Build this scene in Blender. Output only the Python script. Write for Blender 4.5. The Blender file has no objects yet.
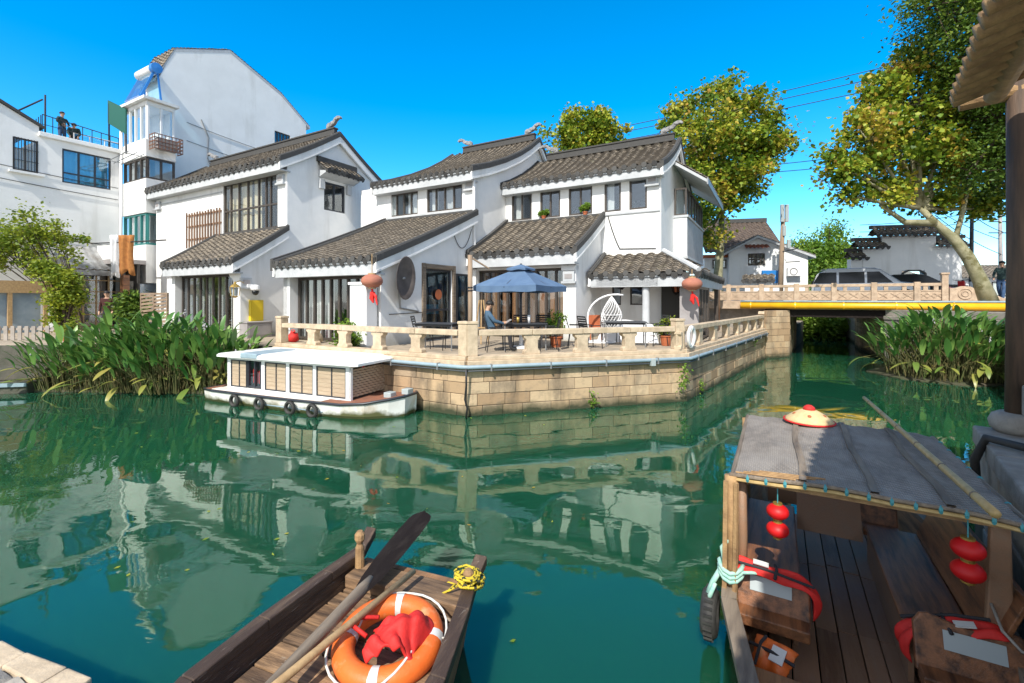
import bpy, bmesh, math, random
import numpy as np
from mathutils import Vector, Matrix
from mathutils.geometry import delaunay_2d_cdt
R = random.Random(7)
NR = np.random.RandomState(5)
S = bpy.context.scene
COL = S.collection
PI = math.pi
rad = math.radians
# ------------------------------------------------------------------ camera, sky, sun, exposure
FPX, EYE, CX, HY = 460.0, 2.6, 512.0, 299.0
cam = bpy.data.cameras.new('camera'); co = bpy.data.objects.new('camera', cam); COL.objects.link(co)
co.location = (0, 0, EYE); co.rotation_euler = (rad(90), 0, 0)
cam.sensor_width = 36; cam.lens = FPX/1024*36; cam.shift_y = -42.5/1024
cam.clip_start = .05; cam.clip_end = 3000
S.camera = co
SUN = Vector((-.25, -.655, .71)).normalized()
w = bpy.data.worlds.new('World'); S.world = w; w.use_nodes = True
nt = w.node_tree; bg = nt.nodes['Background']
sky = nt.nodes.new('ShaderNodeTexSky'); sky.sky_type = 'NISHITA'; sky.sun_disc = False
sky.sun_elevation = math.asin(SUN.z); sky.sun_rotation = math.atan2(SUN.x, SUN.y)
sky.air_density = 1.0; sky.dust_density = .25; sky.ozone_density = 5.0
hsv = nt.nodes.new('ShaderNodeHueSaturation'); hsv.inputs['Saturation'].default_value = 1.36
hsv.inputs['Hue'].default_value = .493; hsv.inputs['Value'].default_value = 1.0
# sky shaped for neutral fill: paler and dimmer behind the camera, deep blue opposite
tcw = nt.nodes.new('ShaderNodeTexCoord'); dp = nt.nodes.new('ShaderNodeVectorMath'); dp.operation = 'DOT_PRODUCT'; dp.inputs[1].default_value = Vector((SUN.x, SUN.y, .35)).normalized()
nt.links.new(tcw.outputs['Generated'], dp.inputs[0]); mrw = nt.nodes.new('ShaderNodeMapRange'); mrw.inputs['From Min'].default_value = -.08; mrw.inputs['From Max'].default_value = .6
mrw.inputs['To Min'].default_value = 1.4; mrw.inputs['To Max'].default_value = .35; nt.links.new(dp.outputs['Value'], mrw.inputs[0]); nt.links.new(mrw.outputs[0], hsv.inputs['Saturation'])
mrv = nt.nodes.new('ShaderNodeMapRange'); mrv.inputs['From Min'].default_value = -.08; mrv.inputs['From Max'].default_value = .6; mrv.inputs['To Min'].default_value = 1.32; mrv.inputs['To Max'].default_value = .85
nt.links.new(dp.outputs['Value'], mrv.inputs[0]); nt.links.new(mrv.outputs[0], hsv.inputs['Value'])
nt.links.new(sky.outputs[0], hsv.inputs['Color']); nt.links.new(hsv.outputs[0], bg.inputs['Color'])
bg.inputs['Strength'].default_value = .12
sl = bpy.data.lights.new('sun', 'SUN'); sl.energy = 3.2; sl.angle = rad(.5); sl.color = (1, .95, .86)
so = bpy.data.objects.new('sun', sl); COL.objects.link(so)
so.rotation_euler = SUN.to_track_quat('Z', 'Y').to_euler(); so.location = (0, 0, 40)
S.view_settings.view_transform = 'Standard'; S.view_settings.look = 'None'
S.view_settings.exposure = .9; S.view_settings.gamma = 1
S.cycles.max_bounces = 6; S.cycles.transparent_max_bounces = 8
S.cycles.use_adaptive_sampling = True
S.cycles.sample_clamp_indirect = 6
try: S.cycles.use_denoising = True
except Exception: pass

# ------------------------------------------------------------------ measuring: image rays to metres
HU, HV = Vector((.870, -.493, 0)), Vector((.493, .870, 0))     # house rows run along HU, gables along HV
HROT = math.atan2(-.493, .870)
def hs(u, v, z=0): return Vector((u*HU.x+v*HV.x, u*HU.y+v*HV.y, z))
def ray(px, py): return Vector(((px-CX)/FPX, 1, (HY-py)/FPX))
def Pz(px, py, z): r = ray(px, py); return Vector((0, 0, EYE))+r*((z-EYE)/r.z)
def Pt(px, py, t): return Vector((0, 0, EYE))+ray(px, py)*t
def loc_(p): return Vector((p.dot(HU), p.dot(HV), p.z))
def Lv(px, py, v):
    r = ray(px, py); t = v/r.dot(HV); return Vector((r.dot(HU)*t, v, EYE+r.z*t))
def Lu(px, py, u):
    r = ray(px, py); t = u/r.dot(HU); return Vector((u, r.dot(HV)*t, EYE+r.z*t))

# ------------------------------------------------------------------ helpers
def V(*a): return Vector(a)
class MB:
    """collects faces, then links them as one mesh object"""
    def __init__(s, off=(0, 0, 0)): s.v = []; s.f = []; s.m = []; s.r = []; s.off = Vector(off)
    def add(s, vs, fs, mi=0, rnd=.5):
        b = len(s.v); s.v += [tuple(x) for x in vs]
        for f in fs: s.f.append(tuple(b+i for i in f)); s.m.append(mi); s.r.append(rnd)
    def hexa(s, c, mi=0, rnd=.5):
        s.add(c, [(0, 3, 2, 1), (4, 5, 6, 7), (0, 1, 5, 4), (1, 2, 6, 5), (2, 3, 7, 6), (3, 0, 4, 7)], mi, rnd)
    def box(s, a, b, mi=0, rnd=.5):
        x0, y0, z0 = a; x1, y1, z1 = b
        s.hexa([(x0, y0, z0), (x1, y0, z0), (x1, y1, z0), (x0, y1, z0), (x0, y0, z1), (x1, y0, z1), (x1, y1, z1), (x0, y1, z1)], mi, rnd)
    def fbox(s, F, a0, a1, b0, b1, c0, c1, mi=0, rnd=.5):
        o, e1, e2, n = F
        s.hexa([o+e1*a+e2*b+n*c for c in (c0, c1) for a, b in ((a0, b0), (a1, b0), (a1, b1), (a0, b1))], mi, rnd)
    def bar(s, p, q, wd, h, up=(0, 0, 1), mi=0, rnd=.5):
        p, q, up = Vector(p), Vector(q), Vector(up); d = (q-p).normalized()
        sd = d.cross(up); sd = (sd.normalized() if sd.length > 1e-5 else Vector((1, 0, 0)))*wd/2; u2 = sd.cross(d).normalized()*h/2
        s.hexa([p-sd-u2, p+sd-u2, p+sd+u2, p-sd+u2, q-sd-u2, q+sd-u2, q+sd+u2, q-sd+u2], mi, rnd)
    def tube(s, pts, r, n=8, mi=0, rnd=.5, cap=True, closed=False):
        pts = [Vector(p) for p in pts]; k = len(pts)
        rs = r if isinstance(r, (list, tuple)) else [r]*k
        vs = []; a = None
        for i, p in enumerate(pts):
            if closed: d = pts[(i+1) % k]-pts[i-1]
            else: d = pts[min(i+1, k-1)]-pts[max(i-1, 0)]
            d.normalize()
            if a is None: a = d.orthogonal().normalized()
            a = (a-d*a.dot(d)); a = a.normalized() if a.length > 1e-6 else d.orthogonal().normalized()
            b = d.cross(a)
            vs += [p+(a*math.cos(2*PI*j/n)+b*math.sin(2*PI*j/n))*rs[i] for j in range(n)]
        fs = []
        for i in range(k if closed else k-1):
            i2 = (i+1) % k
            fs += [(i*n+j, i*n+(j+1) % n, i2*n+(j+1) % n, i2*n+j) for j in range(n)]
        if cap and not closed: fs += [tuple(range(n))[::-1], tuple((k-1)*n+j for j in range(n))]
        s.add(vs, fs, mi, rnd)
    def lathe(s, prof, n=16, M=None, mi=0, rnd=.5):
        vs = []; k = len(prof)
        for r, z in prof:
            vs += [Vector((r*math.cos(2*PI*j/n), r*math.sin(2*PI*j/n), z)) for j in range(n)]
        if M is not None: vs = [M @ q for q in vs]
        fs = [(i*n+j, i*n+(j+1) % n, (i+1)*n+(j+1) % n, (i+1)*n+j) for i in range(k-1) for j in range(n)]
        fs += [tuple(range(n))[::-1], tuple((k-1)*n+j for j in range(n))]
        s.add(vs, fs, mi, rnd)
    def prism(s, F, poly, c0, c1, mi=0, rnd=.5):
        o, e1, e2, n = F; k = len(poly)
        vs = [o+e1*a+e2*b+n*c for c in (c0, c1) for a, b in poly]
        s.add(vs, [tuple(range(k))[::-1], tuple(range(k, 2*k))]+[(i, (i+1) % k, k+(i+1) % k, k+i) for i in range(k)], mi, rnd)
    def wall(s, F, poly, holes=(), th=.2, mi=0):
        """flat wall with a real thickness and real openings; outer face at n=0"""
        o, e1, e2, n = F
        pts = [Vector(p) for p in poly]; loops = [list(range(len(pts)))]
        for (a0, b0, a1, b1) in holes:
            k = len(pts); pts += [V(a0, b0), V(a1, b0), V(a1, b1), V(a0, b1)]; loops.append([k, k+1, k+2, k+3])
        vs, _, fs, *_ = delaunay_2d_cdt([Vector((p[0], p[1])) for p in pts], [], loops, 1, 1e-5)
        keep = []
        for f in fs:
            c = sum((vs[i] for i in f), Vector((0, 0)))/len(f)
            if not any(a0 < c.x < a1 and b0 < c.y < b1 for a0, b0, a1, b1 in holes): keep.append(f)
        k = len(vs)
        allv = [o+e1*p.x+e2*p.y for p in vs]+[o+e1*p.x+e2*p.y-n*th for p in vs]
        out = [tuple(f) for f in keep]+[tuple(i+k for i in f)[::-1] for f in keep]
        cnt = {}
        for f in keep:
            for i in range(len(f)):
                a, b = f[i], f[(i+1) % len(f)]
                cnt[(a, b)] = 1
        for (a, b) in cnt:
            if (b, a) not in cnt: out.append((a, a+k, b+k, b))
        s.add(allv, out, mi)
    def build(s, name, mats, parent=None, loc=None, rot=0, smooth=False, bevel=0, recalc=True):
        me = bpy.data.meshes.new(name)
        o_ = s.off
        me.from_pydata([(x-o_.x, y-o_.y, z-o_.z) for x, y, z in s.v], [], s.f)
        for m in (mats if isinstance(mats, (list, tuple)) else [mats]): me.materials.append(m)
        me.polygons.foreach_set('material_index', s.m)
        at = me.attributes.new('rnd', 'FLOAT', 'FACE'); at.data.foreach_set('value', s.r)
        if smooth: me.polygons.foreach_set('use_smooth', [True]*len(s.f))
        if recalc and len(s.f) < 60000:
            bm = bmesh.new(); bm.from_mesh(me); bmesh.ops.recalc_face_normals(bm, faces=bm.faces); bm.to_mesh(me); bm.free()
        me.update()
        o = bpy.data.objects.new(name, me); COL.objects.link(o)
        if parent is not None: o.parent = parent
        if loc is not None: o.location = loc; o.rotation_euler = (0, 0, rot)
        if bevel:
            b = o.modifiers.new('bevel', 'BEVEL'); b.width = bevel; b.segments = 2; b.limit_method = 'ANGLE'; b.angle_limit = rad(40)
        return o
def tag(o, label=None, cat=None, group=None, kind=None):
    if label: o['label'] = label
    if cat: o['category'] = cat
    if group: o['group'] = group
    if kind: o['kind'] = kind
    return o
def thing(name, label, cat, loc=(0, 0, 0), rot=0, group=None):
    o = bpy.data.objects.new(name, None); COL.objects.link(o); o.empty_display_size = .2
    o.location = loc; o.rotation_euler = (0, 0, rot)
    return tag(o, label, cat, group)
def copy_tree(o, loc, rot, label, parent=None):
    c = o.copy(); COL.objects.link(c)
    if parent is None: c.location = loc; c.rotation_euler = (0, 0, rot); c['label'] = label
    else: c.parent = parent
    for ch in list(o.children): copy_tree(ch, None, None, None, c)
    return c
def frame(p, q):
    """frame of a vertical face from p to q (plan), outward normal to the right of p->q"""
    p, q = Vector((p[0], p[1], 0)), Vector((q[0], q[1], 0)); e = (q-p).normalized()
    return (p, e, V(0, 0, 1), V(e.y, -e.x, 0)), (q-p).length
def front(v): return (V(0, v, 0), V(1, 0, 0), V(0, 0, 1), V(0, -1, 0))
def side(u): return (V(u, 0, 0), V(0, 1, 0), V(0, 0, 1), V(1, 0, 0))
def cat_pts(p, q, sag, n=14):
    p, q = Vector(p), Vector(q)
    return [p.lerp(q, i/n)-V(0, 0, sag*4*(i/n)*(1-i/n)) for i in range(n+1)]
def arc_pts(c, e1, e2, r, a0, a1, n=16): return [Vector(c)+Vector(e1)*r*math.cos(a0+(a1-a0)*i/n)+Vector(e2)*r*math.sin(a0+(a1-a0)*i/n) for i in range(n+1)]

# ------------------------------------------------------------------ materials
def mat(name, c1, c2=None, scale=4., rough=.75, bump=0., bscale=None, ramp=None, metal=0., stretch=(1, 1, 1), lo=.35, hi=.65, detail=6, c3=None, s3=.5, spec=.5, lo3=.5, hi3=.75, st3=None, sss=0, trans=0, vary=.0, tide=None):
    m = bpy.data.materials.new(name); m.use_nodes = True
    t = m.node_tree; N = t.nodes; L = t.links; p = N['Principled BSDF']
    p.inputs['Roughness'].default_value = rough; p.inputs['Metallic'].default_value = metal
    p.inputs['Specular IOR Level'].default_value = spec
    tc = N.new('ShaderNodeTexCoord')
    def mapped(st):
        mp = N.new('ShaderNodeMapping'); mp.inputs['Scale'].default_value = st; L.new(tc.outputs['Object'], mp.inputs['Vector']); return mp.outputs[0]
    vec = mapped(stretch)
    def noise(sc, v, d=detail):
        n = N.new('ShaderNodeTexNoise'); n.inputs['Scale'].default_value = sc; n.inputs['Detail'].default_value = d; n.inputs['Roughness'].default_value = .6
        L.new(v, n.inputs['Vector']); return n.outputs['Fac']
    def rng(v, a, b):
        q = N.new('ShaderNodeMapRange'); q.inputs['From Min'].default_value = a; q.inputs['From Max'].default_value = b; L.new(v, q.inputs['Value']); return q.outputs[0]
    def mix(f, a, b, mode='MIX'):
        q = N.new('ShaderNodeMix'); q.data_type = 'RGBA'; q.blend_type = mode
        if isinstance(f, float): q.inputs[0].default_value = f
        else: L.new(f, q.inputs[0])
        for i, x in ((6, a), (7, b)):
            if isinstance(x, tuple): q.inputs[i].default_value = (*x, 1)
            else: L.new(x, q.inputs[i])
        return q.outputs[2]
    col = c1
    if ramp:
        at = N.new('ShaderNodeAttribute'); at.attribute_name = 'rnd'
        cr = N.new('ShaderNodeValToRGB'); L.new(at.outputs['Fac'], cr.inputs[0])
        el = cr.color_ramp.elements
        while len(el) < len(ramp): el.new(.5)
        for i, c in enumerate(ramp): el[i].position = i/(len(ramp)-1); el[i].color = (*c, 1)
        col = cr.outputs[0]
        if c2: col = mix(rng(noise(scale, vec), lo, hi), col, c2)
    elif c2: col = mix(rng(noise(scale, vec), lo, hi), c1, c2)
    if c3: col = mix(rng(noise(s3, mapped(st3 or stretch), 8), lo3, hi3), col, c3)
    if tide:
        sx_ = N.new('ShaderNodeSeparateXYZ'); gp_ = N.new('ShaderNodeNewGeometry'); L.new(gp_.outputs['Position'], sx_.inputs[0])
        ad = N.new('ShaderNodeMath'); ad.operation = 'MULTIPLY_ADD'; L.new(noise(2.2, vec, 5), ad.inputs[0]); ad.inputs[1].default_value = -.35; L.new(sx_.outputs['Z'], ad.inputs[2])
        col = mix(rng(ad.outputs[0], tide[1], tide[0]), col, tide[2])
    if vary:
        oi = N.new('ShaderNodeObjectInfo'); q = N.new('ShaderNodeMapRange'); q.inputs['To Min'].default_value = 1-vary; q.inputs['To Max'].default_value = 1+vary
        L.new(oi.outputs['Random'], q.inputs[0]); hv = N.new('ShaderNodeHueSaturation'); L.new(q.outputs[0], hv.inputs['Value'])
        if isinstance(col, tuple): hv.inputs['Color'].default_value = (*col, 1)
        else: L.new(col, hv.inputs['Color'])
        col = hv.outputs[0]
    if isinstance(col, tuple): p.inputs['Base Color'].default_value = (*col, 1)
    else: L.new(col, p.inputs['Base Color'])
    if bump:
        b = N.new('ShaderNodeBump'); b.inputs['Strength'].default_value = 1; b.inputs['Distance'].default_value = bump
        L.new(noise(bscale or scale*3, vec), b.inputs['Height']); L.new(b.outputs[0], p.inputs['Normal'])
    if trans:
        tr = N.new('ShaderNodeBsdfTranslucent'); ms = N.new('ShaderNodeMixShader'); ms.inputs[0].default_value = trans
        if isinstance(col, tuple): tr.inputs[0].default_value = (*col, 1)
        else: L.new(col, tr.inputs[0])
        L.new(p.outputs[0], ms.inputs[1]); L.new(tr.outputs[0], ms.inputs[2]); L.new(ms.outputs[0], N['Material Output'].inputs[0])
    return m
M = {}
M['plaster'] = mat('plaster', (.84, .84, .83), (.76, .77, .77), 1.3, .85, .004, 14, c3=(.5, .49, .46), s3=1.3, stretch=(1, 1, 1), st3=(1, 1, .14), lo3=.55, hi3=.9, tide=(1.05, 1.6, (.4, .4, .37)))
M['old_plaster'] = mat('old_plaster', (.86, .86, .85), (.8, .8, .79), .9, .9, .004, 10, c3=(.48, .47, .43), s3=.9, st3=(1, 1, .2), lo3=.55, hi3=.92)
M['trim'] = mat('trim', (.52, .54, .56), (.42, .44, .46), 3, .8, .003, c3=(.3, .3, .3), s3=3, st3=(1, 1, .4), lo3=.62, hi3=.9)
M['tile'] = mat('roof_tile', (.1, .1, .1), (.045, .043, .04), 9, .9, .006, 40, ramp=[(.1, .086, .07), (.19, .16, .125), (.28, .235, .18), (.14, .125, .105)], lo=.5, hi=.8, c3=(.2, .19, .12), s3=1.4, lo3=.62, hi3=.85)
M['tile_dark'] = mat('tile_dark', (.05, .05, .052), (.1, .098, .095), 8, .85, .006, 30, ramp=[(.03, .03, .03), (.09, .088, .085)], lo=.55, hi=.8)
M['tile_brown'] = mat('tile_brown', (.14, .1, .08), (.09, .07, .06), 7, .9, ramp=[(.13, .095, .075), (.2, .15, .115)])
M['tile_red'] = mat('tile_red', (.3, .1, .06), (.16, .06, .04), 6, .8, ramp=[(.32, .11, .06), (.2, .07, .05)])
M['ornament'] = mat('ornament', (.34, .34, .34), (.16, .16, .165), 8, .9, .01, 30)
M['stone'] = mat('quay_stone', (.4, .3, .2), (.26, .2, .14), 5, .9, .012, 22, ramp=[(.36, .24, .14), (.47, .33, .2), (.55, .41, .26), (.4, .3, .2), (.5, .35, .21)], lo=.5, hi=.8, c3=(.11, .085, .06), s3=1.5, st3=(1, 1, .28), lo3=.48, hi3=.72, tide=(-.12, .1, (.045, .05, .025)))
M['rail_stone'] = mat('rail_stone', (.6, .48, .34), (.42, .33, .23), 5, .88, .008, 26, c3=(.3, .24, .17), s3=2.5, lo3=.58, hi3=.85)
M['bridge_stone'] = mat('bridge_stone', (.52, .4, .29), (.38, .28, .2), 6, .9, .008, 26, c3=(.2, .16, .12), s3=1.4, lo3=.55, hi3=.9)
M['grey_stone'] = mat('grey_stone', (.36, .33, .29), (.24, .22, .195), 5, .9, .008, 40, c3=(.13, .12, .1), s3=2, lo3=.52, hi3=.82, tide=(-.1, .08, (.04, .045, .022)))
M['shade_stone'] = mat('shade_stone', (.11, .1, .08), (.06, .065, .045), 3, .8, .01, 18)  # bank stone with tree shade put into its dark colour
M['mortar'] = mat('mortar', (.1, .08, .06), rough=.95)
M['pave'] = mat('paving', (.42, .34, .25), (.3, .25, .19), 3, .9, .005, 30, c3=(.2, .17, .13), s3=.7, lo3=.5, hi3=.8)
M['asphalt'] = mat('asphalt', (.06, .06, .06), (.045, .045, .045), 20, .9, .004, 80)
M['earth'] = mat('earth', (.1, .085, .06), (.06, .075, .03), 2, .95, .03, 12)
M['frame_brown'] = mat('window_frame', (.075, .06, .05), (.05, .042, .036), 8, .45)
M['frame_white'] = mat('white_frame', (.75, .76, .77), rough=.4)
M['frame_dark'] = mat('dark_frame', (.03, .035, .045), rough=.4)
M['frame_teal'] = mat('teal_frame', (.03, .2, .19), rough=.45)
M['curtain'] = mat('curtain', (.36, .35, .33), None, 3, .95, ramp=[(.62, .62, .62), (.85, .84, .82), (.75, .75, .76)])
M['curtain_warm'] = mat('curtain_warm', (.5, .4, .25), rough=.95, ramp=[(.8, .66, .42), (.85, .72, .48), (.75, .7, .6)])
M['wood_panel'] = mat('wood_panel', (.36, .17, .07), (.22, .1, .04), 3, .6, stretch=(6, 6, .6), ramp=[(.55, .25, .1), (.25, .2, .16), (.7, .38, .16)])
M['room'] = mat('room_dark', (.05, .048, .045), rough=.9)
M['dark_wood'] = mat('dark_wood', (.14, .075, .045), (.25, .165, .11), 2.4, .5, .004, 14, stretch=(7, .7, 7), lo=.45, hi=.75, ramp=[(.13, .07, .042), (.28, .16, .095), (.2, .115, .07)])
M['seat_wood'] = mat('seat_wood', (.16, .065, .032), (.045, .022, .014), 2.2, .42, .003, 14, stretch=(8, .8, 8), ramp=[(.19, .076, .034), (.26, .108, .046), (.13, .054, .027)], lo=.4, hi=.7)
M['hull_wood'] = mat('hull_wood', (.34, .18, .085), (.1, .06, .036), 2, .6, .005, 16, stretch=(6, .7, 6), lo=.4, hi=.7)
M['deck_wood'] = mat('deck_wood', (.12, .07, .04), (.035, .022, .016), 2.2, .7, .005, 16, stretch=(.9, 7, 7), ramp=[(.2, .11, .055), (.42, .26, .14), (.13, .08, .048), (.32, .19, .1)], lo=.42, hi=.68, c3=(.45, .38, .3), s3=7, st3=(.8, 2.2, 1), lo3=.63, hi3=.73)
M['worn_wood'] = mat('worn_wood', (.24, .19, .14), (.1, .075, .055), 2.5, .75, .004, 20, stretch=(6, .6, 6), lo=.4, hi=.7)
M['pale_wood'] = mat('pale_wood', (.5, .34, .17), (.36, .23, .11), 3, .5, .002, 14, stretch=(5, 5, 5))
M['black_wood'] = mat('oar_black', (.014, .01, .009), (.035, .028, .024), 3, .75, .003, 20, stretch=(4, 1, 4), lo=.5, hi=.8, spec=.15)
M['wet_wood'] = mat('wet_wood', (.055, .033, .022), (.13, .085, .055), 3, .6, .006, 18, stretch=(6, .7, 6), lo=.5, hi=.75, c3=(.24, .2, .16), s3=9, lo3=.62, hi3=.72)
M['log'] = mat('old_log', (.42, .26, .12), (.24, .14, .065), 3, .75, .006, 18, stretch=(3, 3, 3))
M['log_dark'] = mat('post_wood', (.12, .075, .048), (.05, .035, .025), 3, .65, .006, 14, stretch=(5, 5, .5))
M['board'] = mat('roof_board', (.05, .03, .018), (.03, .02, .012), 3, .85)
M['bamboo'] = mat('bamboo', (.5, .36, .16), (.36, .25, .1), 4, .45, stretch=(4, 4, 1))
M['white_paint'] = mat('white_paint', (.78, .78, .76), (.66, .65, .62), 2.2, .45, c3=(.42, .3, .18), s3=2.4, st3=(1, 1, .45), lo3=.55, hi3=.85, tide=(-.12, -.02, (.1, .1, .04)))
M['clean_white'] = mat('clean_white', (.8, .8, .8), rough=.45)
M['blind'] = mat('bamboo_blind', (.48, .38, .27), (.38, .29, .2), 3, .7, stretch=(1, 1, 12))
M['deck_red'] = mat('red_deck', (.3, .12, .07), (.2, .1, .07), 4, .7)
M['rubber'] = mat('rubber', (.02, .02, .02), (.05, .048, .045), 6, .7, .004, 40)
M['red'] = mat('red_fabric', (.72, .025, .02), (.5, .015, .012), 4, .7, .006, 20, vary=.12)
M['lantern_red'] = mat('lantern_red', (.7, .012, .015), rough=.5, trans=.25)
M['lantern_old'] = mat('lantern_faded', (.42, .16, .1), (.34, .13, .09), 5, .8)
M['orange'] = mat('orange_ring', (.8, .17, .03), (.68, .13, .02), 4, .5, .002, 60, c3=(.62, .3, .14), s3=7, lo3=.58, hi3=.72)
M['silver'] = mat('reflective_band', (.62, .62, .6), rough=.35)
M['rope_white'] = mat('rope_white', (.7, .68, .62), rough=.9)
M['rope_yellow'] = mat('rope_yellow', (.55, .42, .03), (.03, .035, .02), 40, .85, lo=.56, hi=.58, detail=1)
M['rope_teal'] = mat('rope_teal', (.25, .5, .42), (.4, .58, .5), 30, .85)
M['teal_tie'] = mat('teal_tie', (.05, .26, .3), rough=.6)
M['mat_weave'] = mat('woven_mat', (.46, .4, .34), (.31, .27, .235), 14, .9, 0, stretch=(1, .5, 1), c3=(.56, .5, .44), s3=2.5, lo3=.48, hi3=.75)
def weave(m, sx, sy, dist, dark):
    t = m.node_tree; N = t.nodes; L = t.links; p = N['Principled BSDF']; tc = N.new('ShaderNodeTexCoord'); hs_ = []
    for st, rot in (((sx, sx, 0), rad(45)), ((sy, sy, 0), rad(-45))):
        mp = N.new('ShaderNodeMapping'); mp.inputs['Rotation'].default_value = (0, 0, rot); L.new(tc.outputs['Object'], mp.inputs[0])
        wv = N.new('ShaderNodeTexWave'); wv.inputs['Scale'].default_value = st[0]; wv.inputs['Distortion'].default_value = 1.6; wv.inputs['Detail'].default_value = 1; L.new(mp.outputs[0], wv.inputs[0]); hs_.append(wv.outputs['Fac'])
    mx = N.new('ShaderNodeMath'); mx.operation = 'MULTIPLY'; L.new(hs_[0], mx.inputs[0]); L.new(hs_[1], mx.inputs[1])
    b = N.new('ShaderNodeBump'); b.inputs['Distance'].default_value = dist; L.new(mx.outputs[0], b.inputs['Height']); L.new(b.outputs[0], p.inputs['Normal'])
    src = p.inputs['Base Color'].links[0].from_socket; mr = N.new('ShaderNodeMapRange'); mr.inputs['From Max'].default_value = .5; mr.inputs['To Min'].default_value = dark; L.new(mx.outputs[0], mr.inputs[0])
    q = N.new('ShaderNodeMix'); q.data_type = 'RGBA'; q.blend_type = 'MULTIPLY'; q.inputs[0].default_value = 1; L.new(src, q.inputs[6]); L.new(mr.outputs[0], q.inputs[7]); L.new(q.outputs[2], p.inputs['Base Color'])
weave(M['mat_weave'], 16, 16, .01, .5)
M['straw'] = mat('straw', (.66, .5, .26), (.55, .4, .2), 20, .8, .004, 60)
M['sticker'] = mat('sticker', (.38, .43, .44), rough=.4)
M['blue_fabric'] = mat('umbrella_blue', (.12, .2, .33), (.09, .16, .28), 3, .85, trans=.15)
M['black_metal'] = mat('black_metal', (.02, .02, .022), rough=.4)
M['grey_metal'] = mat('grey_metal', (.3, .31, .32), rough=.4, metal=.4)
M['pipe_blue'] = mat('conduit', (.3, .4, .46), (.24, .32, .38), 4, .5)
M['pipe_dark'] = mat('dark_conduit', (.07, .08, .09), rough=.5)
M['yellow'] = mat('yellow_paint', (.85, .46, .01), (.7, .36, .01), 2, .4, c3=(.3, .14, .02), s3=5, lo3=.66, hi3=.75)
M['yellow_box'] = mat('yellow_box', (.72, .52, .02), rough=.45)
M['cabinet'] = mat('cabinet_grey', (.36, .34, .34), (.28, .26, .26), 3, .6)
M['dish'] = mat('dish_grey', (.13, .11, .1), (.08, .065, .06), 4, .7)
M['blue_paint'] = mat('blue_paint', (.04, .22, .6), rough=.4)
M['sign_blue'] = mat('sign_blue', (.02, .2, .55), rough=.5)
M['green_board'] = mat('green_board', (.01, .1, .075), rough=.5)
M['brown_cloth'] = mat('orange_towel', (.42, .18, .05), (.3, .12, .035), 8, .95, .01, 30)
M['white_cloth'] = mat('white_cloth', (.75, .76, .78), rough=.95)
M['corrugated'] = mat('corrugated', (.4, .41, .42), (.26, .26, .26), 2, .55, c3=(.14, .12, .1), s3=1.5, lo3=.5, hi3=.8)
M['faded_mural'] = mat('faded_blue_wall', (.36, .45, .52), (.2, .28, .36), 1.3, .9, c3=(.5, .56, .6), s3=.9, lo3=.5, hi3=.8)
M['wood_fence'] = mat('wood_fence', (.3, .22, .15), (.2, .14, .1), 3, .8, stretch=(1, 1, 4))
M['grey_fence'] = mat('grey_fence', (.38, .34, .3), (.28, .25, .22), 3, .85)
M['terracotta'] = mat('terracotta', (.45, .13, .05), (.36, .1, .04), 5, .8)
M['skin'] = mat('skin', (.5, .3, .2), rough=.6)
M['hair'] = mat('hair', (.012, .01, .009), rough=.6)
M['shirt_blue'] = mat('shirt_blue', (.07, .13, .2), (.05, .1, .16), 12, .9)
M['shirt_dark'] = mat('shirt_dark', (.02, .045, .045), rough=.9)
M['shirt_red'] = mat('shirt_red', (.05, .012, .01), rough=.9)
M['jeans'] = mat('jeans', (.05, .1, .2), (.035, .075, .16), 10, .9)
M['trousers'] = mat('trousers', (.03, .03, .035), rough=.9)
M['shoe'] = mat('shoe', (.02, .02, .02), rough=.6)
LG = dict(rough=.5, spec=.35)
M['leaf_plane'] = mat('plane_leaf', (.1, .1, .02), ramp=[(.06, .13, .015), (.14, .24, .02), (.24, .33, .03), (.38, .42, .04), (.5, .42, .05), (.42, .25, .05)], trans=.35, **LG)
M['leaf_dark'] = mat('camphor_leaf', (.03, .06, .01), ramp=[(.03, .075, .01), (.09, .17, .02), (.2, .28, .03)], trans=.3, **LG)
M['leaf_light'] = mat('light_leaf', (.06, .14, .02), ramp=[(.08, .17, .02), (.15, .28, .03), (.26, .38, .05)], trans=.35, **LG)
M['leaf_vine'] = mat('vine_leaf', (.08, .12, .02), ramp=[(.06, .12, .015), (.17, .25, .025), (.36, .4, .035)], trans=.35, **LG)
M['leaf_water'] = mat('thalia_leaf', (.04, .1, .02), ramp=[(.42, .32, .09), (.24, .3, .06), (.045, .15, .03), (.08, .2, .04), (.14, .28, .055), (.24, .39, .09)], trans=.25, rough=.38, spec=.5)
M['stem'] = mat('plant_stem', (.08, .12, .03), (.16, .12, .05), 3, .7)
M['flower'] = mat('thalia_flower', (.42, .4, .42), rough=.8)
M['bark_plane'] = mat('plane_bark', (.33, .31, .2), (.17, .165, .085), 3.2, .85, .01, 14, c3=(.13, .12, .05), s3=2.1, lo3=.55, hi3=.62)
M['bark'] = mat('bark', (.09, .065, .045), (.05, .037, .026), 5, .9, .02, 12, stretch=(1, 1, .3))
M['car_silver'] = mat('car_silver', (.45, .47, .5), rough=.25, metal=.5)
M['car_black'] = mat('car_black', (.015, .017, .02), rough=.15)
M['red_light'] = mat('tail_light', (.4, .01, .01), rough=.2)
M['head_light'] = mat('head_light', (.7, .7, .7), rough=.1)
M['scooter_red'] = mat('scooter_red', (.5, .02, .02), rough=.3)
M['utility'] = mat('pole_wood', (.34, .25, .17), (.24, .17, .12), 4, .85, stretch=(4, 4, .5))
M['cable'] = mat('cable', (.02, .02, .022), rough=.6)
M['gold'] = mat('brass', (.45, .3, .08), rough=.35, metal=.6)
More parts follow.
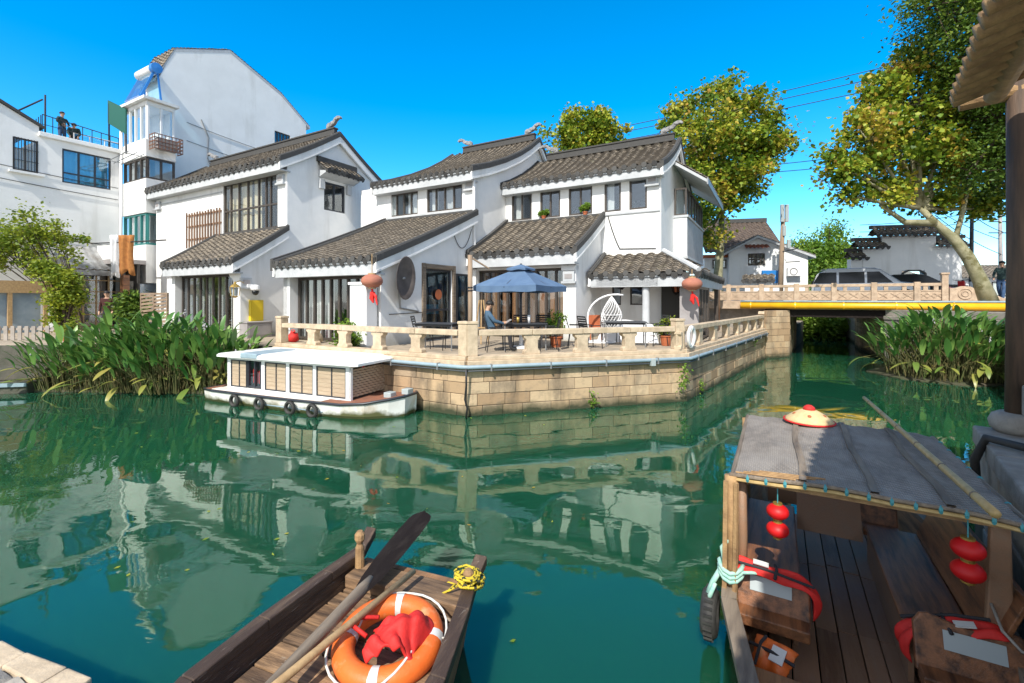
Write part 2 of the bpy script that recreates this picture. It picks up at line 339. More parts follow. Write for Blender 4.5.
def glass_mat(name, tint, k, body=None):
    m = bpy.data.materials.new(name); m.use_nodes = True; t = m.node_tree; N = t.nodes; L = t.links
    for n in list(N):
        if n.type != 'OUTPUT_MATERIAL': N.remove(n)
    out = [n for n in N if n.type == 'OUTPUT_MATERIAL'][0]
    g = N.new('ShaderNodeBsdfGlossy'); g.inputs['Roughness'].default_value = .02; g.inputs['Color'].default_value = (.9, .95, 1, 1)
    tr = N.new('ShaderNodeBsdfTransparent') if body is None else N.new('ShaderNodeBsdfDiffuse')
    tr.inputs['Color'].default_value = (*(body or tint), 1)
    lw = N.new('ShaderNodeLayerWeight'); lw.inputs['Blend'].default_value = .5; pw_ = N.new('ShaderNodeMath'); pw_.operation = 'POWER'; pw_.inputs[1].default_value = 3; L.new(lw.outputs['Facing'], pw_.inputs[0]); ma = N.new('ShaderNodeMath'); ma.operation = 'MULTIPLY_ADD'; ma.inputs[1].default_value = .8; ma.inputs[2].default_value = k*.4; ma.use_clamp = True; L.new(pw_.outputs[0], ma.inputs[0])
    tcd = N.new('ShaderNodeTexCoord'); nz = N.new('ShaderNodeTexNoise'); nz.inputs['Scale'].default_value = 1.1; nz.inputs['Detail'].default_value = 1
    bp = N.new('ShaderNodeBump'); bp.inputs['Distance'].default_value = .012; L.new(tcd.outputs['Object'], nz.inputs['Vector']); L.new(nz.outputs[0], bp.inputs['Height']); L.new(bp.outputs[0], g.inputs['Normal'])
    ms = N.new('ShaderNodeMixShader'); L.new(ma.outputs[0], ms.inputs[0]); L.new(tr.outputs[0], ms.inputs[1]); L.new(g.outputs[0], ms.inputs[2]); L.new(ms.outputs[0], out.inputs[0])
    return m
M['glass'] = glass_mat('glass', (.9, .92, .92), .25)
M['glass_clear'] = glass_mat('glass_clear', (.95, .97, .97), .2)
M['glass_blue'] = glass_mat('glass_blue', (.55, .78, .88), .4)
def water_mat():
    m = bpy.data.materials.new('canal_water'); m.use_nodes = True; t = m.node_tree; N = t.nodes; L = t.links; p = N['Principled BSDF']
    p.inputs['Base Color'].default_value = (.008, .072, .037, 1); p.inputs['Roughness'].default_value = .015; p.inputs['Subsurface Weight'].default_value = 1; p.inputs['Subsurface Radius'].default_value = (.5, 1, .8); p.inputs['Subsurface Scale'].default_value = .9; p.inputs['IOR'].default_value = 1.85; p.inputs['Specular Tint'].default_value = (.66, 1, .64, 1)
    g = N.new('ShaderNodeNewGeometry')
    def layer(sc, st, d):
        mp = N.new('ShaderNodeMapping'); mp.inputs['Scale'].default_value = st; L.new(g.outputs['Position'], mp.inputs['Vector'])
        n = N.new('ShaderNodeTexNoise'); n.inputs['Scale'].default_value = sc; n.inputs['Detail'].default_value = d; n.inputs['Distortion'].default_value = .6; L.new(mp.outputs[0], n.inputs['Vector']); return n.outputs['Fac']
    b1 = N.new('ShaderNodeBump'); b1.inputs['Distance'].default_value = .013; L.new(layer(.75, (1, 1.3, 1), 1.2), b1.inputs['Height'])
    b2 = N.new('ShaderNodeBump'); b2.inputs['Distance'].default_value = .0008; L.new(layer(4.5, (.7, 1.3, 1), 2), b2.inputs['Height']); L.new(b1.outputs[0], b2.inputs['Normal'])
    L.new(b2.outputs[0], p.inputs['Normal'])
    return m
M['water'] = water_mat()

# ------------------------------------------------------------------ the setting: water, ground, road
DK = 1.22                                            # terrace and bank level above the water
A_, B_, C_ = V(-1.0, 10.22, 0), V(4.41, 11.72, 0), V(11.1, 20.2, 0)
L_ = V(-6.95, 13.5, 0)
canal = [(1.8, .7), (4.85, 4.82), (6.2, 3.9), (9.0, 6.5), (16.1, 15.0), (15.4, 19.0), (44.4, 59.5), (41.4, 61.2), (12.4, 20.7),
         (11.1, 20.2), (4.41, 11.72), (-1.0, 10.22), (-6.95, 13.5), (-8.2, 13.9), (-13.5, 13.9), (-17.2, 13.4), (-20, 12.4), (-20, -3), (2.4, -3)]
def sheet_with_hole(name, outer, hole, z, m, depth=2.5):
    pts = [V(*p) for p in outer]+[V(*p) for p in hole]; no, nh = len(outer), len(hole)
    vs, _, fs, *_ = delaunay_2d_cdt(pts, [], [list(range(no)), list(range(no, no+nh))], 1, 1e-6)
    def inside(c):
        r = False
        for i in range(nh):
            (x1, y1), (x2, y2) = hole[i], hole[i-1]
            if (y1 > c.y) != (y2 > c.y) and c.x < (x2-x1)*(c.y-y1)/(y2-y1)+x1: r = not r
        return r
    b = MB(); k = [f for f in fs if not inside(sum((vs[i] for i in f), Vector((0, 0)))/len(f))]
    b.add([(p.x, p.y, z) for p in vs], k)
    n = len(b.v); b.add([(x, y, zz) for x, y in hole for zz in (z, z-depth)], [(2*i, 2*i+1, 2*((i+1) % nh)+1, 2*((i+1) % nh)) for i in range(nh)], 1)
    return b.build(name, m)
g = sheet_with_hole('ground', [(-700, -300), (700, -300), (700, 1200), (-700, 1200)], canal, DK, [M['pave'], M['shade_stone']])
tag(g, 'paved ground and canal banks', None, None, 'structure')
wt = MB(); wt.add([(-60, -10, 0), (60, -10, 0), (60, 90, 0), (-60, 90, 0)], [(0, 1, 2, 3)])
tag(wt.build('water', M['water']), 'green canal water', None, None, 'structure')
# muddy bed of the banks where reeds grow
def bank(name, poly, z0, z1, m):
    b = MB(); k = len(poly); b.add([(x, y, z) for z in (z0, z1) for x, y in poly], [tuple(range(k, 2*k))]+[(i, (i+1) % k, k+(i+1) % k, k+i) for i in range(k)])
    return tag(b.build(name, m), None, None, None, 'structure')
bank('landing', [(-19.98, 8.78), (-3.14, 2.81), (-2.35, 2.53), (-2.3, 1.2), (-1.9, .3), (-1.85, -.9), (2.35, -.9), (2.35, -2.98), (-19.98, -2.98)], -1, .48, M['grey_stone'])
bank('mud_bank', [(-13.6, 12.9), (-7.9, 12.6), (-7.4, 13.7), (-8.2, 14.0), (-13.6, 14.0)], -.6, .06, M['earth'])
bank('mud_bank', [(12.7, 16.5), (12.6, 14.9), (13.6, 13.6), (15.3, 13.9), (16.2, 15.0), (15.6, 18.5)], -.6, .03, M['earth'])
# bridge frame: front face runs from BR along HU, deck 6.5 m wide
BR = V(11.6, 21.1, 0); RZ = 2.42
def br(s, d, z=0): return BR+HU*s+HV*d+V(0, 0, z)
bm_ = MB()
bm_.add([br(-9, .45, RZ), br(-9, 7, RZ), br(9, 7, RZ), br(9, .45, RZ), br(14, -8, RZ), br(60, -8, RZ), br(60, 60, RZ), br(14, 60, RZ), br(9, 60, RZ), br(-9, 34, RZ), br(4.6, 34, RZ), br(4.6, 7, RZ)],
        [(0, 1, 11, 2, 3), (3, 2, 11, 10, 8, 7, 6, 5, 4)])
tag(bm_.build('road', M['asphalt']), 'asphalt road over the bridge', None, None, 'structure')
em = MB()
for poly in ([br(-9, .6), br(.75, .6), br(.75, 6.9), br(-9, 6.9)], [br(4.5, .6), br(9.6, .6), br(14, -8), br(60, -8), br(60, 60), br(4.5, 60)]):
    k = len(poly); em.add([p+V(0, 0, z) for z in (0, RZ-.02) for p in poly], [tuple(range(k, 2*k))]+[(i, (i+1) % k, k+(i+1) % k, k+i) for i in range(k)])
tag(em.build('road_embankment', M['grey_stone']), None, None, None, 'structure')

# ------------------------------------------------------------------ masonry quay, balustrades
def masonry(mb, F, L, z0, z1, hgt, wmin, wmax, mi=0, rr=R, mm=1, c=.0):
    z = z0; nrow = max(1, round((z1-z0)/hgt)); h = (z1-z0)/nrow
    for i in range(nrow):
        a = -rr.random()*wmin
        while a < L:
            w_ = rr.uniform(wmin, wmax); a0, a1 = max(0, a), min(L, a+w_)
            if a1-a0 > .05:
                d = rr.uniform(-.008, .012)
                mb.fbox(F, a0+.006, a1-.006, z0+i*h+.006, z0+(i+1)*h-.006, c-.1, c+.03+d, mi, rr.random())
            a += w_
    mb.fbox(F, .01, L-.01, z0, z1-.004, c-.14, c+.014, mm)
quay = thing('stone_quay', 'tall tan block stone quay wall rising from the water under the cafe terrace', 'quay wall', A_)
qm = MB(A_); ql = MB(A_)
for i, (p, q) in enumerate(((L_, A_), (A_, B_), (B_, C_))):
    F, L = frame(p, q)
    masonry(qm, F, L, -.3, 1.0, .24, .4, .85)
    ql.fbox(F, -.0 if i else 0, L-.004, 1.03, DK+.005+.002*i, -.3, .1, 0)
    a = 0
qm.build('masonry', [M['stone'], M['mortar']], quay, bevel=.008)
ql.build('ledge', M['rail_stone'], quay, bevel=.012)
# conduits along the ledge
def pt_off(p, q, a, z, n): F, L = frame(p, q); return F[0]+F[1]*a+F[3]*n+V(0, 0, z)
def corner(n, z): return [pt_off(L_, A_, 0, z, n), pt_off(L_, A_, frame(L_, A_)[1]-n*.3, z, n), pt_off(A_, B_, 0, z, n), pt_off(A_, B_, frame(A_, B_)[1]+n*.3, z, n), pt_off(B_, C_, .1, z, n), pt_off(B_, C_, frame(B_, C_)[1]-.2, z, n)]
cp = thing('conduit_run', 'pale blue pipe with a thin dark pipe fixed along the quay ledge', 'pipe', A_+V(0, 0, 1.08))
for nm, n, z, r, mk in (('pipe', .15, 1.1, .045, 'pipe_blue'), ('cable', .14, 1.015, .018, 'pipe_dark')):
    b = MB(A_+V(0, 0, 1.08)); b.tube(corner(n, z), r, 8); b.build(nm, M[mk], cp, smooth=True)
b = MB(A_+V(0, 0, 1.08))
for p, q in ((L_, A_), (A_, B_), (B_, C_)):
    F, L = frame(p, q); a = .5
    while a < L-.3: b = MB(A_+V(0, 0, 1.08)); b.fbox(F, a, a+.03, 1.0, 1.16, .1, .2); b.build('bracket', M['grey_metal'], cp); a += 1.4
F, L = frame(A_, B_); b = MB(A_+V(0, 0, 1.08)); b.fbox(F, L-1.1, L-.98, .96, 1.14, .1, .22); b.build('junction', M['sticker'], cp, bevel=.01)
b = MB(A_+V(-.02, -.16, 0)); b.tube([A_+V(.0, -.2, 1.08), A_+V(0, -.17, .7), A_+V(-.03, -.16, .4), A_+V(.02, -.14, .2), A_+V(-.02, -.14, -.1)], .022, 7)
tag(b.build('drain_pipe', M['black_metal'], None, A_+V(-.02, -.16, 0), smooth=True), 'thin black pipe running down the quay corner into the water', 'pipe')
def balustrade(name, p, q, bays, label, endpost=(True, True), curl=False):
    F, L = frame(p, q); o = p+V(0, 0, DK)
    t = thing(name, label, 'balustrade', o, 0, 'stone balustrades round the terrace')
    b = MB(o); b.fbox(F, .02, L-.02, DK+.007, DK+.1, -.3, .04); b.build('plinth', M['rail_stone'], t, bevel=.012)
    n0, n1 = -.23, -.03; zt = 1.9
    a0, a1 = (.27 if endpost[0] else 0), L-(.27 if endpost[1] else 0)
    b = MB(o)
    for i in range(bays):
        x0 = a0+(a1-a0)*i/bays; x1 = a0+(a1-a0)*(i+1)/bays
        b.fbox(F, x0+.004, x1-.004, zt-.13+R.uniform(-.004, .004), zt+R.uniform(-.004, .004), n0-.02, n1+.02, 0, R.random())
    if curl:
        pr = [(a1-.02, zt-.13), (L, zt-.13), (L+.08, zt-.02), (L+.1, zt+.14), (L+.0, zt+.16), (L-.12, zt+.04), (a1-.02, zt)]
        b.prism(F, pr, n0-.02, n1+.02)
    b.build('rail', M['rail_stone'], t, bevel=.012)
    for i in range(bays+1):
        x = a0+(a1-a0)*i/bays
        if (i == 0 and endpost[0]) or (i == bays and endpost[1]): continue
        b = MB(o); pz = [(-.24, DK+.1), (.24, DK+.1), (.24, DK+.17), (.175, DK+.21), (.175, zt-.24), (.25, zt-.19), (.25, zt-.132), (-.25, zt-.132), (-.25, zt-.19), (-.175, zt-.24), (-.175, DK+.21), (-.24, DK+.17)]
        b.prism(F, [(x+u_*.8, z_) for u_, z_ in pz], n0+.01, n1-.01); b.build('pedestal', M['rail_stone'], t, bevel=.01)
    for k, x in ((0, .13), (1, L-.13)):
        if endpost[k]:
            b = MB(o); b.fbox(F, x-.12, x+.12, DK+.1, 2.03, -.26, -.005); b.fbox(F, x-.135, x+.135, 2.034, 2.1, -.275, .01); b.build('post', M['rail_stone'], t, bevel=.014)
    return t
balustrade('balustrade', L_, A_, 5, 'stone balustrade beside the houses, running from the canal corner back behind the tour boat', (True, True))
balustrade('balustrade', A_, B_, 4, 'long stone balustrade in front of the blue umbrella and seated man', (True, True))
balustrade('balustrade', B_, C_, 7, 'stone balustrade with a curled far end, running back along the canal to the bridge', (False, False), True)
# little cleats on the ledge
for p, q, k in ((L_, A_, 5), (A_, B_, 4)):
    F, L = frame(p, q)
def canal_free(x, y):
    p = V(x, y, 0)
    for q, r_ in ((V(-2, 2.2, 0), 1.7), (V(2.4, 3.5, 0), 2.2), (V(-5, 11, 0), 2.6)):
        if (p-q).length < r_: return False
    return y < 10.2+.27*(x+1) if x > -1 else y < 11.3
# ------------------------------------------------------------------ roofs
def roof(mb, F, u0, u1, prof, period=.36, row=.15, amp=.06, rr=R):
    """tiled slope: F=(origin, along, back); prof lists (back, z) from eave to top"""
    o, e1, eb = F; P = [V(a, z) for a, z in prof]
    seg = [(P[i+1]-P[i]).length for i in range(len(P)-1)]; LT = sum(seg)
    def at(s):
        for i, l in enumerate(seg):
            if s <= l or i == len(seg)-1:
                d = (P[i+1]-P[i])/l; q = P[i]+d*s; nn = V(-d.y, d.x)
                return q, (nn if nn.y > 0 else -nn)
            s -= l
    nc = max(1, round((u1-u0)/period)); pw = (u1-u0)/nc; nr = max(2, round(LT/row)); K = 7
    hs_ = []
    for j in range(K):
        x = j/K
        hs_.append(amp*math.sqrt(max(0, 1-((x-.5)/.3)**2)) if abs(x-.5) < .3 else -.012)
    sc = [[rr.uniform(-.012, .012) for _ in range(nc+1)] for _ in range(nr)]
    for r in range(nr):
        vs = []; n = nc*K+1
        for half in (0, 1):
            q, nn = at(LT*(r+half*1.0)/nr)
            for c in range(n):
                k = min(c//K, nc-1); j = c % K
                h = hs_[j] if c < nc*K else -.012
                top = .034 if half == 0 else .0
                up = h*(1.0 if half == 0 else .86)+top+(sc[r][k] if half == 0 else 0)
                vs.append(o+e1*(u0+pw*c/K)+eb*(q.x+nn.x*up)+V(0, 0, q.y+nn.y*up))
        for k in range(nc):
            fs = [(c, c+1, n+c+1, n+c) for c in range(k*K, (k+1)*K)]
            b = len(mb.v) if k == 0 else b
            if k == 0: mb.v += [tuple(x) for x in vs]
            for half_f in fs:
                mb.f.append(tuple(b+i for i in half_f)); mb.m.append(0); mb.r.append(min(1, max(0, rr.gauss(.45, .3))))
        if r:                                            # lower lip of this course
            b2 = b
            pb = prevb
            for c in range(n-1):
                mb.f.append((pb+n+c, pb+n+c+1, b2+c+1, b2+c)); mb.m.append(0); mb.r.append(0.0)
        prevb = b
def drips(mb, F, u0, u1, v, z, period=.36, mi=0, rr=R):
    """tile ends on the eave: a disc per cover tile and a hanging tongue per channel"""
    o, e1, eb = F; nc = max(1, round((u1-u0)/period)); pw = (u1-u0)/nc
    for k in range(nc+1):
        c = u0+k*pw; w_ = pw*.36; j = rr.uniform(-.015, .015)
        pts = [(c-w_, .03), (c+w_, .03), (c+w_*.95, -.05), (c+w_*.6, -.12), (c, -.165), (c-w_*.6, -.12), (c-w_*.95, -.05)]
        vs = [o+e1*a+eb*(v-.03+d-b_*.2)+V(0, 0, z+b_+j) for d in (0, .025) for a, b_ in pts]; n = len(pts)
        mb.add(vs, [tuple(range(n)), tuple(range(n, 2*n))]+[(i, (i+1) % n, n+(i+1) % n, n+i) for i in range(n)], mi, rr.random())
        if k < nc:
            c = u0+(k+.5)*pw; r_ = pw*.27
            pts = [(c+r_*math.cos(t), .035+r_*math.sin(t)) for t in [2*PI*i/10 for i in range(10)]]
            vs = [o+e1*a+eb*(v-.045+d)+V(0, 0, z+b_) for d in (0, .05) for a, b_ in pts]; n = 10
            mb.add(vs, [tuple(range(n)), tuple(range(n, 2*n))]+[(i, (i+1) % n, n+(i+1) % n, n+i) for i in range(n)], mi, rr.random())
def strip(mb, F, u0, u1, prof, dz0, dz1, mi=0):
    """a board following the slope profile, between two vertical offsets"""
    o, e1, eb = F
    for (a, z), (a2, z2) in zip(prof[:-1], prof[1:]):
        mb.hexa([o+e1*u_+eb*v_+V(0, 0, zz) for (v_, zz, u_) in ((a, z+dz0, u0), (a2, z2+dz0, u0), (a2, z2+dz0, u1), (a, z+dz0, u1), (a, z+dz1, u0), (a2, z2+dz1, u0), (a2, z2+dz1, u1), (a, z+dz1, u1))], mi)
FH = (V(0, 0, 0), V(1, 0, 0), V(0, 1, 0))
def curve_prof(v0, z0, v1, z1, sag=.0, n=6): return [(v0+(v1-v0)*i/n, z0+(z1-z0)*i/n-sag*4*(i/n)*(1-i/n)) for i in range(n+1)]
def full_roof(t, off, F, u0, u1, prof, period=.36, fascia=.36, drip=True, verge=(0, 1), soffit=.3, name='roof'):
    b = MB(off); roof(b, F, u0, u1, prof, period); r = b.build(name, M['tile'], t)
    o, e1, eb = F; v0, z0 = prof[0]; dv = .0 if prof[-1][0] > v0 else 1
    sgn = 1 if prof[-1][0] > v0 else -1
    b = MB(off); strip(b, F, u0+.03, u1-.03, prof, -.1, -.025); b.build('roof_deck', M['trim'], r)
    if drip:
        b = MB(off); drips(b, F, u0+.08, u1-.08, v0 if sgn > 0 else v0+.03, z0, period); b.build('drip_tile', M['tile_dark'], r)
    if fascia:
        b = MB(off); fr = (o+eb*v0, e1, V(0, 0, 1), -eb*sgn)
        b.fbox(fr, u0+.03, u1-.03, z0-.1-fascia, z0-.1, -.1, -.05)
        b.fbox(fr, u0+.03, u1-.03, z0-.1-fascia, z0-.1-fascia+.05, -soffit-.1, -.1); b.build('fascia', M['trim'], r)
    for k in verge:
        b = MB(off)
        ua, ub = ((u0-.06, u0+.1), (u1-.1, u1+.06))[k]; strip(b, F, ua, ub, prof, -.09, .1)
        b.tube([o+e1*(ua+ub)/2+eb*a+V(0, 0, z+.1) for a, z in prof], .05, 8)
        b.build('verge', M['tile_dark'], r)
        b = MB(off)
        ua, ub = ((u0-.03, u0+.06), (u1-.06, u1+.03))[k]; strip(b, F, ua, ub, prof, -.33, -.092)
        uc, ud = ((u0-.045, u0+.05), (u1-.05, u1+.045))[k]; strip(b, F, uc, ud, prof, -.39, -.332)
        b.build('barge_board', M['plaster'], r)
    return r
def ridge(r, off, u0, u1, v, z, h=.26, ends=(0, 1)):
    b = MB(off); b.box((u0, v-.09, z), (u1, v+.09, z+h)); b.box((u0-.02, v-.13, z+h+.002), (u1+.02, v+.13, z+h+.07)); b.box((u0+.02, v-.15, z-.02), (u1-.02, v+.15, z+.05))
    b.build('ridge', M['tile_dark'], r, bevel=.01)
    for k in ends:
        sg = 1 if k else -1; uo = u1 if k else u0
        F = (V(uo-sg*.55, v, z+h+.06), V(sg, 0, 0), V(0, 0, 1), V(0, 1, 0))
        b = MB(off)
        pl = [(q0*.85, q1*.72) for q0, q1 in [(0, 0), (.18, .0), (.3, .12), (.45, .16), (.62, .26), (.74, .42), (.9, .5), (1.02, .44), (1.06, .52), (.96, .64), (.8, .66), (.62, .58), (.5, .44), (.36, .42), (.26, .36), (.14, .38), (.02, .28)]]
        b.prism(F, pl, -.07, .07)
        for cx_, cz_, rr_ in ((.16, .14, .09), (.4, .21, .08), (.6, .36, .06)):
            b.lathe([(rr_*.5, -.1), (rr_, -.085), (rr_, .085), (rr_*.5, .1)], 10, Matrix.Translation(F[0]+F[1]*cx_+V(0, 0, cz_)) @ Matrix.Rotation(PI/2, 4, 'X'))
        b.build('ridge_ornament', M['ornament'], r, bevel=.015)
def window(t, off, F, a0, b0, a1, b1, cols=2, rows=(), fw=.06, c0=-.12, c1=-.04, fm='frame_brown', gm='glass', curtain=None, xs=None, name='window'):
    b = MB(off)
    b.fbox(F, a0, a1, b0, b0+fw, c0, c1); b.fbox(F, a0, a1, b1-fw, b1, c0, c1)
    b.fbox(F, a0, a0+fw, b0+fw, b1-fw, c0, c1); b.fbox(F, a1-fw, a1, b0+fw, b1-fw, c0, c1)
    xs_ = xs or [a0+(a1-a0)*i/cols for i in range(1, cols)]
    ys = [b0+fw]+[b0+(b1-b0)*r_ for r_ in rows]+[b1-fw]
    for r_ in rows: b.fbox(F, a0+fw, a1-fw, b0+(b1-b0)*r_-fw*.45, b0+(b1-b0)*r_+fw*.45, c0, c1)
    for x in xs_:
        for i in range(len(ys)-1):
            lo = ys[i]+(fw*.45 if i else 0); hi = ys[i+1]-(fw*.45 if i+1 < len(ys)-1 else 0)
            b.fbox(F, x-fw*.5, x+fw*.5, lo, hi, c0+.003, c1-.003)
    wn = b.build(name, M[fm], t)
    b = MB(off); b.fbox(F, a0+.02, a1-.02, b0+.02, b1-.02, (c0+c1)/2-.004, (c0+c1)/2+.004); b.build('pane', M[gm], wn)
    if curtain:
        o, e1, e2, n = F; b = MB(off); rr = random.Random(int(a0*97+b0*31)); cm, spans = curtain
        for s0, s1 in spans:
            x0, x1 = a0+(a1-a0)*s0, a0+(a1-a0)*s1; k = max(4, int((x1-x0)/.045)); col = rr.random()
            vs = [o+e1*(x0+(x1-x0)*i/k)+e2*z_+n*(c0-.12+.03*math.sin(i*1.15)+.012*math.sin(i*.37)) for z_ in (b0, b1) for i in range(k+1)]
            b.add(vs, [(i, i+1, k+2+i, k+1+i) for i in range(k)], 0, col)
        b.build('curtain', M[cm], wn, smooth=True)
    return wn
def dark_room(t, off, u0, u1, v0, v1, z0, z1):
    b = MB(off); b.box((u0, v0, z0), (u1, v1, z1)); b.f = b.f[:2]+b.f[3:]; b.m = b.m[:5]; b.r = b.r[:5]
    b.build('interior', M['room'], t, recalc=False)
def vent_box(t, off, F, a, z):
    b = MB(off); b.fbox(F, a-.2, a+.2, z-.16, z+.16, 0, .1); b.fbox(F, a-.25, a+.25, z-.24, z-.165, 0, .14); b.build('eave_bracket', M['trim'], t, bevel=.01)
    b = MB(off); b.fbox(F, a-.13, a+.13, z-.08, z+.08, .101, .11); b.build('bracket_panel', M['cabinet'], t)
def local_thing(name, label, cat, u, v, z, group=None): return thing(name, label, cat, hs(u, v, z), HROT, group), V(u, v, z)

# ------------------------------------------------------------------ house one: leftmost of the terrace row
uL, uR, v1, vu, vb = -26.8, -16.41, 9.43, 11.24, 16.0
h1, off = local_thing('canal_house', 'white two storey house beside the reed bed, with tall upper window and windowed gable', 'house', uR, v1, DK, 'white canal houses')
b = MB(off)
Fr = front(vu)
upw = (-20.85, 5.42, -17.0, 7.58)
b.wall(Fr, [(uL, DK), (uR-.2, DK), (uR-.2, 7.9), (uL, 7.9)], [upw], .2)
gw = (12.93, 6.36, 14.02, 7.56)
b.wall(side(uR), [(vu, DK), (vb-.3, DK), (vb-.3, 8.15), (13.65, 9.6), (vu, 8.1)], [gw], .2)
b.wall(side(uR), [(v1, DK), (vu-.002, DK), (vu-.002, 5.22), (v1, 4.06)], [], .25)
b.wall((V(uL, 0, 0), V(0, -1, 0), V(0, 0, 1), V(-1, 0, 0)), [(-vb+.3, DK), (-vu-.2, DK), (-vu-.2, 8.1), (-13.65, 9.6), (-vb+.3, 8.1)], [], .2)
b.wall((V(0, vb-.3, 0), V(-1, 0, 0), V(0, 0, 1), V(0, 1, 0)), [(-uR+.2, DK), (-uL-.2, DK), (-uL-.2, 8.1), (-uR+.2, 8.1)], [], .2)
b.build('wall', M['plaster'], h1)
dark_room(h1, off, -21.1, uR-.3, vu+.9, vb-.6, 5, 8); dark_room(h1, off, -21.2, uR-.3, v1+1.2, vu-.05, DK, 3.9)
pr = curve_prof(10.83, 7.93, 13.65, 9.72, .06)
r = full_roof(h1, off, FH, uL-.15, uR+.12, pr, .37, .3, soffit=.4)
full_roof(h1, off, FH, uL-.15, uR+.12, curve_prof(16.3, 8.05, 13.65, 9.72, .05), .37, .3, drip=False, name='rear_roof')
ridge(r, off, uL+.4, uR-.15, 13.65, 9.74)
b = MB(off); b.fbox(front(vu), uL, -20.9, 7.25, 7.3, 0, .03); b.build('moulding', M['trim'], h1)
vent_box(h1, off, Fr, uR-.33, 7.3); vent_box(h1, off, Fr, uL+.3, 7.25)
window(h1, off, Fr, *upw, 4, (.45,), .075, xs=[-20.35, -19.75, -19.1, -18.35, -17.85, -17.55], curtain=('curtain_warm', ((.02, .22), (.26, .44), (.5, .62))), name='window')
window(h1, off, side(uR), *gw, 2, (), .07, fm='frame_dark')
# awning over the gable window
b = MB(off)
Fg = (V(uR, 0, 0), V(0, 1, 0), V(-1, 0, 0))
aw = [(-.62, 7.92), (-.02, 8.32)]
roof(b, Fg, 12.6, 14.55, aw, .25, .13, .04); awn = b.build('awning', M['tile'], h1)
b = MB(off); drips(b, Fg, 12.68, 14.47, -.62, 7.92, .25); b.build('drip_tile', M['tile_dark'], awn)
b = MB(off); strip(b, Fg, 12.62, 14.53, aw, -.12, -.03); b.box((uR+.0, 12.55, 8.3), (uR+.12, 14.6, 8.52)); b.build('awning_ridge', M['tile_dark'], awn)
b = MB(off); b.prism((V(uR, 0, 0), V(1, 0, 0), V(0, 0, 1), V(0, 1, 0)), [(0, 7.66), (.45, 7.82), (.45, 7.9), (0, 7.96)], 12.66, 14.5)
b.fbox(side(uR), 12.66, 12.9, 7.2, 7.6, 0, .12); b.fbox(side(uR), 14.06, 14.3, 7.2, 7.6, 0, .12); b.build('awning_bracket', M['trim'], h1, bevel=.01)
# wooden lattice on the upper wall
p0, p1 = Lv(186, 213, vu-.1), Lv(219, 246, vu-.1)
b = MB(off); k = 13
for i in range(k):
    x = p0.x+(p1.x-p0.x)*i/(k-1); b.fbox(Fr, x, x+.055, p1.z+R.uniform(0, .1), p0.z-R.uniform(0, .06), .06, .11, 0, R.random())
for z_ in (.25, .6, .9): b.fbox(Fr, p0.x, p1.x+.05, p1.z+(p0.z-p1.z)*z_, p1.z+(p0.z-p1.z)*z_+.05, .01, .058)
b.build('lattice', M['dark_wood'], h1)
# lower shed of house one
pr = curve_prof(9.08, 3.93, vu-.02, 5.35, .03)
lr = full_roof(h1, off, FH, -21.3, uR+.12, pr, .36, .33, name='shed_roof')
b = MB(off); b.box((-21.3, vu-.1, 5.32), (uR+.1, vu-.012, 5.43)); b.build('flashing', M['tile_dark'], lr)
dl, dr = Lv(174, 300, v1+.3).x, Lv(232, 300, v1+.3).x
b = MB(off); b.fbox(front(v1), uR-.42, uR-.252, DK, 3.5, -.25, 0); b.fbox(front(v1), -21.2, -20.95, DK, 3.5, -.25, 0)
b.wall((V(-21.2, 0, 0), V(0, -1, 0), V(0, 0, 1), V(-1, 0, 0)), [(-vu, DK), (-v1-.25, DK), (-v1-.25, 3.9), (-vu, 5.2)], [], .15); b.build('pier', M['plaster'], h1)
b = MB(off); b.prism(front(v1), [(uR-.42, 3.5), (uR-.75, 3.5), (uR-.68, 3.4), (uR-.55, 3.35), (uR-.46, 3.2), (uR-.42, 3.0)], -.14, -.02); b.build('corner_bracket', M['plaster'], h1)
vent_box(h1, off, side(uR), v1+.17, 3.2)
window(h1, off, front(v1), -20.93, DK+.05, uR-.44, 3.5, 9, (), .07, -.32, -.24, curtain=('curtain', ((.0, .1), (.13, .3), (.36, .5), (.56, .72), (.78, .9))), name='sliding_door')

# ------------------------------------------------------------------ house two: middle
uL2, uR2, v2, vu2 = -14.3, -9.81, 9.66, 14.46
h2, off = local_thing('canal_house', 'white middle house with long low tiled roof and round dish on its side wall', 'house', uR2, v2, DK, 'white canal houses')
Fr = front(vu2); b = MB(off)
w1 = (-14.22, 6.08, -12.62, 7.03); w2 = (-12.15, 6.08, -10.4, 7.05)
b.wall(Fr, [(-15.9, DK), (uR2-.2, DK), (uR2-.2, 7.4), (-15.9, 7.4)], [w1, w2], .2)
dA, dB = Lu(425, 268, uR2), Lu(452, 330, uR2)
dh = (dA.y, DK+.02, dB.y, dA.z)
b.wall(side(uR2), [(v2, DK), (vu2, DK), (20.9, DK), (20.9, 9.0), (19.75, 10.05), (17.5, 8.72), (vu2, 7.5), (vu2-.001, 5.78), (v2, 3.8)], [dh], .2)
b.wall((V(uL2, 0, 0), V(0, -1, 0), V(0, 0, 1), V(-1, 0, 0)), [(-20.9, DK), (-v2, DK), (-v2, 3.8), (-vu2+.001, 5.78), (-vu2, 7.5), (-17.5, 8.72), (-19.75, 10.05), (-20.9, 9.0)], [], .2)
b.build('wall', M['plaster'], h2)
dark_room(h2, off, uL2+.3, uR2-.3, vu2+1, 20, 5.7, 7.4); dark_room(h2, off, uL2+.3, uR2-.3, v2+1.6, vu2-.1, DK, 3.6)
pr = [(14.05, 7.42), (15.2, 7.82), (16.5, 8.35), (17.8, 8.98), (18.8, 9.56), (19.75, 10.2)]
r = full_roof(h2, off, FH, uL2-.55, uR2+.12, pr, .28, .3, soffit=.4)
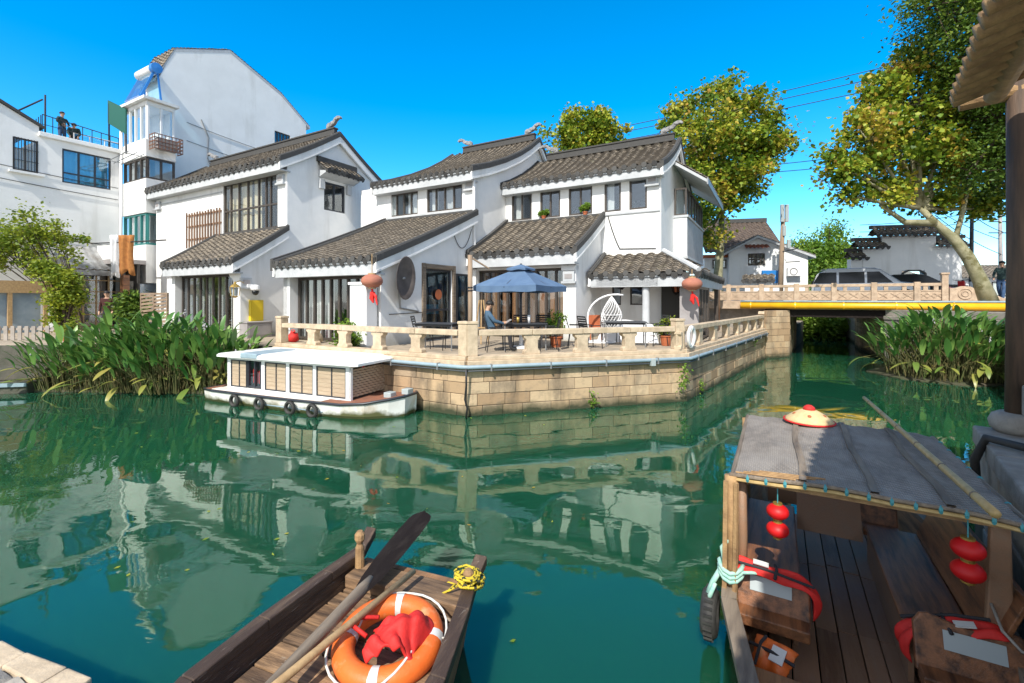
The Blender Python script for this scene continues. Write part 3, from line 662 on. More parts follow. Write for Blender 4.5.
full_roof(h2, off, FH, uL2-.1, uR2+.12, [(21.2, 9.0), (19.75, 10.2)], .28, 0, drip=False, name='rear_roof')
ridge(r, off, uL2+.2, uR2-.1, 19.75, 10.22)
window(h2, off, Fr, *w1, 4, (), .06, curtain=('curtain', ((.02, .2), (.55, .9)))); window(h2, off, Fr, *w2, 4, (), .06, curtain=('curtain', ((.05, .25), (.45, .7))))
b = MB(off); b.fbox(Fr, uL2, uR2, 5.98, 6.06, 0, .06); b.build('sill', M['trim'], h2)
vent_box(h2, off, Fr, uR2-.2, 6.95)
pr = curve_prof(9.33, 3.73, vu2-.02, 5.86, .05)
lr = full_roof(h2, off, FH, uL2-.06, uR2+.12, pr, .33, .33, name='shed_roof')
b = MB(off); strip(b, FH, uL2-.22, uL2-.07, pr, -.2, .2); b.box((uL2, vu2-.1, 5.84), (uR2, vu2-.012, 5.95)); b.build('flashing', M['tile_dark'], lr)
for a, c in ((uR2-.52, uR2-.202), (uL2, uL2+.34)): b = MB(off); b.fbox(front(v2), a, c, DK, 3.3, -.3, 0); b.build('pier', M['plaster'], h2)
window(h2, off, front(v2), uL2+.36, DK+.05, uR2-.54, 3.3, 9, (), .075, -.4, -.3, curtain=('curtain', ((.0, .12), (.15, .28), (.3, .42), (.7, .84))), name='sliding_door')
# side door with a rough wooden surround
Fs = side(uR2)
b = MB(off); b.fbox(Fs, dh[0]-.16, dh[0], DK, dh[3]+.16, -.02, .06); b.fbox(Fs, dh[2], dh[2]+.16, DK, dh[3]+.16, -.02, .06); b.fbox(Fs, dh[0]+.002, dh[2]-.002, dh[3], dh[3]+.15, -.02, .07); b.build('door_surround', M['worn_wood'], h2, bevel=.015)
dn = window(h2, off, Fs, *dh, 1, (.42,), .07, -.12, -.05, fm='frame_dark', gm='glass_blue', name='door')
b = MB(off); b.fbox(Fs, dh[0]+.12, dh[0]+.85, 2.1, 2.42, -.15, -.13); b.build('towel', M['teal_tie'], dn)
b = MB(off); b.lathe([(.0, -.01), (.16, -.01), (.18, 0), (.16, .01), (0, .01)], 16, Matrix.Translation((uR2-.02, (dh[0]+dh[2])/2, 2.75)) @ Matrix.Rotation(PI/2, 4, 'Y')); b.build('door_plaque', M['terracotta'], dn)
b = MB(off)
b.fbox(Fs, dh[2]+.2, dh[2]+.9, DK+.1, dh[3]-.1, .03, .06); fd = b.build('open_leaf', M['frame_dark'], dn)
b = MB(off); b.fbox(Fs, dh[2]+.26, dh[2]+.84, DK+.2, dh[3]-.18, .061, .07); b.build('pane', M['glass_blue'], dn)
# pipes and wires fixed on the wall
b = MB(off)
b.tube([V(uR2+.06, vu2-.15, 7.3), V(uR2+.06, vu2-.15, 5.95), V(uR2+.06, vu2-.1, 4.3), V(uR2+.06, vu2-.1, DK)], .05, 8)
b.build('pipe', M['clean_white'], h2, smooth=True)
b = MB(off); b.tube([V(uR2+.03, v2+.3, 2.15), V(uR2+.03, 12.0, 2.18)], .012, 6); b.build('wire', M['cable'], h2)
b = MB(off); b.tube(cat_pts(V(uR2+.03, 13.1, 4.9), V(uR2+.03, 14.2, 5.2), .6), .012, 5); b.build('wire', M['cable'], h2)

# ------------------------------------------------------------------ house three: right, with porch and corner bay
uL3, uP, v3, vu3, uR3 = -9.8, -5.63, 14.2, 16.74, -3.43
h3, off = local_thing('canal_house', 'white right house with five small upper windows, tiled porch and corner bay', 'house', uP, v3, DK, 'white canal houses')
Fr = front(vu3); b = MB(off)
ww = [(-9.5, -8.56), (-8.18, -7.3), (-6.94, -5.98), (-5.5, -4.87), (-4.56, -3.92)]
pw1, pw2 = Lv(612, 282, vu3), Lv(621, 305, vu3); pw3, pw4 = Lv(630, 280, vu3), Lv(643, 305, vu3)
pwin = [(pw1.x, pw2.z, pw2.x, pw1.z), (pw3.x, pw4.z, pw4.x, pw3.z)]
b.wall(Fr, [(uL3, DK), (uR3-.2, DK), (uR3-.2, 7.3), (uL3, 7.3)], [(a, 5.85, c, 7.0) for a, c in ww]+pwin, .2)
bayv = 19.15
b.wall(side(uR3), [(vu3, DK), (22.2, DK), (22.2, 7.6), (19.84, 9.05), (18.5, 8.2), (vu3, 7.35)], [], .2)
b.wall((V(0, 22.2, 0), V(-1, 0, 0), V(0, 0, 1), V(0, 1, 0)), [(-uR3+.2, DK), (-uL3-.2, DK), (-uL3-.2, 7.6), (-uR3+.2, 7.6)], [], .2)
b.wall((V(uL3, 0, 0), V(0, -1, 0), V(0, 0, 1), V(-1, 0, 0)), [(-22.2, DK), (-vu3-.2, DK), (-vu3-.2, 7.3), (-19.84, 9.05), (-22.2, 7.6)], [], .2)
b.wall(side(uP), [(v3, DK), (vu3-.002, DK), (vu3-.002, 5.65), (v3, 4.25)], [], .25)
b.build('wall', M['plaster'], h3)
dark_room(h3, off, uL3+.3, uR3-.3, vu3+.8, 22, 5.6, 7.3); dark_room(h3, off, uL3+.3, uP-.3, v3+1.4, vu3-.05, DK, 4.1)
pr = [(16.33, 7.28), (17.2, 7.62), (18.2, 8.1), (19.1, 8.62), (19.84, 9.12)]
r = full_roof(h3, off, FH, uL3-.05, uR3+.12, pr, .36, .28, soffit=.4)
full_roof(h3, off, FH, uL3-.05, uR3+.12, [(22.6, 7.5), (21.2, 8.2), (19.84, 9.12)], .36, .28, drip=False, name='rear_roof')
ridge(r, off, uL3+.5, uR3-.1, 19.84, 9.14)
for i, (a, c) in enumerate(ww):
    window(h3, off, Fr, a, 5.85, c, 7.0, 2 if i in (0, 1, 2) else 1, (), .07, -.1, -.03, curtain=('curtain', ((.1, .5),)) if i in (0, 3) else None)
b = MB(off); b.fbox(Fr, uL3, uR3-.02, 5.72, 5.79, 0, .05); b.build('sill', M['trim'], h3)
b = MB(off); b.tube(cat_pts(V(-5.35, vu3-.03, 5.7), V(-4.9, vu3-.03, 4.45), .1), .018, 5); b.tube([V(-4.9, vu3-.03, 4.45), V(-3.6, vu3-.03, 4.4)], .015, 5); b.build('wire', M['cable'], h3)
vent_box(h3, off, Fr, uR3-.3, 6.85)
for q in pwin: window(h3, off, Fr, *q, 1, (), .05, -.1, -.03)
pr = curve_prof(13.85, 4.2, vu3-.02, 5.75, .05)
lr = full_roof(h3, off, FH, uL3+.02, uP+.12, pr, .36, .36, name='shed_roof')
b = MB(off); b.box((uL3, vu3-.1, 5.72), (uP+.1, vu3-.012, 5.82)); strip(b, FH, uL3+.01, uL3+.14, pr, -.1, .2); b.build('flashing', M['tile_dark'], lr)
b = MB(off); b.fbox(front(v3), uP-.45, uP-.252, DK, 3.7, -.25, 0); b.fbox(front(v3), uP-.5, uP, 3.55, 3.72, -.25, .06); b.fbox(front(v3), uL3+.02, uL3+.2, DK, 3.7, -.25, 0); b.fbox(front(v3), uL3+.2, uP-.45, 3.66, 3.86, -.3, -.1); b.build('pier', M['plaster'], h3)
vent_box(h3, off, front(v3), uP-.23, 3.35)
window(h3, off, front(v3), uL3+.22, DK+.05, uP-.47, 3.65, 9, (), .075, -.4, -.3, curtain=('wood_panel', ((.0, .1), (.11, .22), (.24, .34), (.36, .45), (.47, .55), (.57, .66), (.68, .78), (.8, .9), (.91, 1))), name='sliding_door')
# porch: hipped lean-to roof with a round column
vp = 15.1; up1 = -1.95
b = MB(off); pr = curve_prof(vp, 3.42, vu3-.02, 4.22, .02)
po = full_roof(h3, off, FH, uP+.12, uR3+.25, pr, .36, .3, verge=(0,), name='porch_roof', drip=False)
b = MB(off); drips(b, FH, uP+.2, up1-.05, vp, 3.42, .36); b.build('drip_tile', M['tile_dark'], po)
b = MB(off); F2 = (V(0, 0, 0), V(1, 0, 0), V(0, 1, 0))
# hipped right end: tiles narrowing to the house corner
for k in range(5):
    x0 = uR3+.25+k*.305; zt = 4.22-.8*(k+.5)/5
    roof(b, FH, x0, x0+.305, [(vp, 3.42), (vp+(vu3-.02-vp)*(1-(k+.5)/5), zt)], .305, .15)
Fg2 = (V(0, 0, 0), V(0, 1, 0), V(-1, 0, 0))
for k in range(5):
    y0 = vp+k*.325; roof(b, Fg2, y0, y0+.325, [(-up1, 3.42), (-up1+(1.5)*(k+.5)/5, 3.42+.8*(k+.5)/5)], .325, .15)
roof(b, Fg2, vp+1.625, 23.2, [(-up1, 3.42), (-uR3-.02, 4.22)], .36, .15)
b.build('hip_slope', M['tile'], po)
b = MB(off); drips(b, Fg2, vp+.1, 23.1, -up1, 3.42, .36); b.build('drip_tile', M['tile_dark'], po)
b = MB(off); b.box((uP+.15, vp+.05, 3.0), (up1-.05, vp+.12, 3.33)); b.box((up1-.12, vp+.122, 3.0), (up1-.05, 23.1, 3.33)); b.box((uP+.2, vp+.13, 3.3), (up1-.13, vu3-.03, 3.34)); b.box((uR3+.05, vu3, 3.3), (up1-.13, 23, 3.34)); b.tube([V(up1-.02, vp+.02, 3.5), V(uR3+.1, vu3-.05, 4.3)], .09, 8); b.build('porch_beam', M['trim'], po)
cc = Lv(646, 330, vp+.25)
b = MB(off); b.lathe([(.17, DK), (.17, DK+.12), (.12, DK+.16), (.115, 3.0)], 16, Matrix.Translation((cc.x, vp+.25, 0))); b.build('column', M['trim'], h3, smooth=False)
# dim lobby behind the porch and the glazed gallery facing the canal
pl, pr_ = Lv(660, 300, vu3-.15).x, up1
b = MB(off); xg = Lv(698, 300, vp+.35).x
b.fbox(front(vp+.35), xg-.55, up1-.08, DK, 3.0, -.12, 0); b.build('end_wall', M['cabinet'], h3)
b = MB(off); b.fbox(front(vu3-.4), pl+.1, pl+.9, DK, 3.2, -.06, 0); b.build('lobby_door', M['room'], h3)
Fx = side(up1-.08)
window(h3, off, Fx, vp+.6, DK+.05, vp+3.0, 3.0, 3, (), .08, -.1, 0, fm='frame_brown', gm='glass', curtain=('curtain', ((.0, .3), (.6, .9))), name='sliding_door')
b = MB(off); b.fbox(Fx, vp+.48, vp+.58, DK, 3.0, -.15, .01); b.fbox(Fx, vp+3.02, vp+3.2, DK, 3.0, -.15, .01); b.fbox(Fx, 21.4, 21.6, DK, 3.0, -.15, .01); b.build('gallery_post', M['frame_brown'], h3)
b = MB(off); b.fbox(Fx, 21.62, 22.5, DK, 3.0, -.08, -.02); b.build('gallery_door', M['seat_wood'], h3)
b = MB(off); b.fbox(side(uR3+.5), 18.2, 21.4, DK, 3.0, -.08, -.02); b.build('gallery_wall', M['room'], h3)
# corner bay on the gable: front narrow face, long side face
b1x = Lv(687, 230, bayv).x; bv2 = Lu(703, 260, b1x).y
zb0, zb1, zb2 = 4.3, 5.83, 7.0
b = MB(off); b.box((uR3+.003, bayv, zb0), (b1x-.002, bayv+.12, zb1)); b.box((uR3+.003, bayv+.12, zb0), (b1x-.1, bv2, zb0+.1)); b.build('bay_wall', M['plaster'], h3)
b = MB(off); b.box((b1x-.1, bayv+.122, zb0), (b1x, bv2, zb1)); b.build('bay_side', M['cabinet'], h3)
b = MB(off); b.box((uR3+.003, bayv-.04, zb1+.002), (b1x+.05, bv2+.03, zb1+.09)); b.box((uR3+.003, bayv-.02, zb0-.1), (b1x+.03, bv2, zb0-.002)); b.build('bay_sill', M['trim'], h3)
window(h3, off, front(bayv+.02), uR3+.02, zb1+.09, b1x-.01, zb2, 1, (), .06, -.1, 0, name='bay_window')
window(h3, off, side(b1x-.02), bayv+.1, zb1+.09, bv2, zb2, 6, (), .06, -.1, 0, name='bay_window')
Fg3 = (V(0, 0, 0), V(0, 1, 0), V(-1, 0, 0))
b = MB(off); q0 = bayv-.5; q1 = bv2+.75
zr0, zr1 = 7.02, 8.0; ue = b1x+.78
b.hexa([(ue, q0, zr0-.02), (uR3+.01, q0, zr1-.1), (uR3+.01, q1, zr1-.1), (ue, q1, zr0-.02), (ue, q0, zr0+.1), (uR3+.01, q0, zr1+.02), (uR3+.01, q1, zr1+.02), (ue, q1, zr0+.1)])
br_ = b.build('bay_roof', M['trim'], h3)
b = MB(off); roof(b, Fg3, q0, q1, [(-ue-.03, zr0+.13), (-uR3-.01, zr1+.05)], .3, .15, .04); b.build('bay_tiles', M['tile'], br_)
b = MB(off); b.box((ue+.002, q0, zr0-.1), (ue+.05, q1, zr0+.14)); b.build('bay_fascia', M['grey_metal'], br_)

# ------------------------------------------------------------------ things on the house walls
def on_wall(name, label, cat, p, group=None): return thing(name, label, cat, hs(*p), HROT, group), Vector(p)
p = Lu(405, 278, uR2+.3); t, off = on_wall('satellite_dish', 'round grey dish hung on the white side wall of the middle house', 'dish', p)
b = MB(off); Mx = Matrix.Translation(p) @ Matrix.Rotation(rad(95), 4, 'Y') @ Matrix.Scale(1.0, 4)
b.lathe([(.02, .09), (.2, .075), (.38, .03), (.5, -.03), (.52, -.045), (.5, -.05), (.38, .01), (.2, .055), (.02, .07)], 24, Matrix.Translation(p) @ Matrix.Rotation(rad(-88), 4, 'Y') @ Matrix.Diagonal((1.25, .8, 1, 1))); b.build('dish', M['dish'], t, smooth=True)
b = MB(off); b.tube([p, p-V(.3, 0, .05)], .035, 8); b.tube([p+V(-.28, 0, -.0), p+V(-.28, .1, -.9), p+V(-.28, .9, -1.02)], .03, 8); b.build('arm', M['grey_metal'], t, smooth=True)
p = Lv(235, 291, v1-.3); t, off = on_wall('wall_lantern', 'small square glass wall lantern beside the curtained doors of the left house', 'lamp', p)
b = MB(off)
for sx in (-1, 1):
    for sy in (-1, 1): b.bar(p+V(sx*.09, sy*.09, -.17), p+V(sx*.11, sy*.11, .13), .022, .022)
b.lathe([(.17, .13), (.13, .19), (.05, .25), (.02, .33)], 8, Matrix.Translation(p)); b.lathe([(.03, -.24), (.13, -.17)], 8, Matrix.Translation(p)); b.tube([p+V(0, 0, .28), p+V(0, .15, .36), p+V(0, .3, .3)], .015, 6); b.build('frame', M['gold'], t)
b = MB(off); b.lathe([(.085, -.16), (.1, .12)], 8, Matrix.Translation(p)); b.build('pane', M['sticker'], t)
p = Lu(254, 290, uR+.12); t, off = on_wall('security_camera', 'white dome security camera on a bracket above the yellow box', 'camera', p)
b = MB(off); b.box(p+V(-.11, -.25, .08), p+V(.04, .12, .2)); b.lathe([(.02, .18), (.14, .15), (.16, .02), (.13, -.02)], 14, Matrix.Translation(p+V(.12, -.02, 0))); b.build('housing', M['clean_white'], t, bevel=.01)
b = MB(off); b.lathe([(.12, -.02), (.115, -.1), (.07, -.17), (.01, -.19)], 14, Matrix.Translation(p+V(.12, -.02, 0))); b.build('dome', M['car_black'], t, smooth=True)
p0, p1 = Lu(249, 300, uR), Lu(261, 321, uR); c = (p0+p1)/2; t, off = on_wall('meter_box', 'yellow box fixed on the white wall below the dome camera', 'box', c)
b = MB(off); b.fbox(side(uR), p0.y-.02, p1.y+.02, p1.z, p0.z, .005, .13); b.build('case', M['yellow_box'], t, bevel=.015)
b = MB(off); b.fbox(side(uR), p0.y+.03, p1.y-.03, p1.z+.05, p0.z-.05, .131, .14); b.build('door', M['yellow_box'], t, bevel=.006)
p = Lu(261, 328, uR+.5); t, off = on_wall('utility_cabinet', 'grey steel utility cabinet standing at the corner of the left house behind the reeds', 'cabinet', V(uR+.3, p.y, DK))
y0 = p.y; b = MB(off); b.box((uR+.03, y0-.5, DK), (uR+.5, y0+.42, 1.75)); b.box((uR+.01, y0-.53, 1.753), (uR+.54, y0+.45, 1.8)); b.build('case', M['cabinet'], t, bevel=.012)
b = MB(off); b.fbox(side(uR+.5), y0-.44, y0+.36, DK+.1, 1.7, .002, .02); b.build('door', M['cabinet'], t, bevel=.005)
c = Lv(365, 300, v2-.25); t, off = on_wall('white_cupboard', 'white narrow cupboard standing in front of the middle house doors', 'cupboard', V(c.x, v2-.3, DK))
b = MB(off); b.box((c.x-.34, v2-.5, DK+.05), (c.x+.32, v2-.1, 3.0)); b.box((c.x-.38, v2-.54, 3.003), (c.x+.36, v2-.06, 3.08)); b.box((c.x-.3, v2-.46, DK), (c.x+.28, v2-.14, DK+.048)); b.build('case', M['clean_white'], t, bevel=.01)
b = MB(off); b.box((c.x-.3, v2-.52, DK+.1), (c.x+.28, v2-.502, 2.95)); b.build('door', M['clean_white'], t, bevel=.006)
def round_lantern(px, py, v, r, hang, label, mk, tassel=True):
    p = Lv(px, py, v); t, off = on_wall('paper_lantern', label, 'lantern', p, 'lanterns hung under the eaves')
    b = MB(off); n = 12; pf = [(r*.35, -r*.62)]+[(r*(1.0 if i % 2 else .965)*math.sqrt(max(.12, 1-(-1+2*i/n)**2*.94)), r*.62*(-1+2*i/n)) for i in range(n+1)]+[(r*.35, r*.62)]
    b.lathe(pf, 20, Matrix.Translation(p)); b.build('shade', M[mk], t, smooth=True)
    b = MB(off); b.lathe([(r*.36, r*.6), (r*.36, r*.72)], 12, Matrix.Translation(p)); b.lathe([(r*.36, -r*.72), (r*.36, -r*.6)], 12, Matrix.Translation(p)); b.tube([p+V(0, 0, r*.7), p+V(0, 0, hang)], .012, 5); b.build('cap', M['pale_wood'], t)
    if tassel:
        b = MB(off); b.tube([p+V(0, 0, -r*.7), p+V(.03, 0, -r*1.1)], .03, 6); b.tube([p+V(.03, 0, -r*1.0), p+V(.0, 0, -r*1.6), p+V(.05, .0, -r*2.0)], [.07, .07, .02], 7); b.tube([p+V(.03, 0, -r*1.05), p+V(.14, 0, -r*1.4), p+V(.2, 0, -r*2.2)], [.03, .04, .015], 6); b.build('tassel', M['red'], t)
round_lantern(372, 281, v2-.55, .3, .75, 'faded pink round lantern with red tassel hanging above the white cupboard', 'lantern_old')
round_lantern(692, 284, vp-.12, .31, .45, 'faded pink round lantern with red tassel hanging from the porch corner', 'lantern_old')
for px, py, dd, lab in ((622, 281, .5, 'small dark wooden lantern hanging in the porch near the house wall'), (676, 286, .9, 'black lantern hanging in the dim porch beside the pink lantern')):
    p = Lv(px, py, vp+dd); t, off = on_wall('porch_lantern', lab, 'lantern', p, 'dark lanterns in the porch')
    b = MB(off)
    for i in range(6):
        a = i*PI/3; e = V(math.cos(a), math.sin(a), 0); b.bar(p+e*.16+V(0, 0, .12), p+e*.09+V(0, 0, -.22), .025, .025)
    b.lathe([(.2, .12), (.12, .2), (.04, .24)], 6, Matrix.Translation(p)); b.lathe([(.02, -.3), (.1, -.22)], 6, Matrix.Translation(p)); b.tube([p+V(0, 0, .2), V(p.x, p.y, 3.3)], .012, 5); b.build('frame', M['black_wood'], t)
    b = MB(off); b.lathe([(.08, -.2), (.14, .1)], 6, Matrix.Translation(p)); b.build('shade', M['terracotta'], t)
# end wall by the bridge with a dark bird relief
pA, pB = Pz(745, 327, DK), Pz(763, 325, DK)
pA = V(pA.x, pA.y, DK); d_ = V(.86, -.5, 0); wl = 1.15
Fe, _ = frame(pA, pA+d_)
t = thing('garden_wall', 'tall white end wall with a dark flying bird relief beside the bridge', 'wall', pA)
b = MB(pA); b.fbox(Fe, 0, wl, DK-.02, 3.55, -.5, 0); b.build('wall', M['plaster'], t)
b = MB(pA); Fr2 = (Fe[0]-Fe[3]*.25, Fe[1], -Fe[3]); roof(b, Fr2, -.12, wl+.12, [(-.42, 3.5), (0, 3.8)], .3, .14); roof(b, (Fe[0]-Fe[3]*.25, Fe[1], Fe[3]), -.12, wl+.12, [(-.42, 3.5), (0, 3.8)], .3, .14); b.build('coping', M['tile'], t)
b = MB(pA); drips(b, Fr2, -.05, wl+.05, -.42, 3.5, .28); b.build('drip_tile', M['tile_dark'], t)
b = MB(pA); bz = 2.72
b.prism(Fe, [(.45, bz), (.62, bz+.1), (.75, bz+.2), (.8, bz+.12), (.74, bz+.02), (.9, bz-.04), (1.05, bz-.02), (.88, bz-.12), (.7, bz-.1), (.55, bz-.06)], .005, .03)
b.prism(Fe, [(.56, bz+.09), (.5, bz+.22), (.62, bz+.32), (.66, bz+.2)], .006, .028); b.build('bird_relief', M['black_metal'], t)
p = pA+d_*1.35+V(0, 0, 1.4); F9, _ = frame(p, p+d_); t = thing('junction_box', 'pale grey junction box on the bridge abutment under the white lamp', 'box', p)
b = MB(p); b.box(p+V(-.28, -.1, 0), p+V(.1, .1, .55)); b.build('case', M['sticker'], t, bevel=.02)
b = MB(p); b.box(p+V(-.24, -.12, .05), p+V(.06, -.102, .5)); b.build('door', M['clean_white'], t, bevel=.008)

# ------------------------------------------------------------------ tall white block with the glazed corner bay, and the low white block left of it
uT, vT = -28.0, 11.86
tb, off = local_thing('apartment_block', 'tall white block with a glazed corner bay and solar heater behind the left house', 'building', uT, vT, DK)
b = MB(off)
b.wall(side(uT), [(vT, DK), (20.6, DK), (20.6, 14.7), (18.74, 16.08), (15.49, 17.37), (12.6, 16.1), (vT, 14.2)], [(18.3, 12.6, 19.4, 13.5)], .25)
b.wall(front(vT), [(-30.1, DK), (uT-.25, DK), (uT-.25, 14.2), (-30.1, 14.2)], [], .25)
b.wall((V(0, 20.6, 0), V(-1, 0, 0), V(0, 0, 1), V(0, 1, 0)), [(-uT+.25, DK), (30.1, DK), (30.1, 14.6), (-uT+.25, 14.6)], [], .25)
b.wall((V(-30.1, 0, 0), V(0, -1, 0), V(0, 0, 1), V(-1, 0, 0)), [(-20.6, DK), (-vT-.25, DK), (-vT-.25, 14.2), (-12.6, 16.1), (-15.49, 17.37), (-18.74, 16.08), (-20.6, 14.7)], [], .2)
b.build('wall', M['old_plaster'], tb)
window(tb, off, side(uT), 18.3, 12.6, 19.4, 13.5, 5, (), .06, fm='frame_brown')
for i, prf in enumerate(([(vT-.2, 14.15), (12.6, 16.12), (15.49, 17.4)], [(20.9, 14.6), (18.74, 16.12), (15.49, 17.4)])):
    b = MB(off); roof(b, FH, -30.3, uT+.02, prf, .4, .2, .04); r = b.build('roof', M['tile'], tb)
    b = MB(off); strip(b, FH, -30.3, uT+.01, prf, -.2, -.03); b.build('roof_deck', M['trim'], r)
b = MB(off)
for a_, z_ in ((13.2, 11.9), (13.5, 10.9)): b.tube(cat_pts(V(uT+.03, vT+1.3, z_+.4), V(uT+.03, 19.5, z_), .08), .018, 5)
b.tube([V(uT+.03, 13.9, 12.7), V(uT+.03, 14.3, 11.8), V(uT+.03, 14.25, 10.6), V(uT+.03, 14.7, 9.4)], .03, 5); b.build('wire', M['grey_metal'], tb)
# corner bay: three glazed storeys stacked
bu0, bu1, bv0, bv1 = -29.6, -27.0, 10.88, 12.2
b = MB(off)
for z0_, z1_ in ((DK, 2.9), (3.4, 5.3), (6.9, 8.6), (9.35+.35, 10.55)): b.box((bu0, bv0, z0_), (bu1, bv1, z1_))
for z_ in (5.2, 8.5): b.box((bu0+.2, bv0+.6, z_), (bu1-.5, bv1-.01, z_+2.2))
b.build('bay_wall', M['plaster'], tb, bevel=.01)
b = MB(off); b.box((bu0-.1, bv0-.15, 12.5), (bu1+.15, bv1+.1, 12.64)); b.build('bay_roof', M['white_paint'], tb)
b = MB(off); b.box((bu0+.05, bv0+.05, 12.3), (bu1-.05, bv1-.05, 12.49)); b.box((bu0+.4, bv1-.1, 10.6), (bu1-.4, bv1-.06, 12.3)); b.build('bay_lining', M['plaster'], tb)
for fz0, fz1, fm, gm, cu in ((10.56, 12.48, 'frame_white', 'glass_clear', None), (8.62, 9.68, 'frame_brown', 'glass', 'curtain'), (5.32, 6.88, 'frame_teal', 'glass', 'curtain')):
    window(tb, off, front(bv0+.1), bu0+.02, fz0, bu1-.12, fz1, 4, (), .07, -.08, .04, fm=fm, gm=gm, curtain=(cu, ((.05, .3), (.5, .9))) if cu else None, name='bay_window')
    window(tb, off, side(bu1-.1), bv0+.1, fz0, bv1-.02, fz1, 2, (), .08, -.08, .04, fm=fm, gm=gm, name='bay_window')
b = MB(off); b.tube([V(bu0+.1, bv0-.08, 12.3), V(bu0+.1, bv0-.08, DK)], .07, 8); b.build('down_pipe', M['clean_white'], tb, smooth=True)
b = MB(off)                                           # drying rack rods under the top bay
for k in range(3): b.tube([V(bu0+.3, bv0-.15-.3*k, 9.55), V(bu1+.2, bv0-.15-.3*k, 9.7)], .02, 5)
for u_ in (bu0+.4, bu1): b.tube([V(u_, bv0, 9.6), V(u_, bv0-.9, 9.62)], .02, 5)
b.build('drying_rack', M['grey_metal'], tb)
p = hs(bu1+.28, bv0+.75, 10.05); t = thing('window_cage', 'rust brown metal cage hung on the glazed corner bay', 'cage', p, HROT); b = MB()
for z_ in (0, .18, .36, .54, .72):
    for q, r2 in (((-.25, -.62), (.3, -.62)), ((.3, -.62), (.3, .62)), ((.3, .62), (-.25, .62))): b.bar((*q, z_), (*r2, z_), .03, .04)
for i in range(9): b.bar((.3, -.62+i*.155, 0), (.3, -.62+i*.155, .72), .025, .025)
for x in (-.2, .05): b.bar((x, -.62, 0), (x, -.62, .72), .025, .025); b.bar((x, .62, 0), (x, .62, .72), .025, .025)
b.build('grille', M['seat_wood'], t)
b = MB(); b.box((-.15, -.45, .04), (.2, .45, .6)); b.build('outdoor_unit', M['cabinet'], t, bevel=.02)
# solar water heater leaning on the bay roof
p = hs(-27.55, 11.6, 12.66); t = thing('solar_heater', 'blue solar water heater with a white tank on the bay roof', 'water heater', p, HROT); b = MB()
b.tube([(-1.7, -.1, 1.75), (-.1, -.1, 1.75)], .24, 16); b.build('tank', M['clean_white'], t, smooth=True)
b = MB(); b.lathe([(.01, 0), (.26, 0), (.26, .3), (.01, .32)], 16, Matrix.Translation((-.1, -.1, 1.75)) @ Matrix.Rotation(PI/2, 4, 'Y')); b.build('tank_end', M['blue_paint'], t)
b = MB(); b.hexa([(-1.6, -.72, .1), (-.05, -.72, .1), (-.05, -.1, 1.6), (-1.6, -.1, 1.6), (-1.6, -.79, .15), (-.05, -.79, .15), (-.05, -.17, 1.66), (-1.6, -.17, 1.66)])
b.build('collector', M['glass_blue'], t)
for x in (-1.62, -.03): b = MB(); b.bar((x, -.73, .06), (x, -.1, 1.7), .07, .1); b.bar((x, .02, 1.6), (x, .2, 0), .06, .08); b.bar((x, -.73, .03), (x, .2, .03), .06, .06); b.build('stand', M['blue_paint'], t)

# low white block on the far left: long side wall facing the canal
uW = -29.62
lb, off = local_thing('flat_roofed_block', 'low white block with a roof terrace, barred window and wide blue window', 'building', uW, 8, DK)
b = MB(off); wbar = (6.9, 8.42, 7.72, 9.9); wblu = (8.55, 8.2, 10.42, 9.83)
b.wall(side(uW), [(1.5, DK), (10.86, DK), (10.86, 10.15), (7.75, 10.15), (7.75, 10.6), (6.5, 11.25), (4, 12.3), (1.5, 12.3)], [wbar, wblu], .25)
b.box((-38, 1.55, DK), (uW-2.5, 10.8, 10.0))
b.box((-38, 7.8, 9.92), (uW-.26, 10.84, 10.06)); b.build('wall', M['old_plaster'], lb)
b = MB(off); b.box((uW-.3, 7.72, 10.16), (uW+.18, 10.9, 10.36)); b.build('parapet', M['old_plaster'], lb, bevel=.02)
b = MB(off); b.box((uW-.05, 6.75, 8.28), (uW+.2, 7.9, 8.38)); b.build('sill', M['old_plaster'], lb)
prf = [(7.9, 10.55), (6.5, 11.3), (4, 12.4)]; b = MB(off); strip(b, FH, -38, uW+.12, prf, -.02, .1); b.build('roof', M['tile_dark'], lb)
wn = window(lb, off, side(uW), *wbar, 2, (), .06, gm='glass'); b = MB(off)
for i in range(8): b.fbox(side(uW), wbar[0]+.05+i*.105, wbar[0]+.075+i*.105, wbar[1], wbar[3], .02, .05)
for z_ in (.3, .65): b.fbox(side(uW), wbar[0], wbar[2], wbar[1]+(wbar[3]-wbar[1])*z_, wbar[1]+(wbar[3]-wbar[1])*z_+.03, .051, .07)
b.build('bars', M['black_metal'], wn)
window(lb, off, side(uW), *wblu, 3, (.3,), .07, fm='frame_dark', gm='glass_blue', curtain=('curtain', ((.03, .3), (.38, .6), (.7, .97))))
b = MB(off)
for z_, zz in ((7.9, 7.75), (5.75, 5.3), (8.5, 8.35)): b.tube(cat_pts(V(uW+.04, 4.5, z_+.2), V(uW+.04, 10.7, zz), .06), .016, 5)
b.build('wire', M['cable'], lb)
b = MB(off); a0, a1, zr = 8.0, 10.8, 10.36; rr_ = [V(uW-.15, y, z) for y, z in ((7.9, 11.25), (10.8, 11.0))]
for i in range(9): y = 7.9+2.9*i/8; b.tube([V(uW-.15, y, 10.36), V(uW-.15, y, 11.25-.25*i/8)], .018, 5)
b.tube(rr_, .025, 6); b.tube([V(uW-.15, 7.9, 10.8), V(uW-.15, 10.8, 10.7)], .016, 5)
b.tube([V(uW-.15, 8.0, 10.3), V(uW-.15, 8.0, 12.2)], .04, 6); b.tube([V(uW-.3, 7.95, 12.0), V(uW-1.6, 6.9, 11.0)], .04, 6)
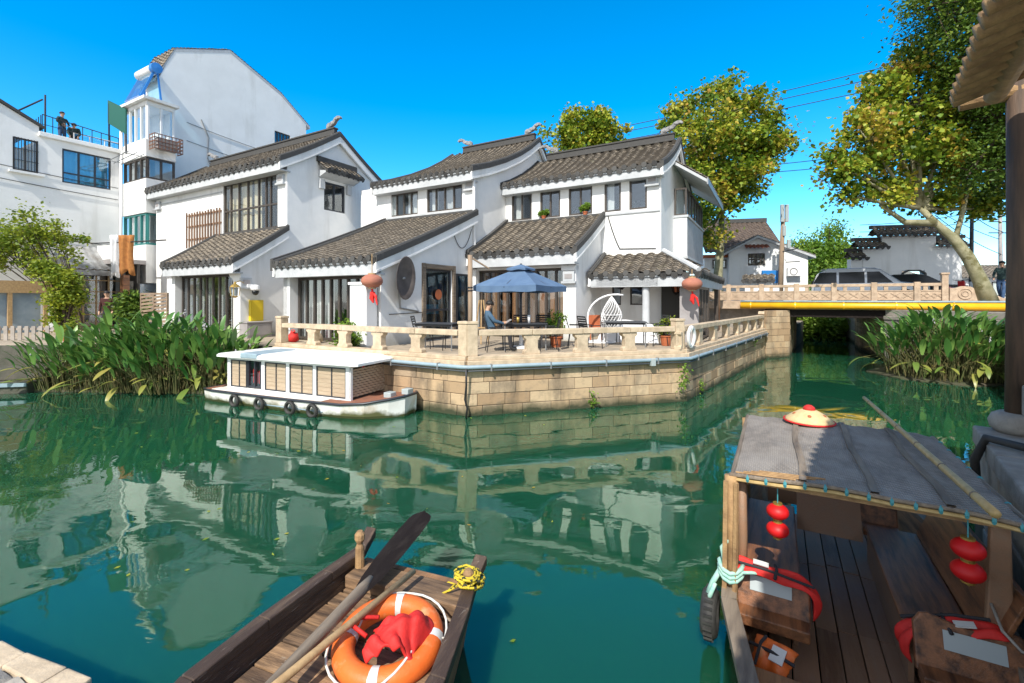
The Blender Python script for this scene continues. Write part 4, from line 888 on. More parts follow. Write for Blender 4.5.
for i in range(6): b.tube([V(uW-.15-.3*i, 7.85, 10.3), V(uW-.15-.3*i, 7.85, 11.2-.03*i)], .018, 5)
b.build('roof_railing', M['black_metal'], lb)
p = hs(uW-.9, 10.0, 10.06); t = thing('greenhouse_frame', 'low glazed plant frame on the flat roof beside the two roof workers', 'plant frame', p, HROT); b = MB()
for y in (-.9, -.3, .3, .9): b.tube([(.5, y, 0), (.5, y, .75), (-.3, y, .95)], .025, 5)
b.tube([(.5, -.9, .75), (.5, .9, .75)], .025, 5); b.build('frame', M['frame_white'], t)
b = MB(); b.box((.46, -.88, .05), (.49, .88, .73)); b.build('pane', M['glass'], t); b = MB(); b.box((-.5, -.9, .0), (.4, .9, .4)); b.build('planter', M['green_board'], t)
p = hs(-29.75, 11.0, 10.1); t = thing('green_panel', 'dark green board standing upright at the edge of the roof terrace', 'board', p, HROT); b = MB()
b.hexa([(-.5, -.5, 1.7), (.75, -.2, 1.0), (.75, -.14, 1.0), (-.5, -.44, 1.7), (-.5, -.5, 2.9), (.75, -.2, 2.3), (.75, -.14, 2.3), (-.5, -.44, 2.9)]); b.build('board', M['green_board'], t)
b = MB(); b.bar((-.45, -.46, 0), (-.45, -.46, 2.7), .06, .06); b.bar((.7, -.16, 0), (.7, -.16, 2.3), .06, .06); b.build('post', M['black_metal'], t)
# laundry
for nm, lab, mk, x0, x1, hh, px in (('hanging_towel', 'orange brown towel hanging on the line before the corner bay', 'brown_cloth', -.36, .36, 1.75, 126), ('hanging_sheet', 'narrow white cloth hanging beside the orange brown towel', 'white_cloth', -.2, .2, 1.9, 114)):
    p = Lv(px, 235, 9.6); t_ = hs(p.x, p.y, p.z); b = MB(); k = 12; vs = []
    for j in range(9):
        for i in range(k+1): vs.append((x0+(x1-x0)*i/k*(1-.12*math.sin(j*.4)), .07*math.sin(i*1.1+j*.12)+.02*R.random(), -hh*j/8-(.12*math.sin(i*.7) if j == 8 else 0)))
    b.add(vs, [(j*(k+1)+i, j*(k+1)+i+1, (j+1)*(k+1)+i+1, (j+1)*(k+1)+i) for j in range(8) for i in range(k)])
    o = b.build(nm, M[mk], None, t_, HROT+.5, smooth=True); so_ = o.modifiers.new('thick', 'SOLIDIFY'); so_.thickness = .02; tag(o, lab, 'laundry')
pA1, pB1 = Lv(-8, 243, 9.4), Lv(166, 240, 9.75)
b = MB(hs(*pA1)); b.tube(cat_pts(hs(*pA1), hs(pB1.x, pB1.y, pB1.z), .12, 20), .03, 6); tag(b.build('laundry_line', M['cable'], None, hs(*pA1)), 'dark line strung across the yard carrying the laundry and the vine', 'line')
# balcony under the bay, crates and dark yard behind the reeds
t, off = local_thing('balcony_shed', 'small dim lean-to under the balcony beside the left house', 'shed', -26.9, 10.6, DK)
b = MB(off); b.box((-29.2, 9.7, 4.3), (-26.9, 10.85, 4.5)); b.box((-29.2, 9.72, 2.9), (-29.05, 9.9, 4.29)); b.box((-29.2, 9.72, DK), (-28.75, 9.9, 4.29)); b.build('frame', M['cabinet'], t)
b = MB(off); b.box((-29.2, 9.72, 4.52), (-26.9, 9.78, 5.25)); b.build('balcony_front', M['plaster'], t)
b = MB(off); b.box((-28.7, 10.5, DK), (-26.9, 10.6, 4.28)); b.build('back_wall', M['room'], t)
b = MB(off); b.box((-27.25, 9.95, 1.9), (-26.95, 10.2, 3.75)); b.build('red_door', M['seat_wood'], t)
# wooden slatted gate by the reeds
p0, p1 = Pt(141, 293, 17.2), Pt(168, 291, 16.4)
F, L = frame((p0.x, p0.y), (p1.x, p1.y)); o = V(p0.x, p0.y, DK); t = thing('slatted_gate', 'pale wooden slatted gate standing between the lean-to and the left house', 'gate', o)
zt = p0.z
b = MB(o); b.fbox(F, 0, .06, DK, zt, -.03, .03); b.fbox(F, L/2-.03, L/2+.03, DK, zt, -.03, .03); b.fbox(F, L-.06, L, DK, zt, -.03, .03); b.fbox(F, .06, L/2-.03, zt-.07, zt, -.03, .03); b.fbox(F, L/2+.03, L-.06, zt-.07, zt, -.03, .03); b.build('gate_frame', M['wood_fence'], t)
b = MB(o); z_ = DK+.1
while z_ < zt-.12:
    for s0, s1 in ((.06, L/2-.03), (L/2+.03, L-.06)): b.hexa([F[0]+F[1]*a+V(0, 0, zz+(.12 if (a == s1) else 0))+F[3]*n_ for n_ in (-.02, .02) for a, zz in ((s0, z_), (s1, z_-.06), (s1, z_+.02), (s0, z_+.08))])
    z_ += .13
b.build('slats', M['wood_fence'], t)
# glazed garage with corrugated roof
ug = -28.25; g0, g1 = Lu(70, 270, ug).y, Lu(121, 272, ug).y; zt = Lu(72, 268, ug).z
t, off = local_thing('glazed_shed', 'dark glazed shed with gridded panes and corrugated roof against the white block', 'shed', ug, g0, DK)
b = MB(off)
for i in range(5): y = g0+(g1-g0)*i/4; b.fbox(side(ug), y-.03, y+.03, DK, zt, -.06, 0)
for i in range(6):
    z_ = DK+.1+(zt-DK-.1)*i/5
    for j in range(4): b.fbox(side(ug), g0+(g1-g0)*j/4+.03, g0+(g1-g0)*(j+1)/4-.03, z_-.025, z_+.02, -.05, -.01)
b.build('grid', M['pale_wood'], t); b = MB(off); b.fbox(side(ug), g0, g1, DK, zt, -.035, -.025); b.build('pane', M['glass'], t)
b = MB(off); b.box((uW+.02, g0, DK), (ug-.6, g1, zt-.1)); b.build('interior', M['room'], t)
b = MB(off); n = 44; vs = []
for k, (u_, z_) in enumerate(((ug+.35, zt-.02), (uW+.15, zt+1.15))):
    vs += [V(u_, g0-.9+(g1-g0+1.0)*i/n, z_+.03*math.sin(i*1.57)) for i in range(n+1)]
b.add(vs, [(i, i+1, n+2+i, n+1+i) for i in range(n)]); ro = b.build('corrugated_roof', M['corrugated'], t, smooth=True); ro.modifiers.new('thick', 'SOLIDIFY').thickness = .02
b = MB(off); b.fbox(side(ug+.3), g0-.2, g1+.05, zt-.32, zt-.08, 0, .04); b.build('valance', M['corrugated'], t)
# open pavilion at far left: tiled roof, wooden lintel, faded blue wall
pu = -26.6; y0, y1 = Lu(-30, 290, pu).y, Lu(60, 290, pu).y
zl0, zl1 = Lu(30, 293, pu).z, Lu(30, 281, pu).z; zb = Lu(30, 326, pu).z
t, off = local_thing('garden_pavilion', 'low pavilion with dark tiled roof, yellow wooden lintel and faded blue wall at far left', 'pavilion', pu, y1, DK)
b = MB(off); b.fbox(side(pu), y0, y1, zl0, zl1, -.15, 0); b.build('lintel', M['pale_wood'], t)
for yy in (y1-.16, y1-.5, y0+1):
    b = MB(off); b.fbox(side(pu), yy, yy+.13, DK, zl0-.003, -.14, -.01); b.build('post', M['pale_wood'], t)
b = MB(off); b.fbox(side(pu-.2), y0, y1-.55, DK, zl0, -.12, 0); b.build('wall', M['faded_mural'], t)
b = MB(off); roof(b, Fg, y0, y1+.2, [(-pu-.45, zl1+.02), (-pu+1.0, zl1+.9)], .28, .15); rf = b.build('roof', M['tile_dark'], t)
b = MB(off); drips(b, Fg, y0, y1+.2, -pu-.45, zl1+.0, .28); b.build('drip_tile', M['tile_dark'], rf)
b = MB(off); b.fbox((V(0, y1+.2, 0), V(1, 0, 0), V(0, 0, 1), V(0, -1, 0)), pu-1.3, pu-.3, DK, zl1+1.1, 0, .2); b.build('gable_wall', M['trim'], t)
# picket fence on the bank and the low landing stage
pa, pb_ = Pz(-25, 352, .85), Pz(52, 347, .85)
pa = V(-17.9, 14.1, 0); 
fa, fb = Pt(-25, 350, 15.2), Pt(56, 345, 15.6)
F, L = frame((fa.x, fa.y), (fb.x, fb.y)); o = V(fb.x, fb.y, DK-.35)
t = thing('picket_fence', 'weathered grey picket fence on the bank in front of the faded blue wall', 'fence', o)
zq0, zq1 = fa.z, fa.z+.78
b = MB(o); b.fbox(F, 0, L, zq0+.1, zq0+.18, -.05, -.005); b.fbox(F, 0, L, zq1-.14, zq1-.06, -.05, -.005); b.build('rail', M['grey_fence'], t)
b = MB(o); x = .02
while x < L-.1: b.fbox(F, x, x+.11, zq0, zq1+R.uniform(-.01, .01), 0, .03, 0, R.random()); x += .2
pk = b.build('pickets', M['grey_fence'], t); pk['kind'] = 'stuff'
b = MB(o); b.fbox(F, -.5, L+.3, zq0-.16, zq0-.003, -.5, .12); b.build('kerb', M['grey_stone'], t)
la = thing('landing_stage', 'low stone landing stage coloured as in shade with a blue edge at the left bank', 'landing', V(-14.2, 13.2, 0))
b = MB(V(-14.2, 13.2, 0)); b.hexa([(-19, 11.6, -.3), (-13.4, 12.7, -.3), (-13.4, 13.95, -.3), (-19, 13.2, -.3), (-19, 11.6, .28), (-13.4, 12.7, .28), (-13.4, 13.95, .28), (-19, 13.2, .28)]); b.hexa([(-19, 12.2, .284), (-13.4, 13.2, .284), (-13.4, 13.95, .284), (-19, 13.2, .284), (-19, 12.2, .62), (-13.4, 13.2, .62), (-13.4, 13.95, .62), (-19, 13.2, .62)]); b.build('steps', M['shade_stone'], la, bevel=.03)
b = MB(V(-14.2, 13.2, 0)); b.bar((-19, 11.57, .24), (-13.38, 12.67, .24), .04, .1); b.build('edge_strip', M['pipe_blue'], la)

# ------------------------------------------------------------------ bridge
bt = thing('stone_bridge', 'stone road bridge with carved balustrade over the narrow canal', 'bridge', br(2.6, 0))
F = (BR, HU, V(0, 0, 1), -HV); off = br(2.6, 0)
b = MB(off); b.fbox(F, -4.5, 9.3, RZ-.28, RZ+.03, -.6, .05); b.fbox(F, -4.5, 9.3, RZ+.034, RZ+.1, -.5, .0); b.build('deck_edge', M['bridge_stone'], bt, bevel=.015)
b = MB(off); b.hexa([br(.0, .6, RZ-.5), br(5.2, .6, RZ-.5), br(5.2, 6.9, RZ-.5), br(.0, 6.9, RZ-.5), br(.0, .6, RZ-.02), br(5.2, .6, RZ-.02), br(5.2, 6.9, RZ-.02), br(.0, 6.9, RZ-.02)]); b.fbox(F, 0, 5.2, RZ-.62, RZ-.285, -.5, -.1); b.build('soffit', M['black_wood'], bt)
rz = RZ+.1; hz = 3.24
posts = [-2.9+1.38*i for i in range(7)]+[6.22]
for i, s_ in enumerate(posts):
    b = MB(off); b.fbox(F, s_-.1, s_+.1, rz, hz+(.32 if i == len(posts)-1 else .05), -.3, -.06)
    if i == len(posts)-1: b.fbox(F, s_-.13, s_+.13, hz+.322, hz+.4, -.33, -.03)
    b.build('post', M['bridge_stone'], bt, bevel=.015)
for i in range(len(posts)-1):
    a0, a1 = posts[i]+.1, posts[i+1]-.1
    if a1 <= a0+.1: continue
    b = MB(off); b.fbox(F, a0, a1, hz-.12, hz, -.26, -.1); b.build('rail', M['bridge_stone'], bt, bevel=.012)
    b = MB(off); b.fbox(F, a0, a1, rz+.02, rz+.44, -.22, -.14)
    am = (a0+a1)/2; zc = rz+.23
    for k in range(3):
        cxx = a0+(a1-a0)*(k+.5)/3
        for dx, dz in ((1, 1), (1, -1)): b.bar(F[0]+F[1]*(cxx-.14*dx)+F[3]*-.132+V(0, 0, zc-.1*dz), F[0]+F[1]*(cxx+.14*dx)+F[3]*-.132+V(0, 0, zc+.1*dz), .025, .03, up=tuple(F[3]))
    b.fbox(F, a0+.02, a1-.02, rz+.4, rz+.44, -.139, -.12); b.fbox(F, a0+.02, a1-.02, rz+.04, rz+.08, -.139, -.12)
    for q in (.25, .75): b.fbox(F, a0+(a1-a0)*q-.07, a0+(a1-a0)*q+.07, rz+.441, hz-.121, -.24, -.12)
    b.build('panel', M['bridge_stone'], bt)
s0 = 6.35; pf = [(s0, rz), (s0, rz+.52), (s0+.15, rz+.5), (s0+.35, rz+.58), (s0+.6, rz+.56), (s0+.85, rz+.42), (s0+1.0, rz+.3), (s0+1.25, rz+.27), (s0+1.5, rz+.12), (s0+1.75, rz+.08), (s0+1.75, rz)]
b = MB(off); b.prism(F, pf, -.3, -.08); b.build('drum_stone', M['bridge_stone'], bt, bevel=.02)
b = MB(off); cp_ = F[0]+F[1]*(s0+.45)+F[3]*-.07+V(0, 0, rz+.28); b.tube(arc_pts(cp_, F[1], V(0, 0, 1), .2, 0, 2*PI, 20)[:-1], .02, 6, closed=True); b.tube(arc_pts(cp_, F[1], V(0, 0, 1), .1, 0, 2*PI, 14)[:-1], .018, 6, closed=True); b.build('drum_carving', M['bridge_stone'], bt, smooth=True)
b = MB(off); Fm, Lm = frame((11.1, 20.2), (12.4, 20.7)); masonry(b, (Fm[0]+Fm[3]*.05, Fm[1], Fm[2], Fm[3]), Lm+.05, -.4, 2.1, .27, .4, .75); Fm, Lm = frame((12.45, 20.7), (15.3, 24.8)); masonry(b, Fm, Lm, -.4, 2.0, .27, .4, .75); b.build('abutment', [M['stone'], M['mortar']], bt, bevel=.008)
for nm, sa, sb_ in (('abutment', 4.42, 5.3),):
    Fq = (BR-HV*.0, HU, V(0, 0, 1), -HV); b = MB(off)
    p0_, p1_ = br(sa, .35), br(sb_, .35); Fm, Lm = frame((p0_.x, p0_.y), (p1_.x, p1_.y)); masonry(b, Fm, Lm, -.4, RZ-.3, .27, .4, .75)
    e0, e1_ = (br(sb_, .35), br(sb_+.2, 6.9)) if sa < 0 else (br(sa-.2, 6.9), br(sa, .35)); Fm, Lm = frame((e0.x, e0.y), (e1_.x, e1_.y)); masonry(b, Fm, Lm, -.4, RZ-.5, .27, .4, .75)
    b.build(nm, [M['stone'], M['mortar']], bt, bevel=.008)
b = MB(off); Fm, Lm = frame((C_.x, C_.y), (br(-.62, .35).x, br(-.62, .35).y)); 
yp = thing('yellow_pipe', 'fat yellow pipe running along the outside of the bridge', 'pipe', br(2.6, -.12, 2.34)); o = br(2.6, -.12, 2.34)
b = MB(o); b.tube([br(-1.0, -.12, 2.3), br(9.3, -.12, 2.3)], .14, 14); b.build('pipe', M['yellow'], yp, smooth=True)
for i in range(6): b = MB(o); s_ = -.6+1.75*i; b.tube([br(s_, -.12, 2.3), br(s_+.05, -.12, 2.3)], .16, 14); b.build('flange', M['yellow'], yp)
b = MB(o); b.tube([br(-1.0, -.1, 2.49), br(9.3, -.1, 2.49)], .04, 8); b.build('upper_pipe', M['pipe_blue'], yp, smooth=True)
p = br(.55, -.05, 1.72); t = thing('bridge_lamp', 'small white globe lamp fixed under the bridge edge', 'lamp', p); b = MB(p); b.lathe([(.02, -.16), (.1, -.13), (.15, 0), (.11, .12), (.05, .16)], 14, Matrix.Translation(p)); b.build('globe', M['clean_white'], t, smooth=True); b = MB(p); b.tube([p+V(0, 0, .15), p+V(0, .0, .35)], .04, 8); b.build('stem', M['grey_metal'], t)
# right bank retaining wall with stone coping
rw = thing('bank_wall', 'grey block retaining wall with stone coping on the right bank', 'wall', V(16.1, 15, 0))
b = MB(V(16.1, 15, 0)); pts = [(15.4, 19.0), (16.1, 15.0), (9.0, 6.5)]
b2 = MB(V(16.1, 15, 0))
for p_, q_ in zip(pts[:-1], pts[1:]):
    Fm, Lm = frame(p_, q_); masonry(b, Fm, Lm, -.4, 1.75, .3, .5, .9); b2.fbox(Fm, 0, Lm, 1.754, 1.9, -.5, .08); b2.fbox(Fm, 0, Lm, 1.904, 2.16, -.42, -.02)
b.build('masonry', [M['grey_stone'], M['mortar']], rw, bevel=.01); b2.build('coping', M['grey_stone'], rw, bevel=.015)

# ------------------------------------------------------------------ foliage
def leaf_mesh(name, cs, size, mats, parent, off, droop=.35, wd=.9, bias=None, rsel=(0, 1)):
    """cs (N,3) leaf positions -> one crown mesh of folded two-face leaves with a tone per leaf"""
    n = len(cs); cs = np.asarray(cs)-np.array(off)
    d = NR.normal(size=(n, 3)); d[:, 2] = d[:, 2]*.5-droop; d /= np.linalg.norm(d, axis=1)[:, None]
    u = NR.normal(size=(n, 3)); u[:, 2] += .9
    s = np.cross(d, u); s /= np.linalg.norm(s, axis=1)[:, None]+1e-9; nn = np.cross(s, d)
    L = size*NR.uniform(.65, 1.25, n)[:, None]; W = L*wd*.5
    a = cs; mid = cs+d*L*.45; tip = cs+d*L
    v = np.stack([a, mid+s*W+nn*W*.3, tip, mid-s*W+nn*W*.3], 1).reshape(-1, 3)
    i = np.arange(n)*4; f = np.stack([np.stack([i, i+1, i+2], 1), np.stack([i, i+2, i+3], 1)], 1).reshape(-1, 3)
    me = bpy.data.meshes.new(name); me.vertices.add(len(v)); me.vertices.foreach_set('co', v.ravel())
    me.loops.add(len(f)*3); me.loops.foreach_set('vertex_index', f.ravel().astype(np.int32))
    me.polygons.add(len(f)); me.polygons.foreach_set('loop_start', np.arange(len(f))*3)
    me.update(calc_edges=True); me.materials.append(mats)
    r = NR.uniform(rsel[0], rsel[1], n) if bias is None else np.clip(np.asarray(bias)+NR.normal(0, .17, n), 0, 1)
    at = me.attributes.new('rnd', 'FLOAT', 'FACE'); at.data.foreach_set('value', np.repeat(r, 2))
    o = bpy.data.objects.new(name, me); COL.objects.link(o)
    if parent is not None: o.parent = parent
    return o
def clumps(lobes, nc, nl, rad_, rr, flat=.75, bias_rng=(0, 1)):
    """cluster centres near the skin of the lobes, then leaves round each centre; each clump has its own tone"""
    cs, bi, cen = [], [], []
    wts = np.array([l[1]**2 for l in lobes]); wts = wts/wts.sum()
    for _ in range(nc):
        c, r_ = lobes[rr.choice(len(lobes), p=wts)]
        d = rr.normal(size=3); d /= np.linalg.norm(d); q = np.array(c)+d*r_*(rr.uniform(.35, 1.06)**.6)*np.array([1, 1, .95]); cen.append(q)
        tone = rr.uniform(*bias_rng); k = int(nl*rr.uniform(.6, 1.4)); rc = rad_*rr.uniform(.6, 1.3)
        g_ = rr.normal(size=(k, 3))*np.array([1, 1, flat])*rc*.55
        cs.append(q+g_); bi.append(np.full(k, tone))
    return np.concatenate(cs), np.concatenate(bi), cen
def tree(name, label, base, path, r0, lobes, nc, nl, rad_, leaf, mk, bk, wd=.9, group=None, seed=1, bias=(0, 1), twigs=True, droop=.35, flat=.75):
    t = thing(name, label, 'tree', base, 0, group); rr = np.random.RandomState(seed)
    cs, bi, cen = clumps(lobes, nc, nl, rad_, rr, flat, bias)
    leaf_mesh('crown', cs, leaf, M[mk], t, tuple(base), bias=bi, wd=wd, droop=droop)
    b = MB(base); n = len(path); b.tube(path, [r0*(1.25 if i == 0 else 1-.62*i/(n-1)) for i in range(n)], 12); b.build('trunk', M[bk], t, smooth=True)
    b = MB(base); hubs = []
    top = Vector(path[-1])
    for c, r_ in lobes:
        c = Vector(c); m_ = top.lerp(c, .5)+V(0, 0, -.12*r_); b.tube([top, m_, c], [r0*.36, r0*.25, r0*.12], 7); hubs += [m_, c]
    if twigs:
        for q in cen[::2]:
            q = Vector(q); h_ = min(hubs, key=lambda x: (x-q).length); mid = h_.lerp(q, .5)+V(0, 0, -.15); b.tube([h_, mid, q], [r0*.13, r0*.08, .012], 5, cap=False)
    b.build('limb', M[bk], t, smooth=True)
    return t
def lob(l, t, dz=0): 
    out = []
    for px, py, rp, dt in l:
        tt = t+dt; p = Pt(px, py, tt); out.append(((p.x, p.y, p.z), rp*tt/FPX))
    return out
# plane tree behind house three
T1 = 25.0; l1 = lob([(722, 115, 38, 0), (700, 140, 36, -.8), (752, 135, 34, .5), (725, 165, 42, 0), (765, 150, 20, .8), (735, 188, 28, .4), (710, 190, 30, -.5), (714, 225, 20, 0), (727, 92, 16, 0), (680, 118, 16, 0), (698, 102, 16, 0)], T1)
bs = Pt(718, 300, T1); bs.z = DK
tree('plane_tree', 'tall yellowing plane tree rising behind the porch of the right house', bs, [bs, Pt(718, 275, T1), Pt(721, 240, T1), Pt(722, 205, T1)], .3, l1, 330, 66, .56, .2, 'leaf_plane', 'bark_plane', 1.0, 'autumn plane trees', 3, (.12, .78))
T2 = 31.0; l2 = lob([(585, 135, 26, 0), (562, 138, 18, 0), (608, 138, 18, 0), (572, 128, 14, .5), (600, 125, 14, -.5), (587, 160, 26, 0)], T2)
bs = Pt(585, 300, T2); bs.z = DK
tree('plane_tree', 'smaller yellowing plane tree peeping over the roof between the two right houses', bs, [bs, Pt(585, 250, T2), Pt(586, 190, T2)], .3, l2, 150, 66, .56, .22, 'leaf_plane', 'bark_plane', 1.0, 'autumn plane trees', 4, (.15, .7))
T3 = 18.2; l3 = lob([(905, 105, 42, 0), (868, 140, 34, -.5), (848, 170, 22, -.6), (852, 196, 14, -.5), (905, 160, 40, 0), (955, 140, 44, .6), (918, 62, 22, 0), (985, 180, 32, .8), (940, 192, 22, .3), (882, 192, 20, 0), (985, 130, 36, .6), (878, 92, 20, 0), (836, 155, 12, -.5), (960, 85, 34, .5), (985, 208, 14, .8)], T3)
bs = Pt(988, 303, 17.6)
tree('plane_tree', 'big leaning plane tree with mottled trunk at the right end of the bridge', bs, [bs, Pt(981, 282, 17.6), Pt(968, 257, 17.7), Pt(953, 238, 17.8), Pt(938, 225, 18), Pt(920, 208, 18.2)], .27, l3, 420, 60, .46, .17, 'leaf_plane', 'bark_plane', 1.0, 'autumn plane trees', 5, (.12, .85))
b = MB(bs); b.tube([Pt(955, 240, 17.8), Pt(962, 215, 17.9), Pt(970, 180, 18.1)], [.1, .08, .05], 8); b.tube([Pt(935, 223, 18), Pt(905, 222, 18.1), Pt(880, 205, 18)], [.15, .11, .06], 8)
o = b.build('limb', M['bark_plane'], None, smooth=True); o.parent = [x for x in COL.objects if x.name.startswith('plane_tree') and (x.location-bs).length < .01][0]
T4 = 16.5; l4 = lob([(985, 40, 60, 0), (950, 15, 40, 0), (1000, 120, 48, .4), (1015, 70, 60, 0), (935, 5, 24, -.3), (975, 165, 24, .5), (1015, 170, 36, .5), (990, -40, 70, 0), (1060, 60, 90, 0)], T4)
bs = Pt(1075, 300, T4); bs.z = DK
tree('camphor_tree', 'dark green leafy tree overhanging behind the pavilion roof at top right', bs, [bs, Pt(1075, 230, T4), Pt(1060, 150, T4), Pt(1040, 80, T4)], .3, l4, 520, 95, .62, .15, 'leaf_dark', 'bark', .5, None, 6, (.1, .9), droop=.5)
T5 = 38.0; l5 = lob([(828, 245, 18, 0), (815, 262, 18, 0), (845, 262, 18, 0), (830, 228, 9, 0), (828, 275, 22, 0), (805, 245, 8, 0)], T5)
bs = Pt(828, 300, T5); bs.z = RZ
tree('willow_tree', 'fresh green bushy tree beyond the bridge between the two white houses', bs, [bs, Pt(828, 280, T5), Pt(828, 255, T5)], .25, l5, 200, 80, .8, .26, 'leaf_light', 'bark', .5, None, 8, (.2, 1), droop=.9)
for i, (px, py, t_, sz, lab) in enumerate(((842, 322, 31, 34, 'pale green tree hanging over the canal seen through the bridge opening'), (812, 326, 30, 26, 'dark green bush on the left bank seen through the bridge opening'), (866, 328, 31, 22, 'small shrub on the right bank seen through the bridge opening'))):
    ll = lob([(px, py-8, sz*.7, 0), (px-sz*.5, py, sz*.5, 0), (px+sz*.5, py, sz*.5, 0)]+([(px-6, py-34, 18, 2), (px-18, py-26, 15, 2), (px+4, py-48, 11, 3)] if i == 0 else []), t_); bs = Pt(px, 299, t_); bs.z = -.1
    tree('canal_tree', lab, bs, [bs, V(bs.x, bs.y, .8), V(bs.x, bs.y, 1.4)], .12, ll, 130 if i else 210, 60, .7, .24, 'leaf_light', 'bark', .5, None, 20+i, (.45, 1))
# shrubs and vines on the left bank
def shrub(name, label, cat, base, lobes, nc, nl, rad_, leaf, mk, seed, wd=.5, bias=(.1, .9), group=None):
    t = thing(name, label, cat, base, 0, group); rr = np.random.RandomState(seed); cs, bi, cen = clumps(lobes, nc, nl, rad_, rr, .8, bias); leaf_mesh('foliage', cs, leaf, M[mk], t, tuple(base), bias=bi, wd=wd)
    b = MB(base)
    for q in cen[::3]: q = Vector(q); b.tube([base, Vector(base).lerp(q, .55)+V(0, 0, .15), q], [.03, .018, .008], 5, cap=False)
    b.build('stem', M['bark'], t); return t
bs = hs(-26.0, 8.2, DK)
lv = lob([(20, 240, 22, 0), (45, 235, 12, 0), (30, 218, 12, 0), (60, 248, 10, .2), (10, 255, 18, 0), (55, 228, 8, 0), (-10, 235, 20, 0), (70, 255, 8, .2)], 19.2)
shrub('garden_shrub', 'bright green leafy shrub spilling over the pavilion roof at far left', 'shrub', bs, lv, 120, 42, .36, .15, 'leaf_vine', 31, .6, (.35, 1))
bs = Pt(66, 330, 18); bs.z = DK
lv = lob([(62, 300, 10, 0), (66, 280, 10, 0), (58, 275, 8, 0), (72, 295, 7, 0), (60, 318, 8, 0), (45, 268, 8, 0)], 18)
shrub('climbing_vine', 'yellow green climbing vine hanging on the pavilion corner post', 'vine', bs, lv, 110, 50, .3, .14, 'leaf_vine', 32, .7, (.35, 1))
bs = Pt(130, 320, 17.5); bs.z = DK
shrub('cycad_bush', 'dark fern like bush growing beside the slatted gate', 'shrub', bs, lob([(130, 303, 9, 0), (124, 310, 8, 0), (136, 312, 8, 0)], 17.5), 60, 50, .3, .2, 'leaf_dark', 33, .35)
# vine draped on the laundry line
vs_ = []
for i in range(520):
    f_ = R.random(); px = 20+70*f_; vs_.append(tuple(Pt(px, 238+3*f_-R.random()*5+R.gauss(0, 1.6), 20.5+R.gauss(0, .1))))
t = thing('line_vine', 'thin strand of green leaves trailing along the dark line over the yard', 'vine', Pt(55, 240, 20.5)); leaf_mesh('foliage', vs_, .17, M['leaf_vine'], t, tuple(t.location), wd=.6); 
b = MB(t.location); b.tube([Pt(15, 239, 20.5), Pt(55, 240, 20.5), Pt(92, 243, 20.5)], .02, 5); b.build('stem', M['stem'], t)
# broad leaved water plants
def reeds(name, label, cx_, cy_, rx, ry, n, hmin, hmax, seed, group, ang=0, fl=.02, z0=.05):
    rr = random.Random(seed); o = V(cx_, cy_, 0); t = thing(name, label, 'water plants', o, 0, group)
    lf = MB(o); st = MB(o); fw = MB(o); ca, sa = math.cos(ang), math.sin(ang)
    for i in range(n):
        a = rr.uniform(0, 2*PI); q = math.sqrt(rr.random()); lx, ly = rx*q*math.cos(a), ry*q*math.sin(a)
        p = V(cx_+lx*ca-ly*sa, cy_+lx*sa+ly*ca, z0); edge = q
        H_ = rr.uniform(hmin, hmax)*(1-.5*edge**2.5); out = V(math.cos(a+ang)*.9, math.sin(a+ang)-.25, 0)
        lean = rr.uniform(.05, .35)+.6*edge**3
        az = rr.uniform(0, 2*PI); ld = (V(math.cos(az), math.sin(az), 0)*.7+out*edge).normalized()
        dead = rr.random() < .07+.1*(edge > .75)
        top = p+ld*lean*H_*.6+V(0, 0, H_*(rr.uniform(.2, .6) if dead else .72)); mid = p+ld*lean*H_*.15+V(0, 0, H_*.4)
        st.tube([p, mid, top], [.014, .011, .008], 5, cap=False, rnd=rr.random())
        L_f = rr.uniform(.36, .7); W_ = L_f*rr.uniform(.085, .14); sd = V(-ld.y, ld.x, 0); el = rr.uniform(.85, 1.5) if not dead else rr.uniform(-.4, .2)
        droop = rr.uniform(.2, 1.3); pts = []; q_ = top.copy(); e_ = el
        K = 6
        for k in range(K+1):
            w_ = W_*math.sin(PI*min(1, (k/K)*.92+.08))**.75 if k < K else 0
            pts += [q_-sd*w_+V(0, 0, w_*.35), q_, q_+sd*w_+V(0, 0, w_*.35)]
            q_ = q_+(ld*math.cos(e_)+V(0, 0, math.sin(e_)))*L_f/K; e_ -= droop/K
        fs = [(k*3+j, k*3+j+1, k*3+j+4, k*3+j+3) for k in range(K) for j in (0, 1)]
        lf.add(pts, fs, 0, rr.uniform(.05, .3) if dead else rr.uniform(.32, 1))
        if rr.random() < fl:
            s_ = top+V(rr.uniform(-.1, .1), rr.uniform(-.1, .1), rr.uniform(.3, .55)); st.tube([mid, s_], [.008, .006], 4, cap=False)
            for _ in range(5): fw.lathe([(.005, -.03), (.02, 0), (.005, .03)], 5, Matrix.Translation(s_+V(rr.gauss(0, .025), rr.gauss(0, .025), rr.gauss(0, .05))))
    lf.build('foliage', M['leaf_water'], t, smooth=True, recalc=False); st.build('stem', M['stem'], t, recalc=False)
    if fw.f: fl_ = fw.build('flower', M['flower'], t); fl_['kind'] = 'stuff'
GR = 'broad leaved water plants along the bank'
reeds('water_plant', 'low clump of water plants at the left end, drooping over the landing', -12.4, 13.3, 1.2, .7, 230, .8, 2.0, 41, GR)
reeds('water_plant', 'tall clump of broad leaved water plants in front of the slatted gate', -10.9, 13.2, 1.0, .8, 320, 1.2, 2.65, 42, GR)
reeds('water_plant', 'middle clump of broad leaved water plants before the curtained doors of the left house', -9.5, 13.0, .95, .8, 320, 1.2, 2.6, 43, GR)
reeds('water_plant', 'clump of broad leaved water plants touching the stern of the tour boat', -8.3, 13.1, .75, .7, 230, 1.0, 2.35, 44, GR)
